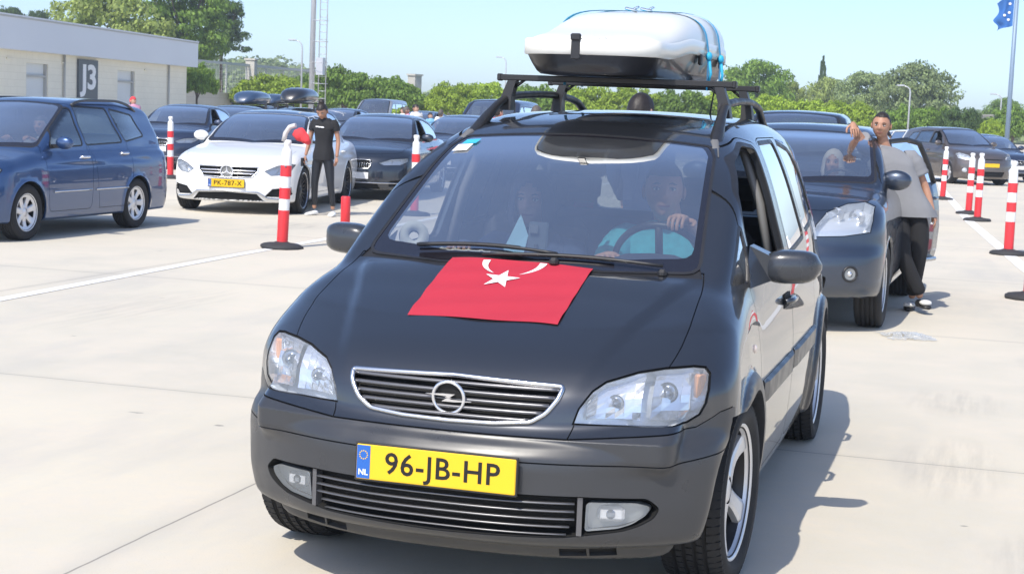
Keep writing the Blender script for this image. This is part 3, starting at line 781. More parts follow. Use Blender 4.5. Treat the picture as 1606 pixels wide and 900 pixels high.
    for sg in (-1, 1):
        fp = [(.455, .322), (.46, .416), (.60, .412), (.640, .396), (.628, .372), (.59, .345), (.55, .331)]
        fp = rpoly(fp, .012)
        vs = [Vector((sg*x, H.front_y(x, z)+.007, z)) for x, z in fp]
        c = sum(vs, Vector())/len(vs); fs = [(i, (i+1) % len(vs), len(vs)) for i in range(len(vs))]
        fl = MB(); fl.add(vs+[c-Vector((0, .004, 0))], fs, 0, True)
        f = fl.build('fog_lamp', M['lens'], root)
        b = MB(); vb = [v+Vector((0, .035, 0)) for v in vs]; b.add(vb, [tuple(range(len(vb)))], 0)
        n_ = len(vs); b.add(vs+vb, [(i, (i+1) % n_, n_+(i+1) % n_, n_+i) for i in range(n_)], 0)
        xx = .525; b.box((sg*xx, H.front_y(xx, .375)+.034, .375), (.085, .02, .048), 1, Matrix.Rotation(sg*.25, 3, 'Z'), .01)
        b.box((sg*(xx-.0), H.front_y(xx, .375)+.026, .375), (.03, .02, .03), 2, None, .008)
        b.build('lamp_reflector', [M['bucket_grey'], M['reflector'], M['bulb']], f)
    # number plate
    T = Matrix.Translation((0, -.014, .493)) @ Matrix.Rotation(PI/2-.03, 4, 'X')
    number_plate(root, T, '96-JB-HP', True)
    # wheels
    wm = wheel_mesh(.317, .238, .215, 5, 'broad', True, M['alloy'])
    put_wheel(wm, root, .715, .855, .318, math.radians(-3.5), .4); put_wheel(wm, root, -.745, .855, .318, math.radians(-3.5), .2)
    put_wheel(wm, root, .692, 3.54, .318, 0, .9); put_wheel(wm, root, -.70, 3.54, .318)
    wheel_wells(root, .855, .315, .366, .46, .80, True); wheel_wells(root, 3.54, .315, .366, .46, .76)
    # rub strips
    for sg in (-1, 1):
        rs = MB()
        for y0, y1 in ((1.285, 2.165), (2.205, 3.10)):
            vs = []; ys = np.linspace(y0, y1, 14)
            for y in ys:
                x = abs(H.side_x(y, .60, 1)); e = .35 if y in (ys[0], ys[-1]) else 1
                for dz, dx in ((-.045, 0), (-.036, .014*e), (.036, .016*e), (.045, 0)): vs.append((sg*(x+dx), y, .60+dz))
            fs = [(i*4+q, (i+1)*4+q, (i+1)*4+q+1, i*4+q+1) for i in range(13) for q in range(3)]
            if sg < 0: fs = [f[::-1] for f in fs]
            rs.add(vs, fs, 0, False); rs.add(vs[:4], [(0, 1, 2, 3)]); rs.add(vs[-4:], [(3, 2, 1, 0)])
        rs.build('rub_strip', ST, root)
        ind = MB(); x = abs(H.side_x(1.03, .80, 1)); ind.ball((sg*x, 1.03, .795), (.010, .026, .016), 0, 12, 8); ind.build('side_indicator', M['amber_w'], root)
    # door mirrors
    for sg in (-1, 1):
        mi = MB(); K = []
        c0 = Vector((sg*.775, 1.20, 1.03)); c1 = Vector((sg*.985, 1.335, 1.066))
        n = 20; rows_ = 11; vs = []
        for i in range(rows_):
            u = i/(rows_-1); c = Vector((sg*(.785+.210*u), 1.375+.04*u, 1.060+.006*u))
            e = math.sqrt(max(0, 1-(2*u-1)**4*.97)) if u > .5 else (1-.45*(1-2*u)**3)
            hh = .066*e*(1-.10*u); dd = .075*e
            for j in range(n):
                a = 2*PI*j/n; ca, sa = math.cos(a), math.sin(a)
                yy = dd*abs(ca)**.62*(1 if ca > 0 else -1)*(.55 if ca > 0 else 1); zz_ = hh*abs(sa)**.6*(1 if sa > 0 else -1)
                vs.append(c+Vector((0, yy, zz_)))
        fs = [(i*n+j, i*n+(j+1) % n, (i+1)*n+(j+1) % n, (i+1)*n+j) for i in range(rows_-1) for j in range(n)]
        fs += [tuple(range(n)), tuple(range((rows_-1)*n, rows_*n))[::-1]]
        if sg < 0: fs = [f[::-1] for f in fs]
        mi.add(vs, fs, 0, True)
        # sail plate reaching to the door
        q = [Vector((sg*.750, 1.17, .985)), Vector((sg*.756, 1.40, .99)), Vector((sg*.742, 1.38, 1.14)), Vector((sg*.742, 1.28, 1.14))]
        q2 = [v+Vector((sg*.07, .01, .0)) for v in (Vector((sg*.750, 1.32, 1.01)), Vector((sg*.752, 1.42, 1.01)), Vector((sg*.752, 1.42, 1.10)), Vector((sg*.750, 1.32, 1.10)))]
        mi.add(q+q2, [(0, 1, 5, 4), (1, 2, 6, 5), (2, 3, 7, 6), (3, 0, 4, 7), (4, 5, 6, 7), (0, 3, 2, 1)], 0, False)
        o = mi.build('door_mirror', M['mirror_shell'], root); fixnormals(o)
        gl = MB(); gl.add([(sg*.83, 1.425, 1.02), (sg*.965, 1.445, 1.025), (sg*.965, 1.445, 1.105), (sg*.83, 1.425, 1.11)], [(0, 1, 2, 3)]); gl.build('mirror_glass', M['chrome'], o)
    # wipers
    for (px, x0, x1, k) in ((.30, .50, -.15, 1), (-.30, .12, -.42, 1)):
        w = MB(); pts = []
        for t in np.linspace(0, 1, 12):
            x = x0+(x1-x0)*t; y = .842+.20*x*x+.035*math.sin(t*PI)*.6+(.03 if px < 0 else 0)
            pts.append((x, y, H.top_z(x, y)+.022))
        w.tube(pts, .0065, 6, 0)
        blade = [(p[0], p[1]+.018, H.top_z(p[0], p[1]+.018)+.010) for p in pts[3:]]
        w.tube(blade, .0055, 6, 0, flat=(1.6, .6))
        w.box((x0, .835+.2*x0*x0, H.top_z(x0, .835)+.014), (.035, .035, .03), 0, None, .01)
        w.build('wiper', M['trim'], root)
    # aerial
    a = MB(); zt = H.top_z(.16, 3.6); a.tube([(.16, 3.6, zt), (.17, 3.70, zt+.22)], [.006, .003], 6); a.lathe([(.022, 0), (.016, .02), (0, .026)], 12, 0, Matrix.Translation((.16, 3.6, zt-.002))); a.build('aerial', M['trim'], root)
    # roof rails
    for sg in (-1, 1):
        r = MB(); pts = []
        for t in np.linspace(0, 1, 26):
            y = 1.70+1.90*t; x = sg*(.515-.035*min(1, (y-1.7)/.45)-.03*max(0, (y-2.2)/1.4)); lift = .085*(1-abs(2*t-1)**5)
            z = H.top_z(x, y); pts.append((x, y, z-.006+lift*min(1, t*4.5+.02)*min(1, (1-t)*6+.02)))
        rad = [.017+.014*max(0, 1-t*6) for t in np.linspace(0, 1, 26)]
        pts = [(q[0], q[1], q[2]-.030*max(0, 1-k*.25)) for k, q in enumerate(pts)]; r.tube(pts, rad, 10, 0, flat=(1.0, 1.15)); r.build('roof_rail', M['trim'], root)
    # dashboard, seats, steering wheel
    d = MB()
    vs = []; xs = np.linspace(-.72, .72, 17); prof = [(.98, .80), (.965, .985), (1.03, 1.035), (1.30, 1.03), (1.50, .985), (1.56, .93), (1.55, .70), (1.52, .45)]
    for x in xs:
        hood = .055*math.exp(-((x-.37)/.17)**4)
        for k, (y, z) in enumerate(prof): vs.append((x, y+.22*x*x*(1 if k < 4 else .2), z-.0+(hood if k in (3, 4) else 0)))
    m_ = len(prof); d.add(vs, [(i*m_+k, (i+1)*m_+k, (i+1)*m_+k+1, i*m_+k+1) for i in range(16) for k in range(m_-1)], 0, True)
    d.build('dashboard', M['dash'], root)
    s = MB(); seat(s, .37, 1.95, .42); s.build('seat', M['seat_cloth'], root); s = MB(); seat(s, -.37, 1.95, .42); s.build('seat', M['seat_cloth'], root)
    s = MB(); seat(s, 0, 2.75, .42, 1.25, False); [s.box((x, 3.14, 1.24), (.24, .09, .16), 0, Matrix.Rotation(-.22, 3, 'X'), .04) for x in (-.4, .4)]; s.build('rear_bench', M['seat_cloth'], root)
    sw = MB(); T = Matrix.Translation((.37, 1.50, 1.02)) @ Matrix.Rotation(-1.12, 4, 'X')
    sw.tube([T @ Vector((.185*math.cos(a), .185*math.sin(a), 0)) for a in np.linspace(0, 2*PI, 36, endpoint=False)], .014, 8, 0, close=True)
    for a in (-.1, PI+.1, -PI/2): sw.tube([T @ Vector((.05*math.cos(a), .05*math.sin(a), -.02)), T @ Vector((.18*math.cos(a), .18*math.sin(a), 0))], .016, 6, 0)
    sw.lathe([(0, .0), (.05, 0), (.06, -.02), (.05, -.05)], 20, 0, T); sw.build('steering_wheel', M['wheel_leather'], root)
    mr = MB(); mr.box((0, 1.56, 1.385), (.24, .03, .065), 0, Matrix.Rotation(.15, 3, 'X'), .02); mr.tube([(0, 1.56, 1.40), (0, 1.60, 1.455)], .01, 6); mr.build('inner_mirror', M['trim'], root)
    # lining of the pillars: pale trims
    for sg in (-1, 1):
        lp = MB(); lp.tube([(sg*.72, 2.13, .95), (sg*.655, 2.13, 1.25), (sg*.56, 2.14, 1.50)], .035, 6, 0, flat=(.6, 1.2))
        lp.build('pillar_trim', M['headliner'], root); lp = MB(); lp.tube([(sg*.66, 1.08, 1.07), (sg*.60, 1.40, 1.30), (sg*.51, 1.76, 1.50)], .022, 6, 0)
        lp.build('pillar_trim', M['headliner'], root); lp = MB(); lp.tube([(sg*.70, 2.93, .95), (sg*.64, 2.90, 1.25), (sg*.55, 2.88, 1.50)], .04, 6, 0, flat=(.6, 1.2)); lp.build('pillar_trim', M['headliner'], root)
    hd = MB(); vs = []; nx = 9; ys = np.linspace(1.80, 3.9, 10)
    for y in ys:
        for x in np.linspace(-.50, .50, nx): vs.append((x, y, H.top_z(x, y)-.045))
    hd.add(vs, [(i*nx+j, i*nx+j+1, (i+1)*nx+j+1, (i+1)*nx+j) for i in range(9) for j in range(nx-1)], 0, True); hd.build('headliner', M['headliner'], root)
    return root, H, S
mat('trim_grey', (.045, .045, .045), .5, rvar=.1, scale=9)
mat('frit', (.012, .011, .015), .12, coat=1)
mat('satin_bar', (.16, .16, .17), .3, metal=.6)
mat('chrome_soft', (.62, .63, .65), .22, metal=1)
mat('bucket_grey', (.30, .31, .31), .35, metal=.3)
mat('amber_w', (.75, .6, .5), .2, coat=1)
mat('mirror_shell', (.030, .034, .042), .28, coat=.5, rvar=.05, scale=6)
mat('dash', (.030, .030, .040), .6, bump=.1, bscale=200)
mat('wheel_leather', (.02, .02, .024), .4)
hero_root, HS, HSH = hero()
# ------------------------------------------------------------------ the other cars
def sedan_shape(L=4.88, W=.925, H=1.46, fo=.84, wb=2.87, hub=.33, nose=.72, cowl=1.30, cz=.985, deck=1.03, zb=.17, roofw=.81, wagon=False, steep=0):
    e = L
    if wagon:
        roof = [(cowl+.2, 1.25), (cowl+.75, H-.05), (cowl+1.1, H-.01), (cowl+1.6, H), (e-1.3, H-.015), (e-.5, H-.07), (e-.1, H-.14)]
        rw = [(.9, e-.03), (1.1, e-.10), (1.3, e-.27), (H-.06, e-.46)]
    else:
        roof = [(cowl+.2, 1.20), (cowl+.7, H-.07), (cowl+1.1, H-.02), (cowl+1.5, H), (cowl+2.0, H-.015), (cowl+2.5, H-.08), (cowl+3.0, H-.22)]
        rw = [(.9, e-.28), (1.05, e-.53), (1.2, e-.83), (1.35, e-1.18), (H-.05, e-1.5)]
    return dict(W=W, hub=hub, zb=zb, crown=.06, nc=.42, np=2.5, rc=.2, rp=2.5, ksh=.12, kf=.14,
        zt=[(-.3, nose-.10), (.05, nose), (.15, nose+.05), (.5, nose+.14), (1.0, cz-.045), (cowl+.05, cz), (1.8, cz+.005), (e-1.1, deck), (e-.15, deck), (e, deck-.04)],
        wy=[(-.2, W-.06), (.45, W-.02), (1.2, W-.003), (2.5, W), (e-1.2, W-.012), (e-.3, W-.07), (e, W-.11)],
        inz=[(.1, .09), (.22, .04), (.4, .012), (.6, 0), (.72, .004), (.85, .03), (.98, .07), (1.1, .12)],
        fz=[(.12, .12), (.2, .03), (.35, 0), (.5, .005), (.62, .03), (.72, .07), (.8, .16), (.9, .3)],
        rz=[(.1, e-.1), (.3, e-.02), (.5, e), (.7, e-.02), (.9, e-.06), (1.2, e-.1)],
        roof=roof, gy=[(cowl-.2, roofw-.04), (cowl+.6, roofw), (cowl+2.2, roofw), (e-.8, roofw-.09), (e, roofw-.16)],
        ging=[(.9, -.01), (cz, 0), (1.1, .05), (1.3, .155), (1.4, .225), (1.5, .31), (1.8, .55)],
        ws=[(.6, cowl-.75), (cz-.02, cowl-.03), (1.2, cowl+.37), (1.36, cowl+.73), (H-.03, cowl+1.05), (H+.15, cowl+1.7)],
        rw=rw, wc=.24, rwc=.18, kws=.5, kwsr=.05, kroof=.11, rcrown=.10, kj=.03,
        flare=[(fo, .34, .008, .06), (fo+wb, .34, .010, .06)], crease=[(fo+.1, e-.4, .70, .80, .008)],
        sy0=.8, sy1=e-.85, sz=.56, L=L, H=H, fo=fo, wb=wb, cowl=cowl, cz=cz)
def mpv_shape(L=4.49, W=.875, H=1.60, fo=.88, wb=2.57, hub=.315, nose=.80, cowl=1.12, cz=1.06, zb=.20, roofw=.775, slope=.2, wb0=0):
    e = L
    return dict(W=W, hub=hub, zb=zb, crown=.06, nc=.40, np=2.5, rc=.16, rp=2.6, ksh=.12, kf=.14,
        zt=[(-.3, nose-.12), (.05, nose-.04), (.13, nose+.02), (.4, nose+.12), (.8, cz-.05), (cowl+.05, cz), (1.7, cz+.01), (e-.8, cz+.03), (e, cz+.02)],
        wy=[(-.2, W-.05), (.45, W-.01), (1.2, W-.003), (2.5, W), (e-1.1, W-.008), (e-.4, W-.035), (e, W-.08)],
        inz=[(.1, .08), (.24, .03), (.4, .008), (.6, 0), (.75, .004), (.9, .025), (1.05, .06), (1.2, .11)],
        fz=[(.12, .14), (.24, .03), (.4, 0), (.55, .005), (.66, .03), (.78, .07), (.88, .16), (1.0, .35)],
        rz=[(.1, e-.08), (.3, e-.01), (.5, e), (.7, e-.02), (.9, e-.04), (1.2, e-.06)],
        roof=[(cowl+.15, 1.28), (cowl+.5, H-.14), (cowl+.9, H-.04), (cowl+1.4, H-.005), (cowl+2.0, H), (e-1.0, H-.02), (e-.3, H-.09), (e, H-.14)],
        gy=[(cowl-.2, roofw-.03), (cowl+.5, roofw), (cowl+2.0, roofw), (e-.6, roofw-.05), (e, roofw-.11)],
        ging=[(.9, -.01), (cz, 0), (cz+.12, .03), (cz+.27, .09), (H-.12, .15), (H-.02, .21), (H+.2, .4)],
        ws=[(.6, cowl-.75), (cz-.02, cowl-.03), (cz+.2, cowl+.33), (cz+.35, cowl+.60), (H-.08, cowl+.88), (H+.15, cowl+1.5)],
        rw=[(.9, e-.04), (1.1, e-.08), (1.3, e-.17), (H-.1, e-.30), (H, e-.5)], wc=.22, rwc=.15, kws=.5, kwsr=.05, kroof=.10, rcrown=.09, kj=.025,
        flare=[(fo, .34, .014, .06), (fo+wb, .34, .014, .06)], crease=[(1.2, e-.7, .80, .86, .007)],
        sy0=.75, sy1=e-.62, sz=.60, L=L, H=H, fo=fo, wb=wb, cowl=cowl, cz=cz)
_wheels = {}
def wheels_for(R, r, n, style, fine, m):
    k = (R, r, n, style, fine, m)
    if k not in _wheels: _wheels[k] = wheel_mesh(R, r, .21, n, style, fine, M[m])
    return _wheels[k]
def make_car(name, label, cat, shp, pm, res=(60, 22, 90), glass_m='g_side', wins=(), doors=(), lamps=None, grille=None, intakes=(), plate=None, wheel=(.325, .23, 7, 'thin', 'alloy'), rails=False, bars=0, extra=None, mirror=True, handles=None, rub=None, ws_top=None, open_win=(), detail=True, roof_mat=None, skip_door=None, handle_m='chrome', steer=0, group=None, seats=True, mirror_k=1.0, mirror_dx=0):
    Hs = Shape(shp); S = Shell(Hs, *res); P = M[pm]; G = M['gap']; root = empty(name); tag(root, label, cat, group)
    fr = lambda c: c.y < 1.1
    cw, cz, L, H = shp['cowl'], shp['cz'], shp['L'], shp['H']; gw = shp['gy'][1][1]
    used = []
    if detail:
        nz = lambda x: shp['nc']*(x/shp['W'])**shp['np']+shp['fz'][-1][1]*.5+.04
        bp = [(-gw*.9, cw-.05), (-.4, cw-.12), (0, cw-.15), (.4, cw-.12), (gw*.9, cw-.05), (gw*.93, .75), (gw*.90, nz(gw*.90)+.03)]+[(x, nz(abs(x))) for x in (.6, .4, .2, 0, -.2, -.4, -.6)]+[(-gw*.90, nz(gw*.90)+.03), (-gw*.93, .75)]
        S.cut('gap', outset(bp, .006), 'z', lambda c: c.z > .6 and c.y < cw+.1); S.cut('bonnet', bp, 'z', lambda c: c.z > .6 and c.y < cw+.1)
    for i, p in enumerate(doors):
        p = rpoly(p, .06); t = 'door_f' if i == 0 else 'door_b'; S.both('gap', outset(p, .006)); S.both(t, p)
    for i, p in enumerate(wins):
        p = rpoly(p, .035)
        S.both('seal', outset(p, .02)); S.both('win%d' % i if i not in open_win else 'openwin', p)
        if skip_door == ('door_b', 'l') and i == 1: S.cut('openwin', outset(p, .02), 'x', lambda c: c.x > .3)
    wt = ws_top or (cw+.93)
    up = lambda c: c.z > cz-.08 and c.y < cw+1.5
    ws = rpoly([(-gw*.90, cw+.14), (0, cw-.02), (gw*.90, cw+.14), (gw*.72, wt), (-gw*.72, wt)], [.06, 0, .06, .07, .07])
    S.cut('seal', outset(ws, .02), 'z', up); S.cut('frit', ws, 'z', up)
    wi = rpoly([(-gw*.855, cw+.20), (0, cw+.05), (gw*.855, cw+.20), (gw*.69, wt-.03), (-gw*.69, wt-.03)], [.06, 0, .06, .07, .07]); S.cut('windscreen', wi, 'z', up)
    if roof_mat: S.cut('roofpanel', [(-gw*.70, wt+.03), (gw*.70, wt+.03), (gw*.68, L-1.75), (-gw*.68, L-1.75)], 'z', lambda c: c.z > cz+.2)
    yr = [q[1] for q in shp['rw']]
    S.cut('rearwin', rpoly([(-gw*.76, 1.12), (gw*.76, 1.12), (gw*.62, H-.12), (-gw*.62, H-.12)], .05), 'y', lambda c: c.y > L-1.6 and c.z > 1.08)
    for sg, t in ((1, 'lamp_l'), (-1, 'lamp_r')):
        if lamps:
            q = [(a*sg, b) for a, b in lamps]; S.cut('gap', outset(q, .006), 'y', fr); S.cut(t, q, 'y', fr)
        S.cut('tail%d' % (sg > 0), [(sg*shp['W']*.62, .78), (sg*shp['W'], .78), (sg*shp['W'], .98), (sg*shp['W']*.66, .96)], 'y', lambda c: c.y > L-.24)
    if grille: S.cut('grille', grille, 'y', fr)
    for q in intakes:
        S.cut('intake', q, 'y', fr)
    fo, wb, hub = shp['fo'], shp['wb'], shp['hub']; Ra = wheel[0]+.035
    for yc in (fo, fo+wb): S.both('hole', circ(yc, hub, Ra, 30), xmin=.42)
    S.finish()
    gl = M[glass_m]
    S.part('body', [('paint', P, 0, .02), ('gap', G, .008, 0), ('seal', M['trim'], .001, .005)], root)
    if detail: S.part('bonnet', [('bonnet', P, 0, .01)], root)
    if roof_mat: S.part('roof_panel', [('roofpanel', M[roof_mat], 0, 0)], root)
    S.part('windscreen', [('windscreen', M['g_wind'], .003, 0), ('frit', M['frit'], .002, .01)], root)
    S.part('rear_window', [('rearwin', gl, .003, 0)], root)
    S.part('cabin_lining', [(['paint', 'bonnet', 'door_f_l', 'door_f_r', 'door_b_l', 'door_b_r', 'seal', 'gap', 'roofpanel'], M['cabin'], .03, 0)], root)
    parts = {}
    for i in range(len(doors)):
        t, nm = (('door_f', 'front_door'), ('door_b', 'rear_door'))[i]
        for sd, sg in (('l', 1), ('r', -1)):
            if skip_door == (t, sd): continue
            d = S.part(nm, [(t+'_'+sd, P, 0, .02)], root); parts[(t, sd)] = d
            if handles and d:
                yy, zz = handles[i]; x = Hs.side_x(yy, zz, 1)
                if x: hm = MB(); hm.tube([(sg*(x+.002), yy-.09, zz), (sg*(x+.03), yy-.05, zz), (sg*(x+.03), yy+.05, zz), (sg*(x+.004), yy+.09, zz)], .016, 8); hm.build('handle', M[handle_m], d)
            if rub and d:
                y0, y1 = rub[i]; rb = MB(); rb.tube([(sg*(Hs.side_x(y, .52, 1)+.004), y, .52) for y in np.linspace(y0, y1, 8)], .014, 6, 0); rb.build('rub_strip', M['chrome_soft'], d)
    for i in range(len(wins)):
        for sd in 'lr':
            if i not in open_win and S.by.get('win%d_%s' % (i, sd)): S.part('side_window', [('win%d_%s' % (i, sd), gl, .005, 0)], root)
    for k in '01': S.part('tail_lamp', [('tail'+k, M['lamp_red'], 0, 0)], root)
    if lamps:
        cx = sum(a for a, b in lamps)/len(lamps); cz_ = sum(b for a, b in lamps)/len(lamps)
        for sg, t in ((1, 'lamp_l'), (-1, 'lamp_r')):
            lp = S.part('headlight', [(t, M['lens'], 0, 0)], root)
            if lp:
                S.part('lamp_bucket', [(t, M['bucket'], .075, -.075)], lp)
                rf = MB()
                for dx, r in ((-.085, .050), (.06, .058)):
                    x = cx+dx; z = np.interp(x, [a for a, b in sorted(lamps)], [b for a, b in sorted(lamps)])*.4+cz_*.6; y = Hs.front_y(x, z)+.092
                    rf.lathe([(.008, -.03), (r*.6, -.02), (r, .02), (r+.006, .022)], 16, 0, Matrix.Translation((sg*x, y, z)) @ Matrix.Rotation(PI/2, 4, 'X'))
                rf.build('lamp_reflector', [M['reflector']], lp)
    if grille: parts['grille'] = S.part('grille', [('grille', G, .03, -.03)], root)
    if intakes: parts['intake'] = S.part('intake', [('intake', G, .03, -.03)], root)
    if plate:
        z, txt, yel, letter = plate; y = Hs.front_y(0, z)
        number_plate(root, Matrix.Translation((0, y-.014, z)) @ Matrix.Rotation(PI/2, 4, 'X'), txt, yel, lettering=letter)
    R, r, n, st, wm = wheel; ms = wheels_for(R, r, n, st, False, wm); hw = shp['W']-.125
    for (x, y, s_) in ((hw, fo, steer), (-hw, fo, steer), (hw, fo+wb, 0), (-hw, fo+wb, 0)): put_wheel(ms, root, x, y, R-.002, s_, y)
    wheel_wells(root, fo, hub, Ra+.004, hw-.16, hw+.08, False); wheel_wells(root, fo+wb, hub, Ra+.004, hw-.16, hw+.08)
    if mirror:
        for sg in (-1, 1):
            m = MB(); y, z = cw+.42, cz+.06; x = Hs.side_x(y, cz, 1) or shp['W']-.1
            m.ball((sg*(x+.02+.11*mirror_k+mirror_dx), y, z+.01+mirror_dx*.4), (.115*mirror_k, .06, .075*mirror_k), 0, 14, 10); m.box((sg*(x+.02), y, z-.03), (.10, .05, .04), 1); m.build('door_mirror', [P, M['trim']], root)
    if rails:
        for sg in (-1, 1):
            m = MB(); pts = []
            for t in np.linspace(0, 1, 16):
                y = cw+1.05+t*(L-cw-1.75); x = sg*(gw*.76); pts.append((x, y, (Hs.top_z(x, y) or H)-.004+.055*(1-abs(2*t-1)**6)))
            m.tube(pts, .017, 8); m.build('roof_rail', M['satin_trim'], root)
    for k in range(bars):
        m = MB(); y = cw+1.2+k*.85; z = Hs.top_z(gw*.6, y)+.09; m.tube([(-gw*.85, y, z), (gw*.85, y, z)], .018, 8)
        for sg in (-1, 1): m.box((sg*gw*.72, y, z-.06), (.06, .05, .10))
        m.build('roof_bar', M['trim'], root)
    if seats:
        s = MB()
        for x in (-.36, .36): seat(s, x, cw+.95, .25+(H-1.45)*.8)
        seat(s, 0, cw+1.75, .25+(H-1.45)*.8, 1.2, False); s.box((0, cw+.32, cz-.13), (1.3, .5, .26), 0, None, .05); s.build('seats', M['seat_cloth'], root)
        T = Matrix.Translation((.37, cw+.62, cz-.06)) @ Matrix.Rotation(-1.15, 4, 'X')
        m = MB(); m.tube([T @ Vector((.18*math.cos(a), .18*math.sin(a), 0)) for a in np.linspace(0, 2*PI, 20, endpoint=False)], .014, 6, close=True); m.tube([T @ Vector((-.17, 0, 0)), T @ Vector((.17, 0, 0))], .016, 6); m.build('steering_wheel', M['wheel_leather'], root)
    if extra: extra(root, Hs, S, parts)
    root['_h'] = 0; del root['_h']
    return root, Hs, S
def place(root, loc, rz):
    root.location = loc; root.rotation_euler = (0, 0, rz); return root

# --- blue people carrier at the left
sh = mpv_shape(4.36, .875, 1.58, .86, 2.44, .31, .78, 1.10, 1.00)
blue_wins = [[(1.42, 1.02), (2.13, 1.04), (2.05, 1.455), (1.85, 1.45), (1.64, 1.33)], [(2.22, 1.045), (3.06, 1.07), (2.86, 1.455), (2.14, 1.475)], [(3.15, 1.08), (3.70, 1.14), (3.50, 1.38), (2.95, 1.45)]]
blue_doors = [[(1.30, .30), (2.20, .30), (2.22, 1.1), (2.13, 1.50), (1.90, 1.51), (1.62, 1.38), (1.30, 1.12), (1.22, .9)], [(2.23, .30), (3.02, .30), (3.18, .70), (3.16, 1.12), (2.98, 1.50), (2.18, 1.51), (2.25, 1.1)]]
car, bh, _ = make_car('people_carrier', 'blue people carrier with roof rails cut off by the left edge', 'car', sh, 'paint_blue', (90, 32, 130), 'g_side', blue_wins, blue_doors,
    lamps=[(.45, .66), (.50, .80), (.74, .84), (.80, .78), (.78, .66)], grille=rpoly([(-.34, .66), (.34, .66), (.38, .78), (-.38, .78)], .03), intakes=[rpoly([(-.5, .26), (.5, .26), (.5, .36), (-.5, .36)], .03)],
    plate=(.46, '', True, False), wheel=(.312, .21, 7, 'cover', 'alloy'), rails=True, handles=((2.08, .90), (3.02, .93)), rub=((1.36, 2.17), (2.27, 3.02)))
place(car, (-9.20, 9.60, 0), math.radians(0.3)); BLUE = car; car.scale = (.96, .95, .98)
# --- white saloon
sh = sedan_shape(4.89, .925, 1.47, .84, 2.874, .335, .72, 1.32, .985)
w_wins = [[(1.75, 1.005), (2.55, 1.01), (2.55, 1.36), (2.30, 1.355), (2.02, 1.24)], [(2.62, 1.01), (3.45, 1.03), (3.70, 1.10), (3.35, 1.27), (2.95, 1.355), (2.62, 1.37)]]
w_doors = [[(1.42, .28), (2.56, .28), (2.59, 1.0), (2.58, 1.39), (2.30, 1.385), (1.95, 1.25), (1.45, .98)], [(2.60, .28), (3.25, .28), (3.45, .62), (3.78, 1.0), (3.72, 1.13), (3.4, 1.30), (2.95, 1.39), (2.61, 1.39)]]
def white_extra(root, Hs, S, parts):
    g = parts['grille']; m = MB()
    for z in (.615, .575): m.tube([p for p in follow(Hs, -.40, .40, z, .002, 20)], .011, 6, 0, flat=(1.0, 1))
    m.build('grille_bars', M['chrome'], g)
    fr = MB(); fr.tube(S.path(grille_w, 'y', .004, 1, .04), .009, 6, close=True); fr.build('grille_frame', M['chrome_soft'], g)
    y = Hs.front_y(0, .595); T = Matrix.Translation((0, y-.022, .597)) @ Matrix.Rotation(PI/2+.1, 4, 'X'); e = MB()
    e.tube([T @ Vector((.088*math.cos(a), .088*math.sin(a), 0)) for a in np.linspace(0, 2*PI, 28, endpoint=False)], .0095, 8, 0, close=True)
    for k in range(3):
        a = PI/2+k*2*PI/3; d = Vector((math.cos(a), math.sin(a), 0)); n = Vector((-d.y, d.x, 0))
        e.add([T @ (d*.088), T @ (n*.016), T @ Vector((0, 0, .014)), T @ (-n*.016)], [(0, 1, 2), (0, 2, 3)], 0)
    e.lathe([(0, -.006), (.086, -.006)], 24, 1, T); e.build('emblem', [M['emblem_silver'], M['bucket_grey']], g)
    l = MB(); K = [(-.80, .215), (-.56, .235), (-.44, .315), (0, .335), (.44, .315), (.56, .235), (.80, .215)]
    pts = []
    for a, b in zip(K[:-1], K[1:]):
        for t in np.linspace(0, 1, 8, endpoint=False): x = a[0]+(b[0]-a[0])*t; z = a[1]+(b[1]-a[1])*t; pts.append((x, Hs.front_y(x, z)-.006, z))
    l.tube(pts, .016, 6, 0, flat=(.9, .9)); l.build('air_dam_strip', M['chrome_soft'], root)
grille_w = rpoly([(-.43, .665), (.43, .665), (.42, .60), (.35, .53), (0, .515), (-.35, .53), (-.42, .60)], .02)
car, wh, _ = make_car('saloon_car', 'white saloon car with a black roof and a large round star in its grille', 'car', sh, 'paint_white', (100, 36, 140), 'g_dark', w_wins, w_doors,
    lamps=[(.52, .615), (.60, .56), (.74, .575), (.83, .63), (.865, .71), (.80, .725), (.66, .69)], grille=grille_w,
    intakes=[[(s*.52, .26), (s*.80, .25), (s*.855, .30), (s*.84, .40), (s*.62, .37)] for s in (-1, 1)]+[[(-.52, .19), (.52, .19), (.42, .295), (0, .315), (-.42, .295)]],
    plate=(.435, 'PK-787-X', True, True), wheel=(.335, .255, 10, 'twin', 'alloy_dark'), handles=((2.40, .82), (3.35, .85)), roof_mat='frit', handle_m='paint_white', extra=white_extra)
def plate_mercedes(root, x0, y0, fx, fy, deg):
    """put local point (fx, fy) at world (x0, y0)"""
    a = math.radians(deg); root.location = (x0-(fx*math.cos(a)-fy*math.sin(a)), y0-(fx*math.sin(a)+fy*math.cos(a)), 0); root.rotation_euler = (0, 0, a); return root
plate_mercedes(car, -8.0, 16.75, .90, .84, 10.0); WHITE = car
for o in car.children_recursive:
    if o.name.startswith('rim'): pass
rl = MB()
for (x, y) in ((.80+.105, .84), (.80+.105, .84+2.874)): rl.tube([(x-.018, y+.262*math.cos(a), .333+.262*math.sin(a)) for a in np.linspace(0, 2*PI, 30, endpoint=False)], .007, 6, close=True)
_w = [o for o in car.children if o.name.startswith('wheel') and not o.name.startswith('wheel_arch')]
for o in _w:
    if o.location.x > 0:
        q = MB(); q.tube([(.093, .258*math.cos(a), .258*math.sin(a)) for a in np.linspace(0, 2*PI, 30, endpoint=False)], .008, 6, close=True); q.build('rim_ring', M['chrome_soft'], o)
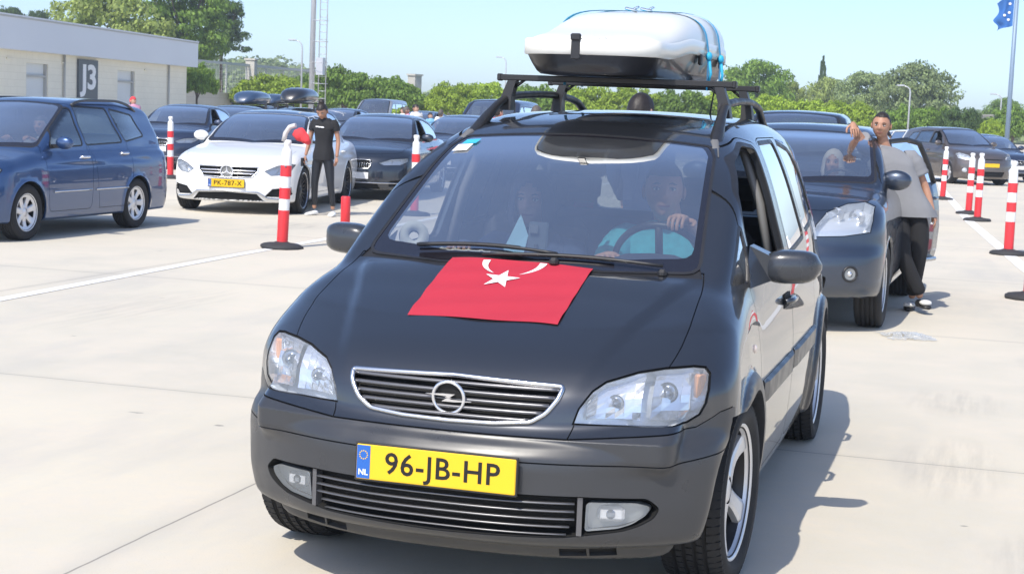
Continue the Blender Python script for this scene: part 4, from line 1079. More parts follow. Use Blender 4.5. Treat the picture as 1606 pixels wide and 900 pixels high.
# --- dark saloons of the same kind: one near, copies behind
sh = sedan_shape(4.90, .93, 1.46, .83, 2.97, .33, .74, 1.38, .985)
d_wins = [[(1.80, 1.005), (2.62, 1.01), (2.62, 1.35), (2.36, 1.345), (2.08, 1.24)], [(2.70, 1.01), (3.55, 1.03), (3.80, 1.10), (3.45, 1.27), (3.05, 1.35), (2.70, 1.36)]]
d_doors = [[(1.48, .28), (2.63, .28), (2.66, 1.0), (2.65, 1.39), (2.36, 1.375), (2.0, 1.25), (1.5, .98)], [(2.67, .28), (3.35, .28), (3.55, .62), (3.85, 1.0), (3.82, 1.13), (3.5, 1.30), (3.05, 1.38), (2.68, 1.39)]]
def kidneys(root, Hs, S, parts):
    m = MB(); g = parts.get('grille')
    for sg in (-1, 1):
        m.tube([(sg*x, Hs.front_y(x, z)-.006, z) for x, z in ((.03, .69), (.27, .68), (.29, .60), (.25, .54), (.04, .53))], .010, 6, close=True)
        for x in np.linspace(.06, .25, 6): m.tube([(sg*x, Hs.front_y(x, .55)+.01, .55), (sg*x, Hs.front_y(x, .67)+.01, .67)], .005, 4)
    m.build('grille_frame', M['chrome_soft'], g)
    l = MB(); l.tube(follow(Hs, -.74, .74, .30, .004, 20), .010, 6); l.build('bumper_strip', M['chrome_soft'], root)
def dark_sedan(label, pm, res, mirror=True, det=True, open_win=(), plate=None, white_door=None):
    c, _, _ = make_car('saloon_car', label, 'car', sh, pm, res, 'g_dark', d_wins, d_doors if det else (), lamps=[(.42, .635), (.50, .60), (.76, .61), (.86, .67), (.845, .72), (.60, .70)],
        grille=rpoly([(-.29, .54), (.29, .54), (.30, .68), (-.30, .68)], .03), intakes=[[(-.45, .20), (.45, .20), (.40, .29), (-.40, .29)]]+[[(s*.58, .24), (s*.80, .24), (s*.80, .36), (s*.60, .34)] for s in (-1, 1)],
        plate=plate, wheel=(.33, .23, 7, 'thin', 'alloy'), handles=((2.48, .83), (3.42, .86)) if det else None, handle_m=pm, extra=kidneys, open_win=open_win)
    return c
c = dark_sedan('black saloon car behind the right rear wheel of the white saloon', 'paint_black', (70, 26, 100), open_win=(0,), plate=(.42, '', False, False))
plate_mercedes(c, *bearing(645, 27.0)[:2], .91, .25, 10); CAR_BMW = c
c = dark_sedan('dark blue saloon car parked between the blue people carrier and the white saloon', 'paint_navy', (60, 22, 90), open_win=(0,), plate=(.46, '', False, False))
plate_mercedes(c, *bearing(312, 35.5)[:2], .91, .25, 12); CAR_NAVY = c
def dup_car(src, label, pos, deg, fx=0, fy=0, mats=None):
    c = copy_tree(src); plate_mercedes(c, pos.x, pos.y, fx, fy, deg); c['label'] = label
    if mats:
        cache = {}
        for o in c.children_recursive:
            if o.type == 'MESH' and any(m and m.name in mats for m in o.data.materials):
                o.data = o.data.copy()
                for i, m in enumerate(o.data.materials):
                    if m and m.name in mats: o.data.materials[i] = M[mats[m.name]]
    return c
NB = {'paint_black': 'paint_navy'}; NN = {'paint_navy': 'paint_slate'}
dup_car(CAR_NAVY, 'slate blue saloon car half hidden behind the roof edge of the white saloon', bearing(372, 41), 14, .5, .5, NN)
dup_car(CAR_BMW, 'dark blue saloon car right of the black saloon, cut by the near roof rail', bearing(705, 36), 6, 0, .8, NB)
dup_car(CAR_NAVY, 'dark saloon with a low roof far behind the woman in black', bearing(512, 55), 5, 0, .8)
# --- dark crossover behind, its driver door open
sh = mpv_shape(4.31, .89, 1.60, .88, 2.63, .345, .91, 1.15, 1.11, .27, .775)
sh.update(fz=[(.12, .25), (.27, .09), (.38, .01), (.50, 0), (.60, .01), (.68, .05), (.80, .07), (.90, .14), (1.02, .34)])
q_wins = [[(1.58, 1.13), (2.22, 1.14), (2.20, 1.45), (2.0, 1.475), (1.78, 1.36)], [(2.30, 1.14), (3.05, 1.16), (2.95, 1.44), (2.28, 1.46)], [(3.14, 1.17), (3.55, 1.24), (3.35, 1.38), (3.05, 1.43)]]
q_doors = [[(1.35, .36), (2.24, .36), (2.27, 1.1), (2.22, 1.50), (1.98, 1.51), (1.68, 1.38), (1.32, 1.13), (1.28, .9)], [(2.29, .36), (2.98, .36), (3.16, .75), (3.16, 1.12), (2.98, 1.47), (2.25, 1.50), (2.30, 1.1)]]
lampq = [(.375, .745), (.395, .83), (.46, .925), (.58, .985), (.70, 1.0), (.775, .97), (.785, .87), (.775, .785), (.60, .755)]
def q_extra(root, Hs, S, parts):
    g = parts['grille']
    m = MB(); m.tube(follow(Hs, -.33, .33, .86, .004, 14), .012, 6); m.tube(follow(Hs, -.30, .30, .74, .004, 14), .012, 6); m.build('grille_bars', M['chrome_soft'], g)
    y = Hs.front_y(0, .81); T = Matrix.Translation((0, y-.015, .81)) @ Matrix.Rotation(PI/2, 4, 'X'); e = MB(); e.tube([T @ Vector((.06*math.cos(a), .06*math.sin(a), 0)) for a in np.linspace(0, 2*PI, 24, endpoint=False)], .008, 6, close=True); e.box(tuple(T @ Vector((0, 0, .004))), (.14, .012, .025)); e.build('emblem', M['chrome'], g)
    for sg in (-1, 1):
        f = MB(); x = .66; y = Hs.front_y(x, .47); T = Matrix.Translation((sg*x, y+.004, .47)) @ Matrix.Rotation(sg*.55, 4, 'Z') @ Matrix.Rotation(PI/2, 4, 'X')
        f.lathe([(.062, -.01), (.064, .012), (.050, .016), (.046, .004)], 24, 0, T); f.lathe([(.0, .004), (.045, .006)], 20, 1, T); f.lathe([(.0, .012), (.02, .010), (.022, 0)], 14, 2, T); f.build('fog_lamp', [M['trim'], M['bucket_grey'], M['reflector']], root)
    # swung open front door on the car's left
    D = MB(); hinge = Vector((.845, 2.27, 0)); ang = math.radians(19)
    def Q(s, dz, out=0): # s metres from the hinge along the door
        return Vector((hinge.x+math.sin(ang)*s+math.cos(ang)*out, hinge.y+math.cos(ang)*s-math.sin(ang)*out, dz))
    prof = [(.38, -.04), (.50, -.012), (.70, 0), (.85, -.01), (1.0, -.04), (1.10, -.07)]
    vs = []; S_ = np.linspace(0, .86, 8)
    for s_ in S_:
        for z, o in prof: vs.append(Q(s_+(.02 if z > .9 else 0), z, o))
    for s_ in S_:
        for z, o in prof: vs.append(Q(s_+(.02 if z > .9 else 0), z, o-.09))
    n = len(prof); k = len(S_); off = n*k; fs = []
    for i in range(k-1):
        for j in range(n-1):
            fs.append((i*n+j, (i+1)*n+j, (i+1)*n+j+1, i*n+j+1)); fs.append((off+i*n+j+1, off+(i+1)*n+j+1, off+(i+1)*n+j, off+i*n+j))
    D.add(vs, fs, 0, True)
    e = []
    for i in range(k-1): e += [(i*n, off+i*n, off+(i+1)*n, (i+1)*n), (i*n+n-1, (i+1)*n+n-1, off+(i+1)*n+n-1, off+i*n+n-1)]
    for j in range(n-1): e += [(j, j+1, off+j+1, off+j), ((k-1)*n+j, off+(k-1)*n+j, off+(k-1)*n+j+1, (k-1)*n+j+1)]
    D.add(vs, e, 0, False)
    door = D.build('rear_door', [P_q, M['trim']], root); fixnormals(door)
    fr = MB(); path = [Q(.03, 1.09, -.08), Q(.02, 1.30, -.13), Q(.02, 1.46, -.17), Q(.42, 1.48, -.18), Q(.66, 1.45, -.16), Q(.80, 1.26, -.12), Q(.86, 1.09, -.08)]
    fr.tube(path, .024, 8); fr.build('window_frame', M['trim'], door)
    gl = MB(); gl.add([tuple(p) for p in path], [tuple(range(7))]); gl.build('door_window', M['g_side'], door)
    hd = MB(); hd.tube([Q(.62, .96, -.03), Q(.66, .96, .012), Q(.75, .96, .012), Q(.78, .96, -.03)], .014, 8); hd.build('handle', M['paint_slate'], door)
    li = MB(); li.tube([Q(.02, .405, -.02), Q(.85, .405, -.02)], .02, 6); li.build('sill_strip', M['chrome_soft'], door)
P_q = M['paint_slate']
grille_q = rpoly([(-.34, .72), (.34, .72), (.36, .88), (-.36, .88)], .03)
car, qh, _ = make_car('crossover_car', 'dark slate crossover with a rear side door open, right behind the near car', 'car', sh, 'paint_slate', (90, 32, 130), 'g_side', q_wins, q_doors,
    lamps=lampq, grille=grille_q, intakes=[rpoly([(-.48, .34), (.48, .34), (.5, .45), (-.5, .45)], .03)], plate=(.60, '', True, False), wheel=(.345, .225, 5, 'broad', 'alloy'),
    rails=False, handles=((2.12, .93), (3.0, .96)), skip_door=('door_b', 'l'), extra=q_extra, mirror_k=1.12, mirror_dx=-.075, handle_m='paint_slate')
place(car, (-.09, 7.55, 0), math.radians(-1.5)); QCAR = car
# --- brown people carrier at the right
sh = mpv_shape(4.56, .92, 1.64, .90, 2.77, .32, .84, 1.12, 1.10, .18)
s_wins = [[(1.55, 1.14), (2.30, 1.16), (2.28, 1.48), (2.0, 1.50), (1.75, 1.37)], [(2.38, 1.16), (3.25, 1.18), (3.15, 1.47), (2.36, 1.50)], [(3.33, 1.19), (3.85, 1.26), (3.65, 1.42), (3.24, 1.46)]]
s_doors = [[(1.38, .32), (2.32, .32), (2.34, 1.1), (2.28, 1.53), (1.98, 1.53), (1.65, 1.38), (1.35, 1.13)], [(2.36, .32), (3.1, .32), (3.3, .75), (3.3, 1.12), (3.15, 1.49), (2.33, 1.53)]]
def s_extra(root, Hs, S, parts):
    m = MB(); m.tube(follow(Hs, -.40, .40, .745, .004, 12), .012, 6); m.build('grille_bar', M['gap'], root)
    for sg in (-1, 1):
        f = MB(); x = .70; y = Hs.front_y(x, .42); f.ball((sg*x, y+.02, .42), (.10, .05, .07), 0, 14, 10); f.build('fog_lamp', M['bucket'], root)
c, _, _ = make_car('people_carrier', 'brown people carrier with a yellow plate in front of the hedge at the right', 'car', sh, 'paint_brown', (70, 26, 100), 'g_side', s_wins, s_doors,
    lamps=[(.52, .74), (.60, .86), (.78, .92), (.86, .88), (.85, .76), (.70, .72)], grille=rpoly([(-.30, .73), (.30, .73), (.30, .76), (-.30, .76)], .01), intakes=[rpoly([(-.42, .25), (.42, .25), (.48, .40), (-.48, .40)], .04)],
    plate=(.58, '', True, False), wheel=(.325, .22, 5, 'broad', 'alloy'), rails=False, handles=((2.18, .95), (3.15, .98)), open_win=(0,), extra=s_extra, handle_m='paint_brown')
plate_mercedes(c, *bearing(1556, 46)[:2], 0, .1, 30); SCENIC = c
# --- pale estate and people carriers further off
c, _, _ = make_car('estate_car', 'white estate car mostly hidden behind the brown people carrier', 'car', sedan_shape(4.75, .90, 1.50, .85, 2.75, .32, .74, 1.30, .99, wagon=True), 'paint_white', (50, 18, 80), 'g_dark', [[(1.72, 1.01), (2.5, 1.02), (2.5, 1.38), (2.0, 1.26)], [(2.6, 1.02), (3.4, 1.03), (3.4, 1.38), (2.6, 1.40)], [(3.5, 1.04), (4.2, 1.10), (4.05, 1.30), (3.5, 1.37)]], (), lamps=[(.50, .63), (.82, .66), (.84, .74), (.55, .70)], grille=rpoly([(-.32, .56), (.32, .56), (.34, .68), (-.34, .68)], .03), rails=False)
plate_mercedes(c, *bearing(1500, 56)[:2], 0, .1, 32); WAGON = c
def van_shape(L=4.9, W=.93, H=1.92):
    s = mpv_shape(L, W, H, .95, 3.0, .34, .95, 1.10, 1.15, .22, .86)
    s['roof'] = [(1.2, 1.4), (1.5, 1.68), (1.9, 1.86), (2.4, 1.91), (3.0, 1.92), (4.2, 1.90), (4.7, 1.85), (4.9, 1.80)]
    s['ging'] = [(.9, -.01), (1.15, 0), (1.4, .03), (1.65, .07), (1.82, .12), (1.95, .2)]
    s['ws'] = [(.6, .45), (1.13, 1.07), (1.4, 1.36), (1.6, 1.60), (1.82, 1.92), (2.1, 2.5)]
    return s
v_wins = [[(1.55, 1.22), (2.3, 1.24), (2.3, 1.70), (2.05, 1.70), (1.75, 1.52)], [(2.4, 1.24), (3.4, 1.26), (3.4, 1.70), (2.4, 1.71)], [(3.5, 1.27), (4.4, 1.30), (4.3, 1.66), (3.5, 1.69)]]
c, _, _ = make_car('van', 'dark blue van whose windscreen shows beside the near roof rail', 'van', van_shape(), 'paint_navy', (50, 18, 80), 'g_dark', v_wins, (), lamps=[(.52, .82), (.80, .84), (.84, .95), (.58, .93)], grille=rpoly([(-.4, .78), (.4, .78), (.42, .88), (-.42, .88)], .03))
plate_mercedes(c, *bearing(752, 44)[:2], 0, .5, 2); VAN = c
dup_car(VAN, 'pale silver van with a broad windscreen far right of the woman in black', bearing(575, 72), 4, 0, .5, {'paint_navy': 'paint_silver'})
c2 = dup_car(VAN, 'slate coloured van behind the crossover roof', bearing(1238, 24), 2, 0, .5, {'paint_navy': 'paint_slate'}); c2.scale = (1, 1, .935)
dup_car(WAGON, 'white estate car behind the raised hand of the man in grey', bearing(1325, 44), 8, 0, .3)
dup_car(CAR_NAVY, 'dark saloon with a pale headlight at the right edge', bearing(1592, 50), 24, 0, .3)
dup_car(WAGON, 'silver estate car under the bent left rail of the near car', bearing(815, 60), 0, 0, .3, {'paint_white': 'paint_silver'})
dup_car(WAGON, 'pale car whose roof peeks over the near roof left of the dark haired head', bearing(962, 42), 0, 0, .3, {'paint_white': 'paint_silver'})
dup_car(CAR_BMW, 'dark saloon far off left of the low van, behind standing people', bearing(640, 62), 3, 0, .5)
# roof box cars behind the white saloon
def roof_box(label, car, x, y, z, l, w, h, m, deg=0):
    o = MB(); vs = []; n = 20; k = 12
    for i in range(k):
        t = i/(k-1); yy = -l/2+l*t; e = math.sqrt(max(0, 1-abs(2*t-1)**3.2)); ww = w/2*max(.25, e**.8); hh = h*max(.18, e)
        for j in range(n):
            a = 2*PI*j/n; ca, sa = math.cos(a), math.sin(a); vs.append((ww*abs(ca)**.7*(1 if ca > 0 else -1), yy, hh*.42+hh*.58*abs(sa)**.8 if sa > 0 else hh*.42-hh*.42*abs(sa)**.5))
    fs = [(i*n+j, i*n+(j+1) % n, (i+1)*n+(j+1) % n, (i+1)*n+j) for i in range(k-1) for j in range(n)]+[tuple(range(n)), tuple(range((k-1)*n, k*n))]
    o.add(vs, fs, 0, True); b = o.build('roof_box', M[m]); fixnormals(b); b.matrix_world = Matrix.Translation(Vector((x, y, z))) @ Matrix.Rotation(math.radians(deg), 4, 'Z'); tag(b, label, 'roof box'); return b
paint('box_blue', (.03, .06, .12), .1, .35); paint('box_black', (.012, .012, .014), 0, .3)
for px, d, lab, m, zz, lbl in ((396, 47, 'low dark blue roof box seen over the left part of the white saloon roof', 'box_blue', 1.52, 'dark saloon carrying a low blue roof box beyond the white saloon'), (433, 60, 'pale blue roof box between the two others beyond the white saloon', 'box_blue', 1.52, 'dark saloon carrying the middle roof box beyond the white saloon'), (470, 44, 'tall black roof box just left of the woman in black', 'box_black', 1.60, 'dark saloon under the tall black roof box')):
    p = bearing(px, d); c = dup_car(CAR_NAVY, lbl, p, 6, 0, 2.6); 
    for y in (2.3, 3.1): br = MB(); br.tube([(-.55, y, zz-.02), (.55, y, zz-.02)], .02, 6); [br.box((s*.52, y, 1.46), (.05, .05, .14)) for s in (-1, 1)]; br.build('roof_bar', M['trim'], c)
    roof_box(lab, c, p.x, p.y, zz, 1.9, .78, .36 if m == 'box_blue' else .40, m, 6)
# ------------------------------------------------------------------ ground
def concrete():
    m = bpy.data.materials.new('concrete'); m.use_nodes = True; n = m.node_tree; p = n.nodes['Principled BSDF']; N = n.nodes.new; L = n.links.new
    tc = N('ShaderNodeTexCoord')
    def noise(sc, det=6, rough=.55, vec=None):
        z = N('ShaderNodeTexNoise'); z.inputs['Scale'].default_value = sc; z.inputs['Detail'].default_value = det; z.inputs['Roughness'].default_value = rough
        L(vec or tc.outputs['Object'], z.inputs['Vector']); return z.outputs['Fac']
    def ramp(fac, a, b, c0, c1):
        r = N('ShaderNodeMapRange'); r.inputs[1].default_value = a; r.inputs[2].default_value = b; r.inputs[3].default_value = c0; r.inputs[4].default_value = c1; L(fac, r.inputs[0]); return r.outputs[0]
    def mix(fac, a, b, bt='MIX'):
        x = N('ShaderNodeMix'); x.data_type = 'RGBA'; x.blend_type = bt
        for k, v in ((0, fac), (6, a), (7, b)):
            if isinstance(v, (int, float)): x.inputs[k].default_value = v
            elif isinstance(v, tuple): x.inputs[k].default_value = (*v, 1)
            else: L(v, x.inputs[k])
        return x.outputs[2]
    mp = N('ShaderNodeMapping'); mp.inputs['Scale'].default_value = (1, .25, 1); L(tc.outputs['Object'], mp.inputs['Vector'])
    c = mix(ramp(noise(.35), .35, .68, 0, 1), (.52, .485, .405), (.66, .60, .475))
    c = mix(ramp(noise(1.7, 8, .6), .42, .72, 0, .8), c, (.66, .585, .475))
    c = mix(ramp(noise(14, 8, .7), .3, .7, 0, .5), c, (.56, .54, .49))
    c = mix(ramp(noise(.9, 6, .6, mp.outputs[0]), .52, .74, 0, .65), c, (.43, .42, .395))
    # small dark spots
    vo = N('ShaderNodeTexVoronoi'); vo.inputs['Scale'].default_value = 1.7; L(tc.outputs['Object'], vo.inputs['Vector'])
    vm = N('ShaderNodeMapping'); vm.inputs['Scale'].default_value = (1, 1.8, 1); L(tc.outputs['Object'], vm.inputs['Vector']); L(vm.outputs[0], vo.inputs['Vector'])
    vs_ = N('ShaderNodeSeparateColor'); L(vo.outputs['Color'], vs_.inputs[0]); pick = ramp(vs_.outputs[0], .55, .60, 0, 1); size = ramp(vs_.outputs[1], 0, 1, .035, .11)
    dv = N('ShaderNodeMath'); dv.operation = 'DIVIDE'; L(vo.outputs['Distance'], dv.inputs[0]); L(size, dv.inputs[1]); an = N('ShaderNodeMath'); an.operation = 'ADD'; L(dv.outputs[0], an.inputs[0]); L(ramp(noise(22, 3), .2, .8, -.5, .5), an.inputs[1])
    mu = N('ShaderNodeMath'); mu.operation = 'MULTIPLY'; L(ramp(an.outputs[0], .45, .75, .62, 0), mu.inputs[0]); L(pick, mu.inputs[1]); c = mix(mu.outputs[0], c, (.17, .165, .155))
    c = mix(ramp(noise(90, 3, .6), .62, .72, 0, .25), c, (.28, .26, .24))
    # expansion joints and scuffed tyre marks
    sx = N('ShaderNodeSeparateXYZ'); L(tc.outputs['Object'], sx.inputs[0])
    def mth(op, a, b=None):
        q = N('ShaderNodeMath'); q.operation = op
        for k, v in ((0, a), (1, b)):
            if v is None: continue
            if isinstance(v, (int, float)): q.inputs[k].default_value = v
            else: L(v, q.inputs[k])
        return q.outputs[0]
    wob = ramp(noise(2.5, 4), 0, 1, -.012, .012)
    for ax, off, per in ((0, 1.30, 4.7), (1, -3.2, 4.9)):
        u = mth('ABSOLUTE', mth('SUBTRACT', mth('FLOORED_MODULO', mth('ADD', mth('ADD', sx.outputs[ax], wob), off+per/2), per), per/2))
        c = mix(ramp(u, .003, .007, .75, 0), c, (.17, .16, .145))
        c = mix(ramp(u, .01, .10, .16, 0), c, (.36, .345, .31))
    st = N('ShaderNodeMapping'); st.inputs['Scale'].default_value = (16, 1.2, 1); L(tc.outputs['Object'], st.inputs['Vector']); streak = ramp(noise(1, 4, .6, st.outputs[0]), .40, .68, 0, 1)
    for cx, cy, rx, ry, k in ((1.45, 5.05, .34, .55, .26), (1.48, 3.2, .30, .85, .26), (1.9, 1.6, .3, .5, .25), (-4.6, 6.2, .5, 1.6, .22), (-3.2, 12.0, .4, 3.0, .3), (3.0, 9.5, .3, 2.5, .3), (-7.1, 14.5, .5, 1.1, .4)):
        r_ = mth('ADD', mth('POWER', mth('DIVIDE', mth('SUBTRACT', sx.outputs[0], cx), rx), 2.0), mth('POWER', mth('DIVIDE', mth('SUBTRACT', sx.outputs[1], cy), ry), 2.0))
        c = mix(mth('MULTIPLY', ramp(r_, .15, 1.0, k, 0), streak), c, (.20, .195, .19))
    L(c, p.inputs['Base Color']); p.inputs['Roughness'].default_value = .9; p.inputs['Specular IOR Level'].default_value = .25
    b = N('ShaderNodeBump'); b.inputs['Strength'].default_value = .25; b.inputs['Distance'].default_value = .004; L(noise(120, 5, .6), b.inputs['Height']); L(b.outputs[0], p.inputs['Normal'])
    return m
M['concrete'] = concrete()
g = MB(); g.add([(-1500, -400, 0), (1500, -400, 0), (1500, 2600, 0), (-1500, 2600, 0)], [(0, 1, 2, 3)])
tag(g.build('ground', M['concrete']), kind='structure')
mat('road_white', (.80, .80, .78), .7, var=.12, scale=3, bump=.2, bscale=80)
mat('joint', (.20, .19, .175), .95)
def strip(name, pts, w, z, m):
    s = MB(); P = [Vector((*p, z)) for p in pts]; vs = []
    for i, p in enumerate(P):
        d = (P[min(i+1, len(P)-1)]-P[max(i-1, 0)]).normalized(); n = Vector((-d.y, d.x, 0))*w/2; vs += [p-n, p+n]
    s.add(vs, [(2*i, 2*i+1, 2*i+3, 2*i+2) for i in range(len(P)-1)]); return tag(s.build(name, m), kind='structure')
strip('lane_marking', [(-4.8, -8), (-5.42, 2), (-5.68, 5.99), (-5.90, 10.39), (-5.98, 13.5), (-6.5, 22), (-7.6, 40), (-9, 60)], .125, .004, M['road_white'])
strip('lane_marking', [(4.3, -8), (3.0, 5), (1.97, 15.16), (1.18, 24.5), (.31, 37.7), (-.8, 60)], .16, .004, M['road_white'])
# ------------------------------------------------------------------ building with the number board
mat('wall_cream', (.86, .81, .67), .85, var=.10, scale=.6, bump=.2, bscale=30)
mat('fascia', (.68, .70, .73), .55, var=.05, scale=.4)
mat('door_grey', (.70, .72, .71), .6, var=.05, scale=2)
mat('door_frame', (.45, .44, .41), .6)
mat('board_grey', (.085, .10, .115), .5)
mat('concrete_wall', (.52, .50, .45), .85, var=.12, scale=1.2)
mat('mesh_wire', (.45, .46, .44), .6)
mat('steel_pale', (.55, .57, .60), .45, metal=.4)
mat('steel_dark', (.16, .18, .21), .5, metal=.3)
def building():
    A = bearing(-40, 53); B = bearing(292, 74); d = (B-A); L = d.length; ang = math.atan2(d.y, d.x)
    r = empty('terminal_building', A, ang); tag(r, 'long low cream building with a pale grey fascia at the left edge', 'building')
    # local x runs along the facade (away), local +y behind it
    H = 4.15; F = 1.13
    doors = [(bearing(40, 1), bearing(74, 1)), (bearing(184, 1), bearing(212, 1))]
    def along(px):
        v = bearing(px, 50)-Vector((_CP.x, _CP.y, 0)); v.z = 0
        # intersect with the facade line
        o = Vector((_CP.x, _CP.y, 0)); M2 = Matrix(((v.x, -d.x/L), (v.y, -d.y/L))); rhs = Vector((A.x-o.x, A.y-o.y)); s = M2.inverted() @ rhs
        return s[1]
    holes = [(along(41), along(75)), (along(184), along(211))]
    w = MB(); x = 0; top = 2.62
    for a, b in holes:
        w.box(((x+a)/2, .15, (H-F)/2), (a-x, .3, H-F)); w.box(((a+b)/2, .15, (H-F+top)/2), (b-a, .3, H-F-top)); x = b
    w.box(((x+L)/2, .15, (H-F)/2), (L-x, .3, H-F)); w.box((L-.15, 5.3, (H-F)/2), (.3, 10, H-F)); w.box((-.15, 5.3, (H-F)/2), (.3, 10, H-F)); w.box((L/2, 10.2, (H-F)/2), (L, .3, H-F))
    for px in (14, 100, 228): w.box((along(px), -.03, 2.72), (.5, .06, .06), 0)
    w.build('wall', M['wall_cream'], r)
    for a, b in holes:
        m = MB(); m.box(((a+b)/2, .17, top/2), (b-a-.006, .06, top)); dd = m.build('door', M['door_grey'], r)
        f = MB(); f.box(((a+b)/2, .10, top-.45), (b-a-.01, .10, .08)); [f.box((q, .10, top/2), (.09, .12, top-.01)) for q in (a+.05, b-.05)]; f.build('frame', M['door_frame'], dd)
        hd = MB(); hd.box((b-.28, .12, 1.05), (.14, .05, .03), 0, None, .01); hd.build('handle', M['steel_dark'], dd)
    f = MB(); f.box((L/2, 5.0, H-F/2), (L+.5, 10.9, F)); f.build('fascia', M['fascia'], r)
    rf = MB(); rf.box((L/2, 5.0, H+.03), (L+.56, 10.96, .05)); rf.build('roof', M['fascia'], r)
    for px in (98, 262):
        q = MB(); x = along(px); q.tube([(x, -.07, 0), (x, -.07, H-F)], .045, 8); q.build('downpipe', M['door_frame'], r)
    q = MB(); q.box((L/2, -.46, H-.02), (L+.5, .03, .07)); q.build('gutter', M['door_frame'], r)
    a, b = along(120), along(150); c = (a+b)/2; z0, z1 = 1.32, 2.92
    s = empty('number_board', A, ang); tag(s, 'dark grey board with white characters J3 on the cream wall', 'sign')
    m = MB(); m.box((c, -.05, (z0+z1)/2), (b-a, .08, z1-z0)); bo = m.build('board', M['board_grey'], s)
    T = Matrix.Translation((c+.06, -.10, z0+.88)) @ Matrix.Rotation(PI/2, 4, 'X')
    text_mesh('lettering', 'J3', 1.30, T, M['white_ink'], bo, .01, bold=.035, sx=(b-a)/1.25)
building()
def _blocks(m, sc):
    n = m.node_tree; p = n.nodes['Principled BSDF']; l = p.inputs['Base Color'].links[0].from_socket; tc = n.nodes.new('ShaderNodeTexCoord'); sx = n.nodes.new('ShaderNodeSeparateXYZ'); cb = n.nodes.new('ShaderNodeCombineXYZ')
    n.links.new(tc.outputs['Object'], sx.inputs[0]); n.links.new(sx.outputs[0], cb.inputs[0]); n.links.new(sx.outputs[2], cb.inputs[1])
    b = n.nodes.new('ShaderNodeTexBrick'); b.inputs['Scale'].default_value = sc; b.inputs['Color1'].default_value = (1, 1, 1, 1); b.inputs['Color2'].default_value = (.975, .975, .97, 1); b.inputs['Mortar'].default_value = (.91, .905, .89, 1); b.inputs['Mortar Size'].default_value = .012
    n.links.new(cb.outputs[0], b.inputs[0]); mx = n.nodes.new('ShaderNodeMix'); mx.data_type = 'RGBA'; mx.blend_type = 'MULTIPLY'; mx.inputs[0].default_value = 1; n.links.new(l, mx.inputs[6]); n.links.new(b.outputs[0], mx.inputs[7]); n.links.new(mx.outputs[2], p.inputs['Base Color'])
_blocks(M['wall_cream'], 1.0); _blocks(M['concrete_wall'], .45)
# ------------------------------------------------------------------ walls and fence beyond
def wall_run(name, label, px0, d0, px1, d1, h, hf, pilasters=(), pw=.5, ph=3.0):
    A = bearing(px0, d0); B = bearing(px1, d1); d = B-A; L = d.length; r = empty(name, A, math.atan2(d.y, d.x)); tag(r, label, 'wall')
    m = MB(); m.box((L/2, 0, h/2), (L, .25, h)); m.box((L/2, 0, h+.04), (L, .35, .08)); m.build('wall_panel', M['concrete_wall'], r)
    if hf > h:
        f = MB(); n = int(L/2.6)
        for i in range(n+1): f.box((L*i/n, 0, (h+hf)/2), (.07, .07, hf-h))
        f.box((L/2, 0, hf), (L, .10, .14))
        for k in range(8): f.box((L/2, 0, h+.15+(hf-h-.2)*k/8), (L, .012, .012))
        for k in range(int(L/.35)): f.box((.35*k, 0, (h+hf)/2), (.012, .012, hf-h))
        f.build('mesh_fence', M['mesh_wire'], r)
    for t in pilasters:
        p = MB(); p.box((L*t, -.05, ph/2), (pw, .55, ph)); p.box((L*t, -.05, ph+.05), (pw+.12, .67, .1)); p.build('pillar', M['concrete_wall'], r)
wall_run('boundary_wall', 'pale concrete wall topped by a mesh fence between the building and the round trees', 285, 84, 520, 105, 1.9, 3.6, (.40,), .42, 3.9)
wall_run('concrete_wall', 'short concrete wall seen through the gap in the trees left of the roof box', 620, 92, 705, 96, 1.3, 0, (.32,), .6, 3.4)
wall_run('gate_wall', 'pale concrete wall end behind the trees at the right edge', 1535, 118, 1562, 112, 2.6, 0, (), .6, 3)
# ------------------------------------------------------------------ masts and lamps
def mast():
    p = bearing(488, 66); r = empty('lattice_mast', p); tag(r, 'tall pale lighting mast with a ladder cage beside it', 'mast')
    m = MB(); m.tube([(0, 0, 0), (0, 0, 16)], [.12, .09], 12); m.build('pole', M['steel_pale'], r)
    l = MB()
    for x in (.30, .62): l.tube([(x, 0, 0), (x, 0, 14)], .022, 6)
    for k in range(46): l.tube([(.30, 0, .3+.3*k), (.62, 0, .3+.3*k)], .014, 5)
    for k in range(14): l.tube([(.46+.34*math.cos(a), -.3+.34*math.sin(a), 2.4+.85*k) for a in np.linspace(0, 2*PI, 12, endpoint=False)], .012, 5, close=True)
    l.box((.46, -.2, 3.1), (.3, .25, .7)); l.build('ladder', M['steel_pale'], r)
mast()
def lamp(px, d, top_py, armdir, label, arm=.38):
    p = bearing(px, d); z = zat(px, top_py, d); r = empty('street_lamp', p, _yaw); tag(r, label, 'street lamp', 'street lamps')
    m = MB(); m.tube([(0, 0, 0), (0, 0, z*.92), (armdir*.1*arm, 0, z*.97), (armdir*.45*arm, 0, z), (armdir*arm, 0, z+.06)], [.07, .045, .04, .035, .03], 8); m.build('pole', M['steel_pale'], r)
    h = MB(); h.box((armdir*(arm+.18), 0, z+.07), (.42, .2, .09), 0, None, .03); h.build('lamp_head', M['steel_pale'], r)
lamp(472, 88, 66, -1, 'street lamp with a short arm just left of the tall mast')
lamp(791, 120, 92, -1, 'faint street lamp standing against the sky left of the roof box')
lamp(1249, 130, 143, 1, 'street lamp without visible arm above the hedge right of the roof bars', .15)
lamp(1424, 90, 137, -1, 'street lamp with a pale head above the man in grey')
lamp(1567, 110, 150, -1, 'street lamp at the left of the flagpole foot')
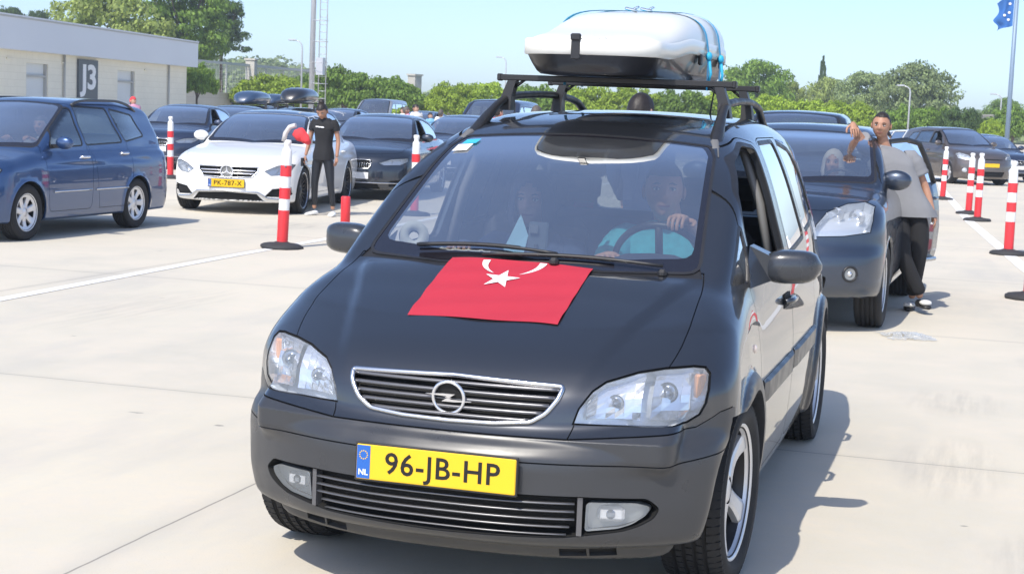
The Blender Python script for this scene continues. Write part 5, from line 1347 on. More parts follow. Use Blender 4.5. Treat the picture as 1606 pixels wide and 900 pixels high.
def flagpole():
    d = 62; p = bearing(1580, d); r = empty('flagpole', p, _yaw); tag(r, 'tall blue grey flagpole at the right edge', 'flagpole')
    m = MB(); m.tube([(0, 0, 0), (0, 0, 7.0)], [.095, .075], 10); m.build('pole', M['pole_blue'], r)
    m = MB(); m.ball((0, 0, 7.08), .12, 0, 10, 8); m.build('finial', M['pole_blue'], r)
    vs = []; nx, nz = 16, 14
    for i in range(nx):
        u = i/(nx-1)
        for j in range(nz):
            v = j/(nz-1)
            x = -.10-.62*u; z = 6.85-1.15*v-.42*u+.10*math.sin(3.2*u+5*v); y = .14*math.sin(7*u+2*v)*u
            x += .10*math.sin(9*v)*u
            vs.append((x, y, z))
    f = MB(); f.add(vs, [(i*nz+j, i*nz+j+1, (i+1)*nz+j+1, (i+1)*nz+j) for i in range(nx-1) for j in range(nz-1)], 0, True)
    o = f.build('flag', M['flag_blue'], None, p); o.rotation_euler = (0, 0, _yaw); tag(o, 'blue flag with pale marks flying from the flagpole', 'flag')
    for (u, v) in ((.25, .33), (.22, .55), (.30, .70), (.5, .5)):
        x = -.10-.62*u+.10*math.sin(9*v)*u; z = 6.85-1.15*v-.42*u+.10*math.sin(3.2*u+5*v)
        k = MB(); k.ball((x, .14*math.sin(7*u+2*v)*u-.02, z), (.06, .012, .05), 0, 10, 6); k.build('flag_mark', M['white_ink'], o)
mat('pole_blue', (.22, .30, .40), .5, metal=.2)
mat('flag_blue', (.03, .14, .42), .7, var=.25, scale=5)
flagpole()
# ------------------------------------------------------------------ trees
def leafmat(name, col, var):
    m = bpy.data.materials.new(name); m.use_nodes = True; n = m.node_tree; p = n.nodes['Principled BSDF']; out = n.nodes['Material Output']
    g = n.nodes.new('ShaderNodeNewGeometry'); rp = n.nodes.new('ShaderNodeValToRGB'); oi = n.nodes.new('ShaderNodeObjectInfo')
    e = rp.color_ramp.elements; e[0].color = (*[c*(1-var) for c in col], 1); e[1].color = (min(1, col[0]*(1+var)+.012), min(1, col[1]*(1+var)+.01), col[2]*(1+.4*var), 1)
    n.links.new(g.outputs['Random Per Island'], rp.inputs[0])
    hs = n.nodes.new('ShaderNodeHueSaturation'); mr = n.nodes.new('ShaderNodeMapRange'); mr.inputs[3].default_value = .85; mr.inputs[4].default_value = 1.15
    n.links.new(oi.outputs['Random'], mr.inputs[0]); n.links.new(mr.outputs[0], hs.inputs['Value']); n.links.new(rp.outputs[0], hs.inputs['Color'])
    p.inputs['Roughness'].default_value = .6; p.inputs['Specular IOR Level'].default_value = .3
    n.links.new(hs.outputs[0], p.inputs['Base Color'])
    tl = n.nodes.new('ShaderNodeBsdfTranslucent'); n.links.new(hs.outputs[0], tl.inputs[0]); mx = n.nodes.new('ShaderNodeMixShader'); mx.inputs[0].default_value = .35
    n.links.new(p.outputs[0], mx.inputs[1]); n.links.new(tl.outputs[0], mx.inputs[2]); n.links.new(mx.outputs[0], out.inputs[0])
    M[name] = m
leafmat('leaf_lime', (.30, .42, .05), .4)
leafmat('leaf_green', (.17, .28, .055), .45)
leafmat('leaf_dark', (.085, .15, .05), .45)
leafmat('leaf_olive', (.29, .36, .11), .35)
leafmat('leaf_grey', (.27, .35, .17), .35)
mat('bark', (.11, .085, .065), .9, var=.3, scale=6, bump=.4, bscale=12)
def crown_mesh(name, kind, seed, m):
    """unit crown: radius about 1 in x and y, z from 0 to 1"""
    R = random.Random(seed); vs = []; fs = []
    cl = []
    if kind == 'round':    # clipped dome, many small clumps over the shell
        for i in range(150):
            a = R.uniform(0, 2*PI); t = R.random()**.8; ph = math.acos(1-t*1.25) ; rr = R.uniform(.72, .98)
            z = .46+.50*math.cos(ph)*rr; cl.append((rr*math.sin(ph)*math.cos(a), rr*math.sin(ph)*math.sin(a), z, R.uniform(.13, .22)))
        n = 90; sz = .036
    elif kind == 'tall':
        for i in range(190):
            z = R.random()**.9; w = (math.sin(min(.999, z*.86+.13)*PI))**.5*R.uniform(.3, 1); a = R.uniform(0, 2*PI)
            cl.append((w*math.cos(a), w*math.sin(a), z, R.uniform(.13, .25)))
        n = 75; sz = .030
    elif kind == 'pine':   # flat layered clumps
        for i in range(120):
            z = .15+.85*R.random(); w = R.uniform(.2, 1)*(1.05-z*.55); a = R.uniform(0, 2*PI); cl.append((w*math.cos(a), w*math.sin(a), z, R.uniform(.12, .24)))
        n = 120; sz = .026
    elif kind == 'cone':
        for i in range(60):
            z = R.random(); w = (1-z)**.8*R.uniform(.5, 1); a = R.uniform(0, 2*PI); cl.append((w*math.cos(a), w*math.sin(a), z, R.uniform(.08, .2)*(1.2-z)))
        n = 170; sz = .075
    flat = .55 if kind == 'pine' else .8
    for cx, cy, cz, cr in cl:
        for _ in range(n):
            u = R.uniform(-1, 1); a = R.uniform(0, 2*PI); q = math.sqrt(1-u*u); r = cr*R.uniform(.55, 1.05)
            dx, dy, dz = q*math.cos(a), q*math.sin(a), u; c = Vector((cx+dx*r, cy+dy*r, cz+dz*r*flat*.6))
            nn = Vector((dx+R.gauss(0, .5), dy+R.gauss(0, .5), dz+.4+R.gauss(0, .5))).normalized(); t = nn.orthogonal().normalized(); b = nn.cross(t); s = sz*R.uniform(.6, 1.4)
            k = len(vs); vs += [c+t*s, c+b*s*.6, c-t*s, c-b*s*.6]; fs.append((k, k+1, k+2, k+3))
    me = bpy.data.meshes.new(name); me.from_pydata([tuple(v) for v in vs], [], fs); me.materials.append(m); me.update(); return me
def trunk_mesh(seed, limbs=6):
    R = random.Random(seed); m = MB(); m.tube([(0, 0, 0), (.02, .01, .4), (0, .03, .8), (.02, 0, 1.0)], [.06, .048, .04, .028], 8)
    for i in range(limbs):
        a = 2*PI*i/limbs+R.uniform(-.4, .4); m.tube([(0, 0, .75+.04*i), (.16*math.cos(a), .16*math.sin(a), 1.0+.05*i), (.38*math.cos(a), .38*math.sin(a), 1.3+.05*i)], [.026, .018, .007], 6)
    return m.mesh('trunk', M['bark'])
_crowns = {}
def get_crown(kind, mname, v):
    k = (kind, mname, v)
    if k not in _crowns: _crowns[k] = (crown_mesh('crown', kind, hash(k[0])%7+v*13+len(mname), M[mname]), trunk_mesh(v))
    return _crowns[k]
def tree(px, top_py, d, wpx, kind, mname, label, v=0, z0=1.2, group=None, name='round_tree', cat='tree'):
    p = bearing(px, d); zt = zat(px, top_py, d); w = wpx/2510*d/2; cm, tm = get_crown(kind, mname, v)
    r = empty(name, p, (px*7.3) % 6.28); tag(r, label, cat, group)
    t = bpy.data.objects.new('trunk', tm); COL.objects.link(t); t.parent = r; th = (z0+(zt-z0)*.35); t.scale = (max(1, w*1.2), max(1, w*1.2), th/1.0)
    c = bpy.data.objects.new('crown', cm); COL.objects.link(c); c.parent = r; c.location = (0, 0, z0); c.scale = (w, w, zt-z0)
    return r
T_ = [ # px, top, depth, width px, kind, leaf, label, variant, z0, name
 (308, 97, 76, 56, 'round', 'leaf_green', 'dark clipped round tree on a bare stem at the corner of the cream building', 0, 1.25, 'round_tree'),
 (428, 116, 90, 108, 'round', 'leaf_lime', 'wide bright clipped tree in front of the mesh fence', 1, .9, 'round_tree'),
 (487, 112, 95, 60, 'round', 'leaf_green', 'clipped tree directly behind the tall lighting mast', 2, .9, 'round_tree'),
 (540, 102, 84, 100, 'round', 'leaf_green', 'tallest clipped round tree right of the lighting mast', 0, .9, 'round_tree'),
 (612, 117, 90, 90, 'round', 'leaf_green', 'clipped round tree beside the gap with the short concrete wall', 1, .8, 'round_tree'),
 (712, 127, 90, 80, 'round', 'leaf_lime', 'bright clipped tree just right of the short concrete wall', 2, .7, 'round_tree'),
 (765, 128, 95, 90, 'round', 'leaf_lime', 'clipped tree behind the left end of the roof bar', 0, .7, 'round_tree'),
 (840, 130, 90, 90, 'round', 'leaf_green', 'clipped tree seen under the front left of the roof box', 1, .7, 'round_tree'),
 (915, 131, 90, 95, 'round', 'leaf_lime', 'clipped tree seen under the middle of the roof box', 2, .7, 'round_tree'),
 (990, 134, 88, 90, 'round', 'leaf_lime', 'clipped tree behind the head of the dark haired person beyond the roof', 0, .7, 'round_tree'),
 (1065, 137, 88, 90, 'round', 'leaf_green', 'clipped tree right of the aerial under the roof box', 1, .7, 'round_tree'),
 (1138, 139, 90, 90, 'round', 'leaf_lime', 'clipped tree between the two right feet of the roof bars', 2, .7, 'round_tree'),
 (1205, 147, 92, 85, 'round', 'leaf_lime', 'bright clipped tree just right of the roof bars', 0, .7, 'round_tree'),
 (1268, 156, 92, 80, 'round', 'leaf_lime', 'bright clipped tree above the parked dark van roof', 1, .7, 'round_tree'),
 (1330, 156, 92, 80, 'round', 'leaf_lime', 'bright clipped tree left of the head of the man in grey', 2, .7, 'round_tree'),
 (1425, 163, 92, 70, 'round', 'leaf_green', 'clipped tree right of the head of the man in grey', 0, .7, 'round_tree'),
 (1468, 165, 92, 60, 'round', 'leaf_green', 'clipped tree above the white estate car at the right', 1, .7, 'round_tree'),
 (1505, 166, 90, 60, 'round', 'leaf_dark', 'dark clipped tree above the brown people carrier', 2, .7, 'round_tree'),
 (1533, 177, 88, 34, 'round', 'leaf_dark', 'small dark clipped tree at the right end of the row', 0, .7, 'round_tree'),
 (1590, 164, 100, 70, 'round', 'leaf_green', 'clipped tree behind the foot of the flagpole', 1, .7, 'round_tree'),
 (1556, 185, 86, 40, 'round', 'leaf_lime', 'low bright bush in front of the pale wall end', 2, .2, 'round_tree'),
 (165, -10, 92, 180, 'tall', 'leaf_olive', 'big light green tree behind the cream building', 0, 2.5, 'broad_tree'),
 (285, -40, 97, 190, 'pine', 'leaf_green', 'tall dark pine with open branches behind the end of the building', 0, 3.2, 'pine_tree'),
 (345, 5, 104, 100, 'pine', 'leaf_dark', 'pine with ragged crown right of the cream building', 1, 4.2, 'pine_tree'),
 (20, 16, 130, 70, 'pine', 'leaf_dark', 'distant pine over the left end of the building roof', 2, 3, 'pine_tree'),
 (60, 22, 130, 60, 'pine', 'leaf_dark', 'second distant pine over the building roof, left of the big light tree', 0, 3, 'pine_tree'),
 (1185, 100, 120, 110, 'tall', 'leaf_green', 'tall rough tree directly right of the roof box', 1, 1.5, 'broad_tree'),
 (1150, 112, 128, 60, 'tall', 'leaf_grey', 'grey green tree partly behind the right end of the roof box', 2, 1.5, 'broad_tree'),
 (1238, 132, 130, 60, 'tall', 'leaf_olive', 'olive tree between the roof box and the slim cypress', 0, 1.5, 'broad_tree'),
 (1285, 93, 170, 17, 'cone', 'leaf_dark', 'slim dark cypress rising above the hedge', 0, 1.5, 'cypress'),
 (1296, 126, 150, 70, 'tall', 'leaf_olive', 'brownish green tree at the foot of the cypress', 1, 1.5, 'broad_tree'),
 (1352, 118, 125, 95, 'tall', 'leaf_grey', 'grey green tree behind the left shoulder of the man in grey', 2, 1.5, 'broad_tree'),
 (1432, 103, 120, 120, 'tall', 'leaf_grey', 'largest grey green tree right of the man in grey', 0, 1.5, 'broad_tree'),
 (1575, 157, 150, 60, 'tall', 'leaf_green', 'tree behind the flagpole foot', 1, 1.5, 'broad_tree'),
]
for a in T_:
    g = {'round_tree': 'clipped round trees along the far kerb', 'broad_tree': 'loose trees beyond the wall', 'pine_tree': 'pines behind the building'}.get(a[9])
    tree(a[0], a[1], a[2], a[3]*{'round_tree': 1.22, 'cypress': 2.2, 'pine_tree': 1.05}.get(a[9], 1.18), a[4], a[5], a[6], a[7], a[8]*(.5 if a[9] == 'round_tree' and a[0] > 320 else 1), g, a[9])
# hillside with scrub wood behind
def hill():
    m = MB(); pts = []
    px = np.linspace(-100, 1700, 60); ridge = np.interp(px, [-100, 200, 330, 400, 480, 530, 620, 800, 1150, 1320, 1450, 1700], [60, 62, 92, 84, 104, 118, 150, 158, 165, 168, 178, 190]); d = 230
    for p, r in zip(px, ridge):
        a = bearing(p, d-40); b = bearing(p, d+30); z = max(.5, zat(p, r, d)); pts += [(a.x, a.y, -.2), ((a.x+b.x)/2, (a.y+b.y)/2, z*.8), (b.x, b.y, z)]
    m.add(pts, [(3*i+j, 3*i+3+j, 3*i+4+j, 3*i+1+j) for i in range(59) for j in range(2)], 0, True)
    tag(m.build('hillside', M['scrub']), kind='structure')
    # woods on it
    R = random.Random(4); vs = []; fs = []
    for k in range(1100):
        p = R.uniform(150, 1680); r = np.interp(p, px, ridge); dd = R.uniform(d-42, d+28); t = (dd-d+42)/72
        zt = max(1, zat(p, r, d)*(.15+.85*t)); c = bearing(p, dd); s = R.uniform(1.2, 2.6)
        for _ in range(85):
            v = Vector((R.gauss(0, 1), R.gauss(0, 1), abs(R.gauss(0, .9)))).normalized()*s*R.uniform(.7, 1)
            nn = (v.normalized()+Vector((R.gauss(0, .4), R.gauss(0, .4), R.gauss(0, .4)))).normalized(); tt = nn.orthogonal().normalized(); b = nn.cross(tt); q = s*.13; o = c+Vector((0, 0, zt-.6))+v; i = len(vs)
            vs += [o+tt*q, o+b*q, o-tt*q, o-b*q]; fs.append((i, i+1, i+2, i+3))
    me = bpy.data.meshes.new('hill_wood'); me.from_pydata([tuple(v) for v in vs], [], fs); me.materials.append(M['leaf_grey']); o = bpy.data.objects.new('hill_wood', me); COL.objects.link(o)
    tag(o, 'scrubby wood covering the far hillside', 'wood', kind='stuff')
mat('scrub', (.10, .13, .055), .9, var=.35, scale=.08)
hill()
# ------------------------------------------------------------------ people
mat('skin', (.52, .30, .21), .55, var=.08, scale=12); mat('skin_tan', (.40, .21, .135), .5, var=.08, scale=12)
mat('hair_dark', (.018, .013, .011), .5, bump=.3, bscale=120); mat('hair_grey', (.10, .085, .075), .6)
mat('cloth_black', (.012, .012, .014), .85, bump=.15, bscale=60); mat('cloth_grey', (.22, .225, .24), .9, var=.15, scale=5, bump=.2, bscale=25)
mat('cloth_blue', (.20, .45, .68), .85); mat('cloth_teal', (.05, .42, .52), .85, var=.35, scale=30); mat('cloth_white', (.72, .72, .70), .85); mat('cloth_pink', (.62, .30, .42), .85)
mat('cloth_red', (.70, .05, .06), .85); mat('cloth_navy', (.03, .05, .12), .85); mat('scarf_pale', (.60, .57, .56), .9, var=.1); mat('scarf_dark', (.035, .035, .055), .9)
mat('legging', (.009, .011, .016), .5); mat('shoe_white', (.82, .82, .80), .5); mat('shoe_black', (.015, .015, .016), .5); mat('shoe_purple', (.22, .09, .42), .6)
mat('eye_white', (.75, .75, .72), .3); mat('lip', (.42, .17, .14), .5); mat('iris', (.02, .014, .01), .2)
def skin_to(mb, chains, mi=0, sub=2, mirror=False):
    """chains: list of lists of (point, radius); chains may start from a shared point object id (same coordinates are merged)"""
    idx = {}; vs = []; rs = []; es = []
    for ch in chains:
        prev = None
        for p, r in ch:
            k = tuple(round(c, 4) for c in p)
            if k not in idx: idx[k] = len(vs); vs.append(tuple(p)); rs.append(r)
            i = idx[k]
            if prev is not None and prev != i and (prev, i) not in es and (i, prev) not in es: es.append((prev, i))
            prev = i
    me = bpy.data.meshes.new('tmp'); me.from_pydata(vs, es, []); o = bpy.data.objects.new('tmp', me); COL.objects.link(o)
    o.modifiers.new('s', 'SKIN'); sv = me.skin_vertices[0].data
    for i, r in enumerate(rs):
        rr = r if hasattr(r, '__len__') else (r, r); sv[i].radius = rr; sv[i].use_root = (i == 0)
    m = o.modifiers.new('d', 'SUBSURF'); m.levels = sub; m.render_levels = sub
    dg = bpy.context.evaluated_depsgraph_get(); ev = o.evaluated_get(dg); me2 = bpy.data.meshes.new_from_object(ev)
    mb.add([v.co.copy() for v in me2.vertices], [tuple(p.vertices) for p in me2.polygons], mi, True)
    bpy.data.objects.remove(o); bpy.data.meshes.remove(me2)
def V3(*a): return Vector(a)
def hand(mb, wrist, direc, palm_n, mi=0, size=1.0, curl=.5, thumb_side=1, spread=.10, sub=1):
    """palm and five separate fingers; direc along the hand, palm_n out of the palm, curl 0 straight .. 1 closed"""
    d = Vector(direc).normalized(); n = Vector(palm_n); n = (n-d*n.dot(d)).normalized(); s = d.cross(n)*thumb_side; w = Vector(wrist); z = size
    skin_to(mb, [[(w, .025*z), (w+d*.03*z, (.030*z, .020*z)), (w+d*.065*z, (.036*z, .017*z)), (w+d*.088*z, (.036*z, .014*z))]], mi, 2)
    L = (.072, .080, .074, .058); off = (.030, .010, -.011, -.031)
    for k in range(4):
        base = w+d*(.078*z)+s*off[k]*z; r = .0088*z*(1 if k < 3 else .88); a = curl*(.9+.1*k); pts = [(base-d*.02*z, r)]; p = base; ang = 0
        dd = (d+s*(off[k]*spread*20)*.15).normalized(); pts.append((p, r*1.02))
        for j, f in enumerate((.42, .32, .26)):
            ang += a*(.75, 1.0, .7)[j]; q = dd*math.cos(ang)+n*math.sin(ang); p = p+q*L[k]*z*f; pts.append((p, r*(.95, .86, .70)[j]))
        skin_to(mb, [pts], mi, sub)
    b = w+d*.022*z+s*.024*z; t1 = b+(d*.5+s*.75+n*.25).normalized()*.034*z; t2 = t1+(d*.8+s*.35+n*.35*(.5+curl)).normalized()*.030*z; t3 = t2+(d*.9+s*.05+n*.5*(.5+curl)).normalized()*.024*z
    skin_to(mb, [[(b-s*.012*z, .014*z), (b, .0135*z), (t1, .0115*z), (t2, .010*z), (t3, .0078*z)]], mi, sub)
def head(parent_mb, T, mi_skin, mi_white, mi_iris, mi_lip, mi_hair, hair='short', smile=.3):
    """head around the origin of T, face towards local -y"""
    n, m = 44, 36; vs = []; fs = []; ms = []
    P = np.zeros((m+1, n, 3))
    for i in range(m+1):
        ph = PI*i/m
        for j in range(n):
            t = 2*PI*j/n; x = math.sin(ph)*math.sin(t); y = -math.sin(ph)*math.cos(t); z = math.cos(ph)
            X = .074*x; Y = .094*y; Z = .118*z
            if Z < 0:
                q = -Z/.118; X *= 1-.36*q**1.6; Y *= (1-.22*q**2) if Y < 0 else (1-.42*q**1.3); Y -= .010*q
            else: X *= 1+.05*math.sin(z*PI); Y *= 1.02
            if Y > 0 and Z > -.02: Y *= 1.06
            fr = max(0, -y)
            g = lambda cx, cz, sx, sz: math.exp(-((X-cx)/sx)**2-((Z-cz)/sz)**2)*(1 if fr > .25 else 0)
            dy = 0
            zz = min(1, max(0, (.028-Z)/.045)); nose = math.exp(-(X/.0115)**2)*(zz**1.2 if Z > -.018 else max(0, 1-(-.018-Z)/.012))*.024 if fr > .2 else 0
            dy -= nose; dy -= .006*math.exp(-(abs(X)-.014)**2/.00006-((Z+.016)/.007)**2)*(fr > .3)
            dy += .010*(g(.031, .012, .017, .013)+g(-.031, .012, .017, .013)); dy -= .005*(g(.03, .033, .022, .008)+g(-.03, .033, .022, .008))
            dy -= .005*(g(.038, -.018, .018, .016)+g(-.038, -.018, .018, .016)); dy -= .006*g(0, -.052, .022, .007); dy += .004*g(0, -.052, .02, .0018)
            dy += .004*g(0, -.070, .018, .006); dy -= .007*g(0, -.092, .020, .014)
            P[i, j] = (X, Y+dy, Z)
    for i in range(m+1):
        for j in range(n): vs.append(T @ Vector(P[i, j]))
    base = len(parent_mb.v)
    for i in range(m):
        for j in range(n):
            c = (P[i, j]+P[i+1, j]+P[i+1, (j+1) % n]+P[i, (j+1) % n])/4; k = mi_skin
            if c[1] < -.05 and abs(c[0]) < .024 and abs(c[2]+.052) < .0068: k = mi_lip
            parent_mb.v  # no-op
            fs.append((i*n+j, (i+1)*n+j, (i+1)*n+(j+1) % n, i*n+(j+1) % n)); ms.append(k)
    for v in vs: parent_mb.v.append(tuple(v))
    for f, k in zip(fs, ms): parent_mb.f.append(tuple(a+base for a in f)); parent_mb.m.append(k); parent_mb.s.append(True)
    R3 = T.to_3x3()
    for s in (-1, 1):
        e = T @ Vector((s*.031, -.0795, .011)); parent_mb.ball(e, (.0125, .0105, .0060), mi_white, 12, 8, R3)
        e = T @ Vector((s*.031, -.0885, .0108)); parent_mb.ball(e, (.0052, .003, .0052), mi_iris, 10, 6, R3)
        parent_mb.tube([T @ Vector((s*x, y, z)) for x, y, z in ((.015, -.090, .030), (.030, -.0905, .0345), (.047, -.078, .029))], [.0028, .0036, .0016], 6, mi_hair)
        parent_mb.tube([T @ Vector((s*x, y, z)) for x, y, z in ((.017, -.0865, .0150), (.031, -.090, .0185), (.045, -.080, .0145))], [.0016, .0022, .0014], 5, mi_hair)
        e = T @ Vector((s*.078, .012, -.004)); parent_mb.ball(e, (.009, .019, .030), mi_skin, 12, 8, R3 @ Matrix.Rotation(s*.25, 3, 'Z'))
def hair_cap(mb, T, mi, front=.055, side=-.01, back=-.07, thick=.010, bald=0, bun=None):
    n, m = 40, 30; vs = []; keep = {}
    for i in range(m+1):
        ph = PI*i/m
        for j in range(n):
            t = 2*PI*j/n; x = math.sin(ph)*math.sin(t); y = -math.sin(ph)*math.cos(t); z = math.cos(ph); rr = 1+.02*math.sin(13*t+5*ph)+.02*math.sin(29*t)
            X = (.074+thick)*x*rr; Y = (.096+thick)*y*rr; Z = (.118+thick)*z
            if Z < 0: q = -Z/.118; Y *= 1 if Y < 0 else (1-.40*q**1.3); X *= 1-.22*q**1.6
            if Y > 0: Y *= 1.06
            vs.append(Vector((X, Y, Z)))
    fs = []
    for i in range(m):
        for j in range(n):
            c = (vs[i*n+j]+vs[(i+1)*n+j]+vs[(i+1)*n+(j+1) % n]+vs[i*n+(j+1) % n])/4
            f = -c.y/.10   # 1 front .. -1 back
            lim = front if f > .45 else (front+(side-front)*min(1, (.45-f)/.5) if f > -.05 else side+(back-side)*min(1, (-.05-f)/.5))
            if c.z < lim: continue
            if bald and f > -.15 and c.z > bald and abs(c.x) < .052: continue
            fs.append((i*n+j, (i+1)*n+j, (i+1)*n+(j+1) % n, i*n+(j+1) % n))
    mb.add([T @ v for v in vs], fs, mi, True)
    if bun: mb.ball(T @ Vector(bun[:3]), bun[3], mi, 14, 10)
def shoe(mb, heel, toe, mi, w=.048, h=.075, sole=1):
    a = Vector(heel); b = Vector(toe); d = b-a; L = d.length; d.normalize(); up = Vector((0, 0, 1)); s = d.cross(up).normalized(); up = s.cross(d); vs = []; n = 12; k = 9
    for i in range(k):
        u = i/(k-1); c = a+d*L*u; ww = w*(.70+.35*math.sin(u*2.6))*(1 if u < .8 else 1-(u-.8)*2.0); hh = h*(1-.55*u**1.2)*(1 if u < .9 else .8)
        if i == 0: ww *= .7; hh *= .8
        for j in range(n):
            t = 2*PI*j/n; vs.append(c+s*ww*math.cos(t)+up*(hh/2+hh/2*math.sin(t) if math.sin(t) > 0 else hh/2+hh/2*math.sin(t)))
    fs = [(i*n+j, i*n+(j+1) % n, (i+1)*n+(j+1) % n, (i+1)*n+j) for i in range(k-1) for j in range(n)]+[tuple(range(n)), tuple(range((k-1)*n, k*n))]
    mb.add(vs, fs, mi, True)

def shirt_mesh(mb, hip, ch, nk, shl, shr, arms, k=1.0, female=False, hem=-.07, bag=1.0, seed=1):
    """lofted shirt with folds; arms = [(shoulder, elbow, wrist, sleeve fraction)]"""
    mid = (shl+shr)/2; ax = (shl-shr); span = ax.length/2; ax.normalize(); up = (nk-hip).normalized(); fw = .86 if female else 1.0
    R_ = [(hip+up*hem, Vector((1, 0, 0)), .172*fw*bag, .122*bag), (hip+up*.03, Vector((1, 0, 0)), .168*fw*bag, .120*bag), (hip.lerp(ch, .5), Vector((1, 0, 0)).lerp(ax, .4), (.150 if not female else .118)*bag, .108*bag), (ch, ax, .172*fw*bag, .122*(1.04 if female else 1)),
          (mid-up*.075, ax, span+.012, .112), (mid-up*.01, ax, span+.012, .092), (mid+up*.040, ax, span*.72, .074), (mid.lerp(nk, .55)+up*.035, ax, .088*k, .072), (nk+up*.012, ax, .064*k, .062)]
    n, sub = 28, 4; vs = []; K = len(R_); rows_ = []
    for i in range(K-1):
        for j in range(sub): rows_.append((i, j/sub))
    rows_.append((K-2, 1.0))
    def cr(f, i, t):
        g = [f(max(0, min(K-1, i+o))) for o in (-1, 0, 1, 2)]
        return (g[1]*2+(g[2]-g[0])*t+(g[0]*2-g[1]*5+g[2]*4-g[3])*t*t+(g[1]*3-g[0]-g[2]*3+g[3])*t*t*t)*.5
    for i, t in rows_:
        c = cr(lambda q: R_[q][0], i, t); a = cr(lambda q: R_[q][1], i, t).normalized(); w = cr(lambda q: R_[q][2], i, t); d = cr(lambda q: R_[q][3], i, t); b = up.cross(a).normalized(); u = (i+t)/(K-1)
        for j in range(n):
            q = 2*PI*j/n; ca, sa = math.cos(q), math.sin(q); e = .8
            fold = 1+(.030*math.sin(3*q+9*u+seed)+.022*math.sin(7*q-13*u+2*seed)+.014*math.sin(11*q+21*u))*(1-u)**.6
            vs.append(c+a*(w*abs(ca)**e*(1 if ca > 0 else -1)*fold)+b*(d*abs(sa)**e*(1 if sa > 0 else -1)*fold))
    m_ = len(rows_); mb.add(vs, [(i*n+j, i*n+(j+1) % n, (i+1)*n+(j+1) % n, (i+1)*n+j) for i in range(m_-1) for j in range(n)], 0, True)
    for sh, el, wr, fr in arms:
        inn = sh+(mid-sh)*.28; pts = [inn-up*.012, sh.lerp(inn, .25)+up*.004]; rs = [.062*k, .066*k]
        if fr <= 1: pts += [sh.lerp(el, .3*fr), sh.lerp(el, .65*fr), sh.lerp(el, fr)]; rs += [.064*k*bag, .063*k*bag, .064*k*bag]
        else: pts += [sh.lerp(el, .5), el.lerp(sh, .12), el.lerp(wr, .12), el.lerp(wr, .6), el.lerp(wr, .93)]; rs += [.058*k*bag, .053*k*bag, .050*k*bag, .043*k*bag, .036*k*bag]
        P2 = []; r2 = []
        for i in range(len(pts)-1):
            for t in (0, .33, .66): P2.append(pts[i].lerp(pts[i+1], t)); r2.append((rs[i]+(rs[i+1]-rs[i])*t)*(1+.035*math.sin(7*(i+t)+seed)))
        P2.append(pts[-1]); r2.append(rs[-1]); mb.tube(P2, r2, 16, 0, cap=True)

def standing(name_label, loc, rz, J, skinm, top, bottom, hairm, shoem, group=None, headT=None, hair=None, hands=None, sub=2, female=False, bagg=1.0, sleeves=.14, fast=False):
    """J: dict of joints in local metres (facing -y). left/right = sign of x"""
    r = empty('person', loc, rz); tag(r, name_label, 'person', group)
    f = .9 if female else 1.0
    b = MB(); hip = V3(*J['hip']); ch = V3(*J['chest']); nk = V3(*J['neck']); hd = V3(*J['head'])
    chains = [[(hip, (.08*f, .07)), (hip.lerp(ch, .5), (.08*f, .07)), (ch, (.095*f, .075)), (nk, .055*f), (nk.lerp(hd, .45), .050*f), (hd-V3(0, 0, .02), .050*f)]]
    for s in ('l', 'r'):
        sh, el, wr = V3(*J['sh_'+s]), V3(*J['el_'+s]), V3(*J['wr_'+s])
        chains.append([(ch, (.095*f, .075)), (sh, .044*f), (sh.lerp(el, .5), .043*f), (el, .036*f), (el.lerp(wr, .35), .036*f), (wr, .024*f)])
        hj, kn, an = V3(*J['hj_'+s]), V3(*J['kn_'+s]), V3(*J['an_'+s])
        chains.append([(hip, (.08*f, .07)), (hj, .060*f), (hj.lerp(kn, .5), .050*f), (kn, .040*f), (kn.lerp(an, .35), .042*f), (an, .034*f)])
    skin_to(b, chains, 0, sub)
    T = headT or Matrix.Translation(hd)
    head(b, T, 0, 1, 2, 3, 4)
    for s, sg in (('l', 1), ('r', -1)):
        hs = (hands or {}).get(s, {}); wr, el = V3(*J['wr_'+s]), V3(*J['el_'+s]); d = hs.get('d', (wr-el)); hand(b, wr, d, hs.get('n', (-sg, 0, 0)), 0, .95*f*hs.get('size', 1), hs.get('curl', .35), hs.get('t', sg))
    b.build('body', [skinm, M['eye_white'], M['iris'], M['lip'], hairm], r)
    if hair:
        h = MB(); hair(h, T); h.build('hair', hairm, r)
    t = MB(); fr = sleeves/.32 if sleeves < .5 else 2
    shirt_mesh(t, hip, ch, nk, V3(*J['sh_l']), V3(*J['sh_r']), [(V3(*J['sh_'+q]), V3(*J['el_'+q]), V3(*J['wr_'+q]), fr) for q in 'lr'], .88 if female else 1.0, female, bag=bagg, seed=len(name_label)); t.build('shirt', top, r)
    p = MB(); pb = 1.08 if female else 1.32; pc = []
    for s in ('l', 'r'):
        hj, kn, an = V3(*J['hj_'+s]), V3(*J['kn_'+s]), V3(*J['an_'+s])
        pc.append([(hip+V3(0, 0, .05), (.128*f, .110)), (hip, (.134*f, .116)), (hj, .100*f*(1 if female else 1.08)), (hj.lerp(kn, .5), .074*f*pb), (kn, .056*f*pb), (kn.lerp(an, .5), .050*f*pb*1.03), (an+V3(0, 0, .03), .038*f*pb*(1 if female else 1.25))])
    skin_to(p, pc, 0, sub); p.build('trousers', bottom, r)
    for s in ('l', 'r'):
        q = MB(); an = V3(*J['an_'+s]); to = V3(*J['toe_'+s]); d = (to-an); d.z = 0; d.normalize(); he = V3(an.x, an.y, to.z)-d*.06; he.z = J.get('heelz_'+s, to.z)
        shoe(q, he, to, 0); q.build('shoe', shoem, r)
    return r
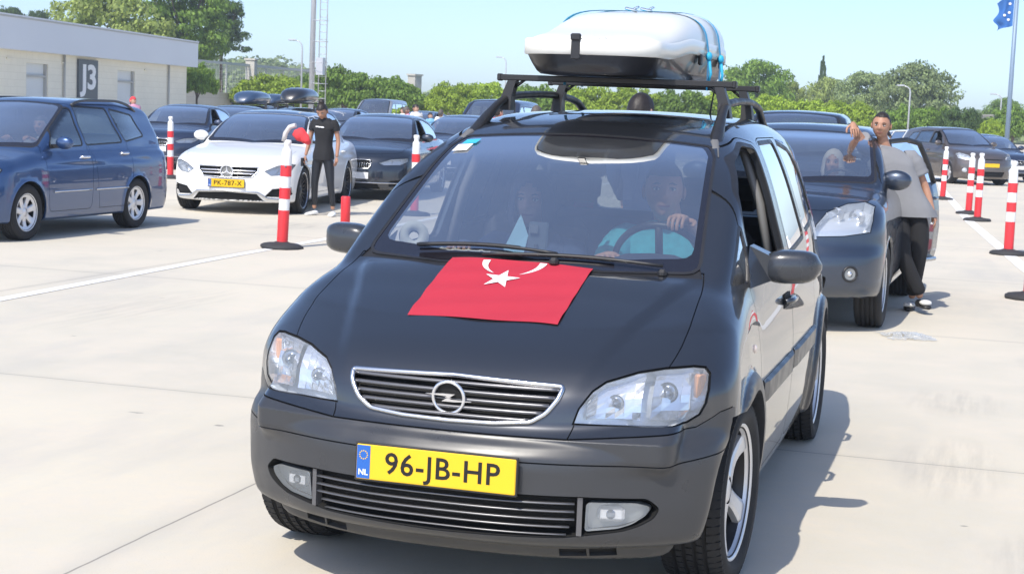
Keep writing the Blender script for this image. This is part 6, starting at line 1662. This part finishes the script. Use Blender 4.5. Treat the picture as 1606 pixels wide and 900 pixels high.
# woman in black looking down beside the white saloon
wp = Vector((-7.62, 16.55, 0))
J = dict(hip=(0, 0, .87), chest=(0, .015, 1.22), neck=(0, 0, 1.38), head=(-.005, -.045, 1.49), sh_l=(.165, .01, 1.32), sh_r=(-.165, .01, 1.32), el_l=(.215, .03, 1.07), el_r=(-.235, .03, 1.07), wr_l=(.225, -.03, .84), wr_r=(-.262, -.04, .84),
    hj_l=(.085, 0, .83), hj_r=(-.085, 0, .83), kn_l=(.135, -.02, .46), kn_r=(-.115, -.02, .46), an_l=(.165, .02, .09), an_r=(-.135, .03, .09), toe_l=(.20, -.15, .0), toe_r=(-.19, -.14, .0))
def wh_hair(h, T): hair_cap(h, T, 0, .062, -.03, -.07, .008, bun=(0, .050, .120, .046))
WOMAN = standing('woman in black tee and leggings looking down beside the white saloon', wp, math.radians(-2), J, M['skin_tan'], M['cloth_black'], M['legging'], M['hair_dark'], M['shoe_white'], headT=Matrix.Translation((-.01, -.055, 1.485)) @ Matrix.Rotation(.55, 4, 'X') @ Matrix.Rotation(.1, 4, 'Z'), hair=wh_hair, female=True)
q = MB(); q.box((-.01, -.118, 1.265), (.13, .006, .016), 0, Matrix.Rotation(.07, 3, 'Y')); q.build('shirt_print', M['white_ink'], WOMAN)
ph = MB(); ph.box((-.285, -.07, .755), (.04, .07, .12), 0, None, .008); tag(ph.build('handbag', M['cloth_black'], None), 'small black purse in the hand of the woman in black', 'purse'); bpy.data.objects['handbag'].matrix_world = Matrix.Translation(wp)
# man in grey leaning on the crossover
mp = Vector((.93, 9.66, 0))
J = dict(hip=(-.05, .02, .93), chest=(-.20, .0, 1.27), neck=(-.285, -.01, 1.47), head=(-.315, -.05, 1.63), sh_l=(-.05, .02, 1.385), sh_r=(-.405, -.03, 1.43), el_l=(.075, .05, 1.13), el_r=(-.52, -.18, 1.60), wr_l=(.150, .0, .90), wr_r=(-.545, -.42, 1.665),
    hj_l=(.04, .02, .90), hj_r=(-.14, .02, .90), kn_l=(.06, -.02, .52), kn_r=(-.07, -.10, .50), an_l=(.03, .20, .10), an_r=(.10, -.05, .13), toe_l=(.00, .02, .0), toe_r=(.16, -.20, .05), heelz_r=.05)
def man_hair(h, T): hair_cap(h, T, 0, .078, -.015, -.06, .005)
MAN = standing('man in grey tee and black track trousers leaning on the dark crossover', mp, math.radians(4), J, M['skin_tan'], M['cloth_grey'], M['cloth_black'], M['hair_dark'], M['shoe_black'], headT=Matrix.Translation((-.315, -.06, 1.655)) @ Matrix.Rotation(.06, 4, 'Y') @ Matrix.Rotation(-.12, 4, 'Z') @ Matrix.Rotation(.10, 4, 'X'), hair=man_hair, bagg=1.22, sleeves=.20,
    hands={'r': dict(d=(.20, -.55, -.60), n=(0, .5, -1), curl=.45, t=-1), 'l': dict(curl=.3)})
for s_, (an, to) in (('l', (J['an_l'], J['toe_l'])), ('r', (J['an_r'], J['toe_r']))):
    a, b = V3(*an), V3(*to); c = a.lerp(b, .62); c.z = b.z+.055; q = MB(); q.ball(c, (.052, .06, .026), 0, 14, 8); q.build('sandal_strap', M['cloth_white'], MAN)
lg = MB(); lg.add([(.135, -.07, .805), (.155, -.068, .805), (.145, -.07, .822)], [(0, 1, 2)]); lg.build('trouser_mark', M['white_ink'], MAN)
# somebody behind the man: only a leg and a purple shoe show
J2 = dict(hip=(0, 0, .88), chest=(0, .1, 1.18), neck=(0, .14, 1.34), head=(0, .14, 1.45), sh_l=(.17, .1, 1.29), sh_r=(-.17, .1, 1.29), el_l=(.2, .12, 1.06), el_r=(-.2, .12, 1.06), wr_l=(.2, -.02, .88), wr_r=(-.2, -.02, .88),
    hj_l=(.08, 0, .84), hj_r=(-.08, 0, .84), kn_l=(.09, -.06, .46), kn_r=(-.09, -.06, .46), an_l=(.10, .03, .09), an_r=(-.10, .03, .09), toe_l=(.13, -.15, 0), toe_r=(-.12, -.15, 0))
standing('person with purple shoes mostly hidden behind the man in grey', bearing(1396, 15.4), math.radians(30), J2, M['skin'], M['cloth_black'], M['cloth_black'], M['hair_dark'], M['shoe_purple'], hair=lambda h, T: hair_cap(h, T, 0, .05, -.02, -.06), female=True, sub=1)
# seated figures
def seated(label, root_loc, skinm, top, hairm, scarf=None, wheel=None, sleeves=.16, yaw=0, head_dx=0, size=1.0, left_hand=None, right_hand=None, parent_rot=0, hair=None):
    r = empty('person', root_loc, parent_rot); tag(r, label, 'person'); r.scale = (size,)*3
    hip = V3(0, .10, .06); ch = V3(0, .17, .42); nk = V3(0, .16, .60); hd = V3(head_dx, .08, .735)
    b = MB(); C_ = [[(hip, (.09, .08)), (hip.lerp(ch, .5), (.09, .075)), (ch, (.10, .08)), (nk, .060), (nk.lerp(hd, .5), .060), (hd, .05)]]
    A = {}
    for s, sg in (('l', 1), ('r', -1)):
        sh = V3(sg*.18, .15, .53); tgt = {'l': left_hand, 'r': right_hand}[s]
        if tgt: wr = V3(*tgt); el = sh.lerp(wr, .5)+V3(sg*.07, .02, -.12)
        else: el = V3(sg*.23, .0, .28); wr = V3(sg*.12, -.22, .20)
        A[s] = (sh, el, wr); C_.append([(ch, (.10, .08)), (sh, .048), (sh.lerp(el, .5), .045), (el, .038), (el.lerp(wr, .35), .037), (wr, .026)])
        kn = V3(sg*.14, -.36, .14); C_.append([(hip, (.09, .08)), (V3(sg*.09, .03, .05), .065), (kn, .048), (V3(sg*.14, -.42, -.25), .042)])
    skin_to(b, C_, 0, 2); T = Matrix.Translation(hd) @ Matrix.Rotation(yaw, 4, 'Z'); head(b, T, 0, 1, 2, 3, 4)
    for s, sg in (('l', 1), ('r', -1)):
        sh, el, wr = A[s]; tgt = {'l': left_hand, 'r': right_hand}[s]
        hand(b, wr, (wr-el).normalized()+V3(0, -.3, -.15 if tgt else 0), (0, -.2, -1), 0, .95, .75 if tgt else .3, sg)
    b.build('body', [skinm, M['eye_white'], M['iris'], M['lip'], hairm], r)
    if scarf:
        h = MB(); n, m = 30, 22; vs = []
        for i in range(m+1):
            ph = PI*i/m
            for j in range(n):
                t = 2*PI*j/n; x = math.sin(ph)*math.sin(t); y = -math.sin(ph)*math.cos(t); z = math.cos(ph)
                ww = .098+(.05*max(0, -z)**1.2); vs.append(T @ Vector((ww*x, (.118+.03*max(0, -z))*y+.012, .142*z-.012)))
        fs = []
        for i in range(m):
            for j in range(n):
                ph = PI*(i+.5)/m; t = 2*PI*(j+.5)/n; x = math.sin(ph)*math.sin(t); y = -math.sin(ph)*math.cos(t); z = math.cos(ph)
                if y < -.45 and (x/.62)**2+((z+.02)/.66)**2 < 1: continue
                fs.append((i*n+j, (i+1)*n+j, (i+1)*n+(j+1) % n, i*n+(j+1) % n))
        h.add(vs, fs, 0, True); skin_to(h, [[(nk+V3(0, -.01, .05), .085), (nk+V3(0, -.02, -.04), (.13, .11)), (ch+V3(0, -.02, .02), (.15, .12))]], 0, 2); h.build('headscarf', scarf, r)
    else:
        h = MB(); (hair or (lambda h, T: hair_cap(h, T, 0, .06, -.01, -.06, .006)))(h, T); h.build('hair', hairm, r)
    t = MB(); shirt_mesh(t, hip, ch, nk, A['l'][0], A['r'][0], [(A[q][0], A[q][1], A[q][2], .55 if sleeves < .5 else 2) for q in 'lr'], 1.0, False, seed=len(label), bag=1.08); t.build('shirt', top, r)
    p = MB(); skin_to(p, [[(hip, (.13, .11)), (V3(sg*.09, .03, .05), .095), (V3(sg*.14, -.36, .14), .068), (V3(sg*.14, -.42, -.25), .052)] for sg in (-1, 1)], 0, 1); p.build('trousers', M['cloth_black'], r)
    return r
seated('driver in a teal shirt behind the windscreen of the near car', (.285, 1.88, .52), M['skin'], M['cloth_teal'], M['hair_grey'], None, left_hand=(.175, -.42, .65), right_hand=(-.12, -.34, .50), yaw=.22, head_dx=-.01, size=1.05)
seated('passenger in a dark headscarf behind the windscreen of the near car', (-.315, 1.95, .48), M['skin'], M['cloth_navy'], M['hair_dark'], M['scarf_dark'], sleeves=1, right_hand=(-.08, -.58, .58), yaw=.1)
qa = math.radians(-1.5)
seated('driver in a pale headscarf at the wheel of the dark crossover', (.22, 9.50, .52), M['skin'], M['cloth_white'], M['hair_dark'], M['scarf_pale'], sleeves=1, right_hand=(-.14, -.38, .56), parent_rot=qa)
seated('driver seen dimly behind the windscreen of the blue people carrier', (-8.90, 11.37, .48), M['skin_tan'], M['cloth_grey'], M['hair_dark'], right_hand=(-.12, -.36, .60), left_hand=(.15, -.34, .60))
MAN.scale = (1.03, .965, .965)
# standing people far off
def bystander(px, d, toppy, label, skinm, top, bottom, hairm, rz=0, female=False, sl=.14):
    p = bearing(px, d); H = zat(px, toppy, d); k = H/1.57; JJ = dict(J2)
    r = standing(label, p, rz, {a: (tuple(v) if hasattr(v, '__len__') else v) for a, v in JJ.items()}, skinm, top, bottom, hairm, M['shoe_black'], hair=lambda h, T: hair_cap(h, T, 0, .05, -.02, -.06), female=female, sub=1, sleeves=sl, group='people standing among the parked cars'); r.scale = (k, k, k); return r
bystander(1022, 11.6, 148, 'dark haired person whose head shows over the roof of the near car', M['skin'], M['cloth_navy'], M['cloth_black'], M['hair_dark'], PI*.9, sl=1)
bystander(845, 27, 166, 'person with reddish brown hair seen under the left roof rail', M['skin'], M['cloth_white'], M['cloth_black'], M['hair_grey'], PI)
bystander(791, 34, 168, 'person in a red top beside the left foot of the roof bars', M['skin'], M['cloth_red'], M['cloth_black'], M['hair_dark'], PI*.8)
bystander(633, 50, 168, 'leftmost of the people in white behind the black saloon', M['skin'], M['cloth_white'], M['cloth_black'], M['hair_dark'], .5)
bystander(645, 48, 168, 'person in pink and white second from left behind the black saloon', M['skin_tan'], M['cloth_pink'], M['cloth_black'], M['hair_grey'], 2)
bystander(658, 46, 164, 'tallest of the people behind the black saloon, in a white shirt', M['skin'], M['cloth_white'], M['cloth_black'], M['hair_dark'], 1.2)
bystander(679, 52, 177, 'short dark haired person right of the tall one in white', M['skin'], M['cloth_blue'], M['cloth_black'], M['hair_dark'], 1, True)
bystander(695, 50, 172, 'rightmost of the people behind the black saloon, brown haired', M['skin_tan'], M['cloth_white'], M['cloth_black'], M['hair_grey'], 3, True)
bystander(214, 44, 152, 'person in pink holding a blue bag near the foot of the building', M['skin'], M['cloth_pink'], M['cloth_black'], M['cloth_red'], 1.2, True)
bystander(499, 60, 172, 'person in yellow behind the shoulder of the woman in black', M['skin'], M['scarf_pale'], M['cloth_black'], M['hair_dark'], 1, True)
# ------------------------------------------------------------------ bollards
mat('bollard_red', (.72, .035, .045), .45, var=.10, scale=6); mat('bollard_white', (.80, .80, .80), .4, var=.05, scale=8); mat('rubber', (.035, .035, .038), .8, var=.3, scale=10)
def make_bollard(label, bands=((.46, .56), (.66, .76), (.86, .95))):
    r = empty('bollard'); tag(r, label, 'bollard', 'red and white bollards along the lane lines')
    m = MB(); m.lathe([(0, .0), (.235, 0), (.24, .012), (.235, .032), (.20, .05), (.10, .062), (.065, .075), (0, .075)], 10, 0); m.build('base', M['rubber'], r)
    p = MB(); p.lathe([(.060, .06), (.058, .95), (.056, 1.06), (.050, 1.085), (.036, 1.095), (.034, 1.13), (.044, 1.145), (.044, 1.175), (.036, 1.188), (0, 1.19)], 20, 0)
    red = MB(); edges = [.075]
    p.build('post', M['bollard_white'], r)
    z = [(.07, .44), (.545, .65), (.745, .85)] if bands == 0 else bands
    for a, b in z:
        q = MB(); q.lathe([(.0615, a), (.0615, b)], 20, 0); q.build('red_band', M['bollard_red'], r)
    k = MB(); k.lathe([(0, 0), (.011, 0), (.011, .012), (0, .012)], 10, 0, Matrix.Translation((0, -.056, .90)) @ Matrix.Rotation(PI/2, 4, 'X')); k.build('bolt', M['steel_dark'], r)
    return r
A_ = ((.07, .42), (.53, .64), (.75, .87)); A_ = ((.07, .44), (.55, .65), (.76, .87), (.96, .99)); 
BANDS = ((.07, .42), (.545, .665), (.79, .91))
b0 = make_bollard('striped bollard with a red ribbon knotted at its top in front of the white saloon', BANDS)
b0.location = (-5.87, 11.47, 0); b0.rotation_euler = (.0, .03, .3)
spots = [((-14.1, 23.9), 'far bollard between the blue people carrier and the white saloon', 1.03), ((1.80, 17.1), 'nearest whole bollard at the right edge of the photo', 1.02), ((1.31, 24.7), 'striped bollard in front of the plate of the brown people carrier', 1.0),
    ((1.12, 26.9), 'bollard standing just left of the one before the brown car plate', .97), ((.45, 32.7), 'bollard right of the open crossover door', 1.0)]
for (x, y), lab, s in spots:
    c = copy_tree(b0); c['label'] = lab; c.location = (x, y, 0); c.rotation_euler = (0, .02, x); c.scale = (1, 1, s)
for px, d, lab, s in ((655, 23.6, 'bollard whose white top shows between the black saloon and the near windscreen pillar', 1.0), (1447, 32, 'bollard seen through the window of the open crossover door', 1.0), (1585, 62, 'distant bollard against the bonnet of the dark saloon at the right edge', 1.0), (775, 21.5, 'bollard seen through the windscreen of the near car', 1.0), (1634, 15.2, 'bollard at the right edge of which only the base shows', 1.0)):
    c = copy_tree(b0); c['label'] = lab; p = bearing(px, d); c.location = p; c.rotation_euler = (0, 0, px)
st = MB(); st.lathe([(0, 0), (.058, 0), (.056, .50), (.05, .512), (0, .512)], 20); o = st.build('bollard_stub', M['bollard_red'], None, (-5.79, 13.05, 0)); tag(o, 'short plain red stub of a bollard left of the near door mirror', 'bollard')
# ribbon tied on the first bollard
rb = MB(); n_ = 26; m_ = 18; vs = []
for i in range(m_+1):
    ph = PI*i/m_
    for j in range(n_):
        q = 2*PI*j/n_; e = 1+.10*math.sin(5*q+3*ph)+.07*math.sin(9*q-5*ph); x = .100*math.sin(ph)*math.cos(q)*e; y = .045*math.sin(ph)*math.sin(q)*e; z = .068*math.cos(ph)*e
        z -= .9*max(0, x)*.75; vs.append((.145+x, y, .12+z))
rb.add(vs, [(i*n_+j, (i+1)*n_+j, (i+1)*n_+(j+1) % n_, i*n_+(j+1) % n_) for i in range(m_) for j in range(n_)], 0, True)
o = rb.build('red_cloth', M['cloth_red'], None, (-5.80, 11.45, 1.13)); tag(o, 'bunch of red cloth hanging over the top of the nearest bollard', 'cloth')
hs = MB(); hs.tube([(-.07, 0, .04), (-.05, 0, .13), (.0, 0, .20), (.07, 0, .22)], .026, 8); o = hs.build('grey_strap', M['scarf_pale'], None, (-5.80, 11.45, 1.13)); tag(o, 'grey strap arching from the bollard top to the red cloth', 'strap')
# ------------------------------------------------------------------ load on the near car
mat('box_white', (.80, .79, .72), .30, coat=.3, var=.03, scale=3); mat('box_dark', (.012, .012, .014), .35, coat=.25); mat('strap_blue', (.03, .42, .68), .6)
for y, hw in ((2.15, .515), (2.92, .50)):
    r = empty('roof_bar', (0, y, 0)); tag(r, ('front' if y < 2.5 else 'rear')+' black load bar across the roof of the near car', 'roof bar')
    m = MB(); m.box((0, 0, 1.742), (hw*2, .034, .026), 0, None, .004); [m.box((s*hw, 0, 1.742), (.02, .04, .032), 0, None, .005) for s in (-1, 1)]; m.build('bar', M['trim'], r)
    for s in (-1, 1):
        x = .476 if y < 2.5 else .455
        f = MB(); vs = []
        for (z, xx, w, d) in ((1.60, x+.005, .055, .075), (1.66, x, .045, .06), (1.73, x-.022, .038, .05)):
            vs += [(s*(xx-w/2), -d/2, z), (s*(xx+w/2), -d/2, z), (s*(xx+w/2), d/2, z), (s*(xx-w/2), d/2, z)]
        fs = [(i*4+j, i*4+(j+1) % 4, (i+1)*4+(j+1) % 4, (i+1)*4+j) for i in range(2) for j in range(4)]+[(3, 2, 1, 0), (8, 9, 10, 11)]
        f.add(vs, fs); f.tube([(s*(x-.03), 0, 1.70), (s*(x-.075), 0, 1.735)], .007, 6); o = f.build('foot', M['trim'], r); fixnormals(o)
def cargo_box():
    r = empty('roof_box', (-.055, 2.85, 1.757)); tag(r, 'large white roof box with a black underside tied on with blue straps', 'roof box')
    L, Wd = 2.05, .61
    def plan(t):      # half width along the length, t 0 front .. 1 back
        return Wd/2*min(1, (max(0, t)/.05)**.30 if t < .05 else 1)*(1 if t < .72 else math.sqrt(max(0, 1-((t-.72)/.28)**2.4*.85)))*(.93+.07*min(1, t/.3))
    def seam(t): return .092+.045*sstep(.12, .38, t)-.02*sstep(.7, 1, t)
    def topz(t): return seam(t)+.065+.138*math.sin(min(1, t/.72)*PI/2)**1.05*(1 if t < .72 else 1-.5*((t-.72)/.28)**2)
    K = 34; n = 22; lid = MB(); vs = []
    ts = [0, .004, .012, .025, .045]+list(np.linspace(.07, .93, K-9))+[.96, .98, .993, 1.0]; K = len(ts)
    for i, t in enumerate(ts):
        hw = plan(t); y = -L/2+L*t; z0 = seam(t); zt = topz(t); endf = 1 if 0 < t < 1 else .96
        if t < .05: zt = z0+.06+(zt-z0-.06)*(t/.05)**.5
        for j in range(n):
            a = PI*j/(n-1); ca, sa = math.cos(a), math.sin(a); x = hw*abs(ca)**.42*(1 if ca > 0 else -1)*endf
            vs.append((x, y, z0+(zt-z0)*abs(sa)**.62))
    lid.add(vs, [(i*n+j, (i+1)*n+j, (i+1)*n+j+1, i*n+j+1) for i in range(K-1) for j in range(n-1)]+[tuple(range(n)), tuple(range((K-1)*n, K*n))[::-1]], 0, True)
    o = lid.build('lid', M['box_white'], r); fixnormals(o)
    rim = MB(); pts = []
    loop = [(plan(t)*s, -L/2+L*t, t) for s, T_ in ((1, ts), (-1, ts[::-1])) for t in T_]
    vs = []
    for x, y, t in loop:
        z0 = seam(t); q = 1.022
        for dz, e in ((-.012, .99), (-.010, q), (.048, q), (.056, 1.0)): vs.append((x*e, y*(e if t in (0, 1) else 1+.004*(e > 1)), z0+dz))
    m_ = len(loop); rim.add(vs, [(i*4+k, ((i+1) % m_)*4+k, ((i+1) % m_)*4+k+1, i*4+k+1) for i in range(m_) for k in range(3)], 0, True); o = rim.build('lid_rim', M['box_white'], r); fixnormals(o)
    base = MB(); vs = []; lv = [(0, .80), (.012, .86), (.045, .93), (1.0, .985)]
    for x, y, t in loop:
        z0 = seam(t)
        for h, e in lv: vs.append((x*e, y*(.96 if h < .02 else (.975 if h < .5 else .995)), max(.002, (z0-.008)*h) if h >= 1 else h*1.0+.002))
    k = len(lv); base.add(vs, [(i*k+q, ((i+1) % m_)*k+q, ((i+1) % m_)*k+q+1, i*k+q+1) for i in range(m_) for q in range(k-1)]+[tuple(i*k for i in range(m_))], 0, True); o = base.build('tray', M['box_dark'], r); fixnormals(o)
    c = MB(); yf = -L/2-.012
    c.box((-.035, yf-.004, .112), (.040, .012, .105), 0, None, .004); c.box((-.035, yf-.010, .150), (.044, .018, .03), 0, None, .006); c.build('front_clasp', M['trim'], r)
    for x in (.06, .085):
        s = MB(); s.ball((x, -L/2-.004, .148), (.005, .004, .004), 0, 8, 6); s.build('rivet', M['chrome_soft'], r)
    for y in (-.10, .45):
        k_ = MB(); t = (y+L/2)/L; k_.box((plan(t)+.006, y, seam(t)-.03), (.016, .05, .05), 0, None, .006); k_.build('side_latch', M['trim'], r)
    for t, ln in ((.44, 'front blue tie down strap over the white roof box'), (.60, 'rear blue tie down strap over the white roof box')):
        s = empty('tie_strap', (-.055, 2.85, 1.757)); tag(s, ln, 'strap'); y = -L/2+L*t; hw = plan(t)+.006; z0 = seam(t); zt = topz(t)+.006; path = [(-hw-.012, y, -.03), (-hw-.012, y, z0)]
        for a in np.linspace(PI, 0, 19)[1:-1]:
            ca, sa = math.cos(a), math.sin(a); path.append(((hw+.004)*abs(ca)**.42*(1 if ca > 0 else -1), y+.16*(ca), z0+(zt-z0)*abs(sa)**.62))
        path += [(hw+.012, y+.16, z0), (hw+.012, y+.16, -.03)]
        w = MB(); vs = []
        for p in path: vs += [(p[0], p[1]-.026, p[2]), (p[0], p[1]+.026, p[2])]
        w.add(vs, [(2*i, 2*i+1, 2*i+3, 2*i+2) for i in range(len(path)-1)], 0, True); w.build('webbing', M['strap_blue'], s)
        bk = MB(); bk.box((-.02, y, zt+.006), (.055, .034, .014), 0, Matrix.Rotation(.2, 3, 'Y'), .004); bk.box((.005, y, zt+.014), (.028, .026, .010), 0, Matrix.Rotation(-.4, 3, 'Y'), .003); bk.build('buckle', M['chrome_soft'], s)
        kn = MB(); kn.ball((hw+.016, y+.15, z0-.01), (.016, .02, .022), 0, 10, 8); kn.tube([(hw+.018, y+.15, z0-.02), (hw+.03, y+.14, z0-.09), (hw+.02, y+.14, z0-.13)], .007, 6); kn.build('knot', M['strap_blue'], s)
cargo_box()
# ------------------------------------------------------------------ flag laid on the bonnet
mat('flag_red', (.43, .020, .042), .75, var=.12, scale=2.5, bump=.15, bscale=500)
def bonnet_flag():
    q = [(-.262, .852), (.262, .842), (.256, .412), (-.262, .404)]      # two upper, two lower corners
    def uv(u, v):
        a = np.array(q[0])*(1-u)+np.array(q[1])*u; b = np.array(q[3])*(1-u)+np.array(q[2])*u; p = a*(1-v)+b*v; p = p+np.array([0, .006*math.sin(9*u)*v]); return p
    nu, nv = 34, 26; vs = []
    def onb(x, y, off):
        z = HS.top_z(x, y); nn = HS.normal(np.array([[x, y, z]]))[0]; return tuple(np.array([x, y, z])+nn*off)
    for i in range(nu+1):
        for j in range(nv+1):
            x, y = uv(i/nu, j/nv); vs.append(onb(x, y, .0035+.0016*math.sin(11*i/nu+3*j/nv)+.0016*math.sin(23*j/nv+6*i/nu)+.003*max(0, abs(2*i/nu-1)-.93)*14*math.sin(9*j/nv)**2))
    m = MB(); m.add(vs, [(i*(nv+1)+j, i*(nv+1)+j+1, (i+1)*(nv+1)+j+1, (i+1)*(nv+1)+j) for i in range(nu) for j in range(nv)], 0, True)
    o = m.build('flag', M['flag_red']); tag(o, 'red cloth flag with white crescent and star on the bonnet of the near car', 'flag')
    s = MB(); cx, cy = -.028, .690     # star centre, a point towards the windscreen
    R_, r_ = .068, .026; pts = [onb(cx+(R_ if k % 2 == 0 else r_)*math.sin(k*PI/5+.10), cy+(R_ if k % 2 == 0 else r_)*math.cos(k*PI/5+.10), .0068) for k in range(10)]
    c = onb(cx, cy, .0068); s.add(pts+[c], [(k, (k+1) % 10, 10) for k in range(10)]); s.build('star', M['white_ink'], o)
    ox, oy, Ro = -.020, .838, .118
    for a0, a1 in ((182, 246), (358, 294)):
        k = MB(); A = np.radians(np.linspace(a0, a1, 16)); vs = []
        for i, a in enumerate(A):
            w = .026*(1-(i/15)**1.3)+.001
            for rr in (Ro, Ro-w):
                x, y = ox+rr*math.cos(a), oy+rr*math.sin(a); vs.append(onb(x, min(y, .846), .0066))
        k.add(vs, [(2*i, 2*i+1, 2*i+3, 2*i+2) for i in range(15)], 0, True); k.build('crescent', M['white_ink'], o)
bonnet_flag()
# ------------------------------------------------------------------ things on the dashboard
mat('paper', (.82, .82, .80), .8); mat('paper_blue', (.35, .62, .85), .8); mat('phone_case', (.10, .13, .17), .35, coat=.5); mat('sticker_blue', (.05, .42, .62), .5)
T = Matrix.Translation((-.535, 1.18, 1.105)) @ Matrix.Rotation(.35, 4, 'Z') @ Matrix.Rotation(PI/2-.15, 4, 'X')
m = MB(); m.lathe([(.020, -.05), (.056, -.05), (.058, 0), (.056, .05), (.020, .05), (.020, -.05)], 28, 0, T); m.lathe([(.019, -.049), (.019, .049)], 20, 1, T); m.add([(-.60, 1.13, 1.065), (-.66, 1.16, 1.07), (-.585, 1.14, 1.13)], [(0, 1, 2)], 0)
tag(m.build('paper_roll', [M['paper'], M['trim']]), 'roll of white paper lying on the dashboard of the near car', 'paper roll')
m = MB(); vs = []
for i in range(14):
    for j in range(4): vs.append((-.47+.018*i, 1.16+.02*j, 1.062+.006*math.sin(2.2*i+j)))
m.add(vs, [(i*4+j, i*4+j+1, (i+1)*4+j+1, (i+1)*4+j) for i in range(13) for j in range(3)], 0, True); tag(m.build('paper_napkin', M['paper']), 'crumpled white napkin next to the paper roll on the dashboard', 'napkin')
r = empty('phone_holder', (-.04, 1.16, 1.045)); tag(r, 'phone clamped in a holder in the middle of the dashboard', 'phone')
m = MB(); m.box((0, .02, .075), (.076, .012, .135), 0, Matrix.Rotation(-.15, 3, 'X'), .005); m.build('phone', M['phone_case'], r)
m = MB(); m.box((-.012, .008, .115), (.034, .006, .034), 0, Matrix.Rotation(-.15, 3, 'X'), .003); m.build('camera_bump', M['steel_dark'], r)
m = MB(); m.lathe([(0, 0), (.03, 0), (.03, .01), (.008, .02), (.008, .06), (0, .06)], 14, 0); m.build('holder', M['trim'], r)
m = MB(); m.add([(-.21, 1.30, 1.065), (-.10, 1.20, 1.06), (-.095, 1.24, 1.13), (-.145, 1.30, 1.205)], [(0, 1, 2, 3)]); tag(m.build('face_mask', M['paper_blue']), 'pale blue cloth standing up beside the phone holder', 'cloth')
# stickers in the corner of the windscreen and the paper slip under its foot
def on_screen(x, y, off): z = HS.top_z(x, y); nn = HS.normal(np.array([[x, y, z]]))[0]; return tuple(np.array([x, y, z])+nn*off)
for (x0, x1, y0, y1, m_, lab) in ((-.495, -.435, 1.60, 1.645, 'sticker_blue', 'blue sticker at the upper left corner of the near windscreen'), (-.515, -.452, 1.535, 1.595, 'paper', 'white sticker under the blue one on the near windscreen')):
    m = MB(); m.add([on_screen(x0, y0, .003), on_screen(x1, y0, .003), on_screen(x1+.008, y1, .003), on_screen(x0+.008, y1, .003)], [(0, 1, 2, 3)]); tag(m.build('windscreen_sticker', M[m_]), lab, 'sticker')
# ------------------------------------------------------------------ crumpled film on the ground at the right
glass('film', (.93, .95, .96), 0.5, .5, film=.30)
R9 = random.Random(3); m = MB(); vs = []; n_ = 14
for i in range(n_):
    for j in range(n_):
        u, v = i/(n_-1)-.5, j/(n_-1)-.5; e = max(0, 1-(u*u+v*v)*3.4); vs.append((.36*u+.02*R9.uniform(-1, 1), .40*v+.02*R9.uniform(-1, 1), .008+e*R9.uniform(.005, .04)))
m.add(vs, [(i*n_+j, (i+1)*n_+j, (i+1)*n_+j+1, i*n_+j+1) for i in range(n_-1) for j in range(n_-1) if R9.random() > .06], 0, False)
o = m.build('plastic_film', M['film'], None, (1.02, 7.9, 0)); o.rotation_euler = (0, 0, .4); tag(o, 'crumpled clear plastic film lying on the ground near the crossover', 'plastic film')
# ------------------------------------------------------------------ summer haze
hz = bpy.data.materials.new('haze'); hz.use_nodes = True; _n = hz.node_tree; _n.nodes.remove(_n.nodes['Principled BSDF'])
_v = _n.nodes.new('ShaderNodeVolumePrincipled'); _v.inputs['Color'].default_value = (.88, .94, 1, 1); _v.inputs['Density'].default_value = .0011; _v.inputs['Anisotropy'].default_value = .2
_n.links.new(_v.outputs[0], _n.nodes['Material Output'].inputs['Volume'])
m = MB(); m.box((-60, 150, 14.5), (700, 420, 31)); o = m.build('haze', hz); tag(o, kind='stuff')
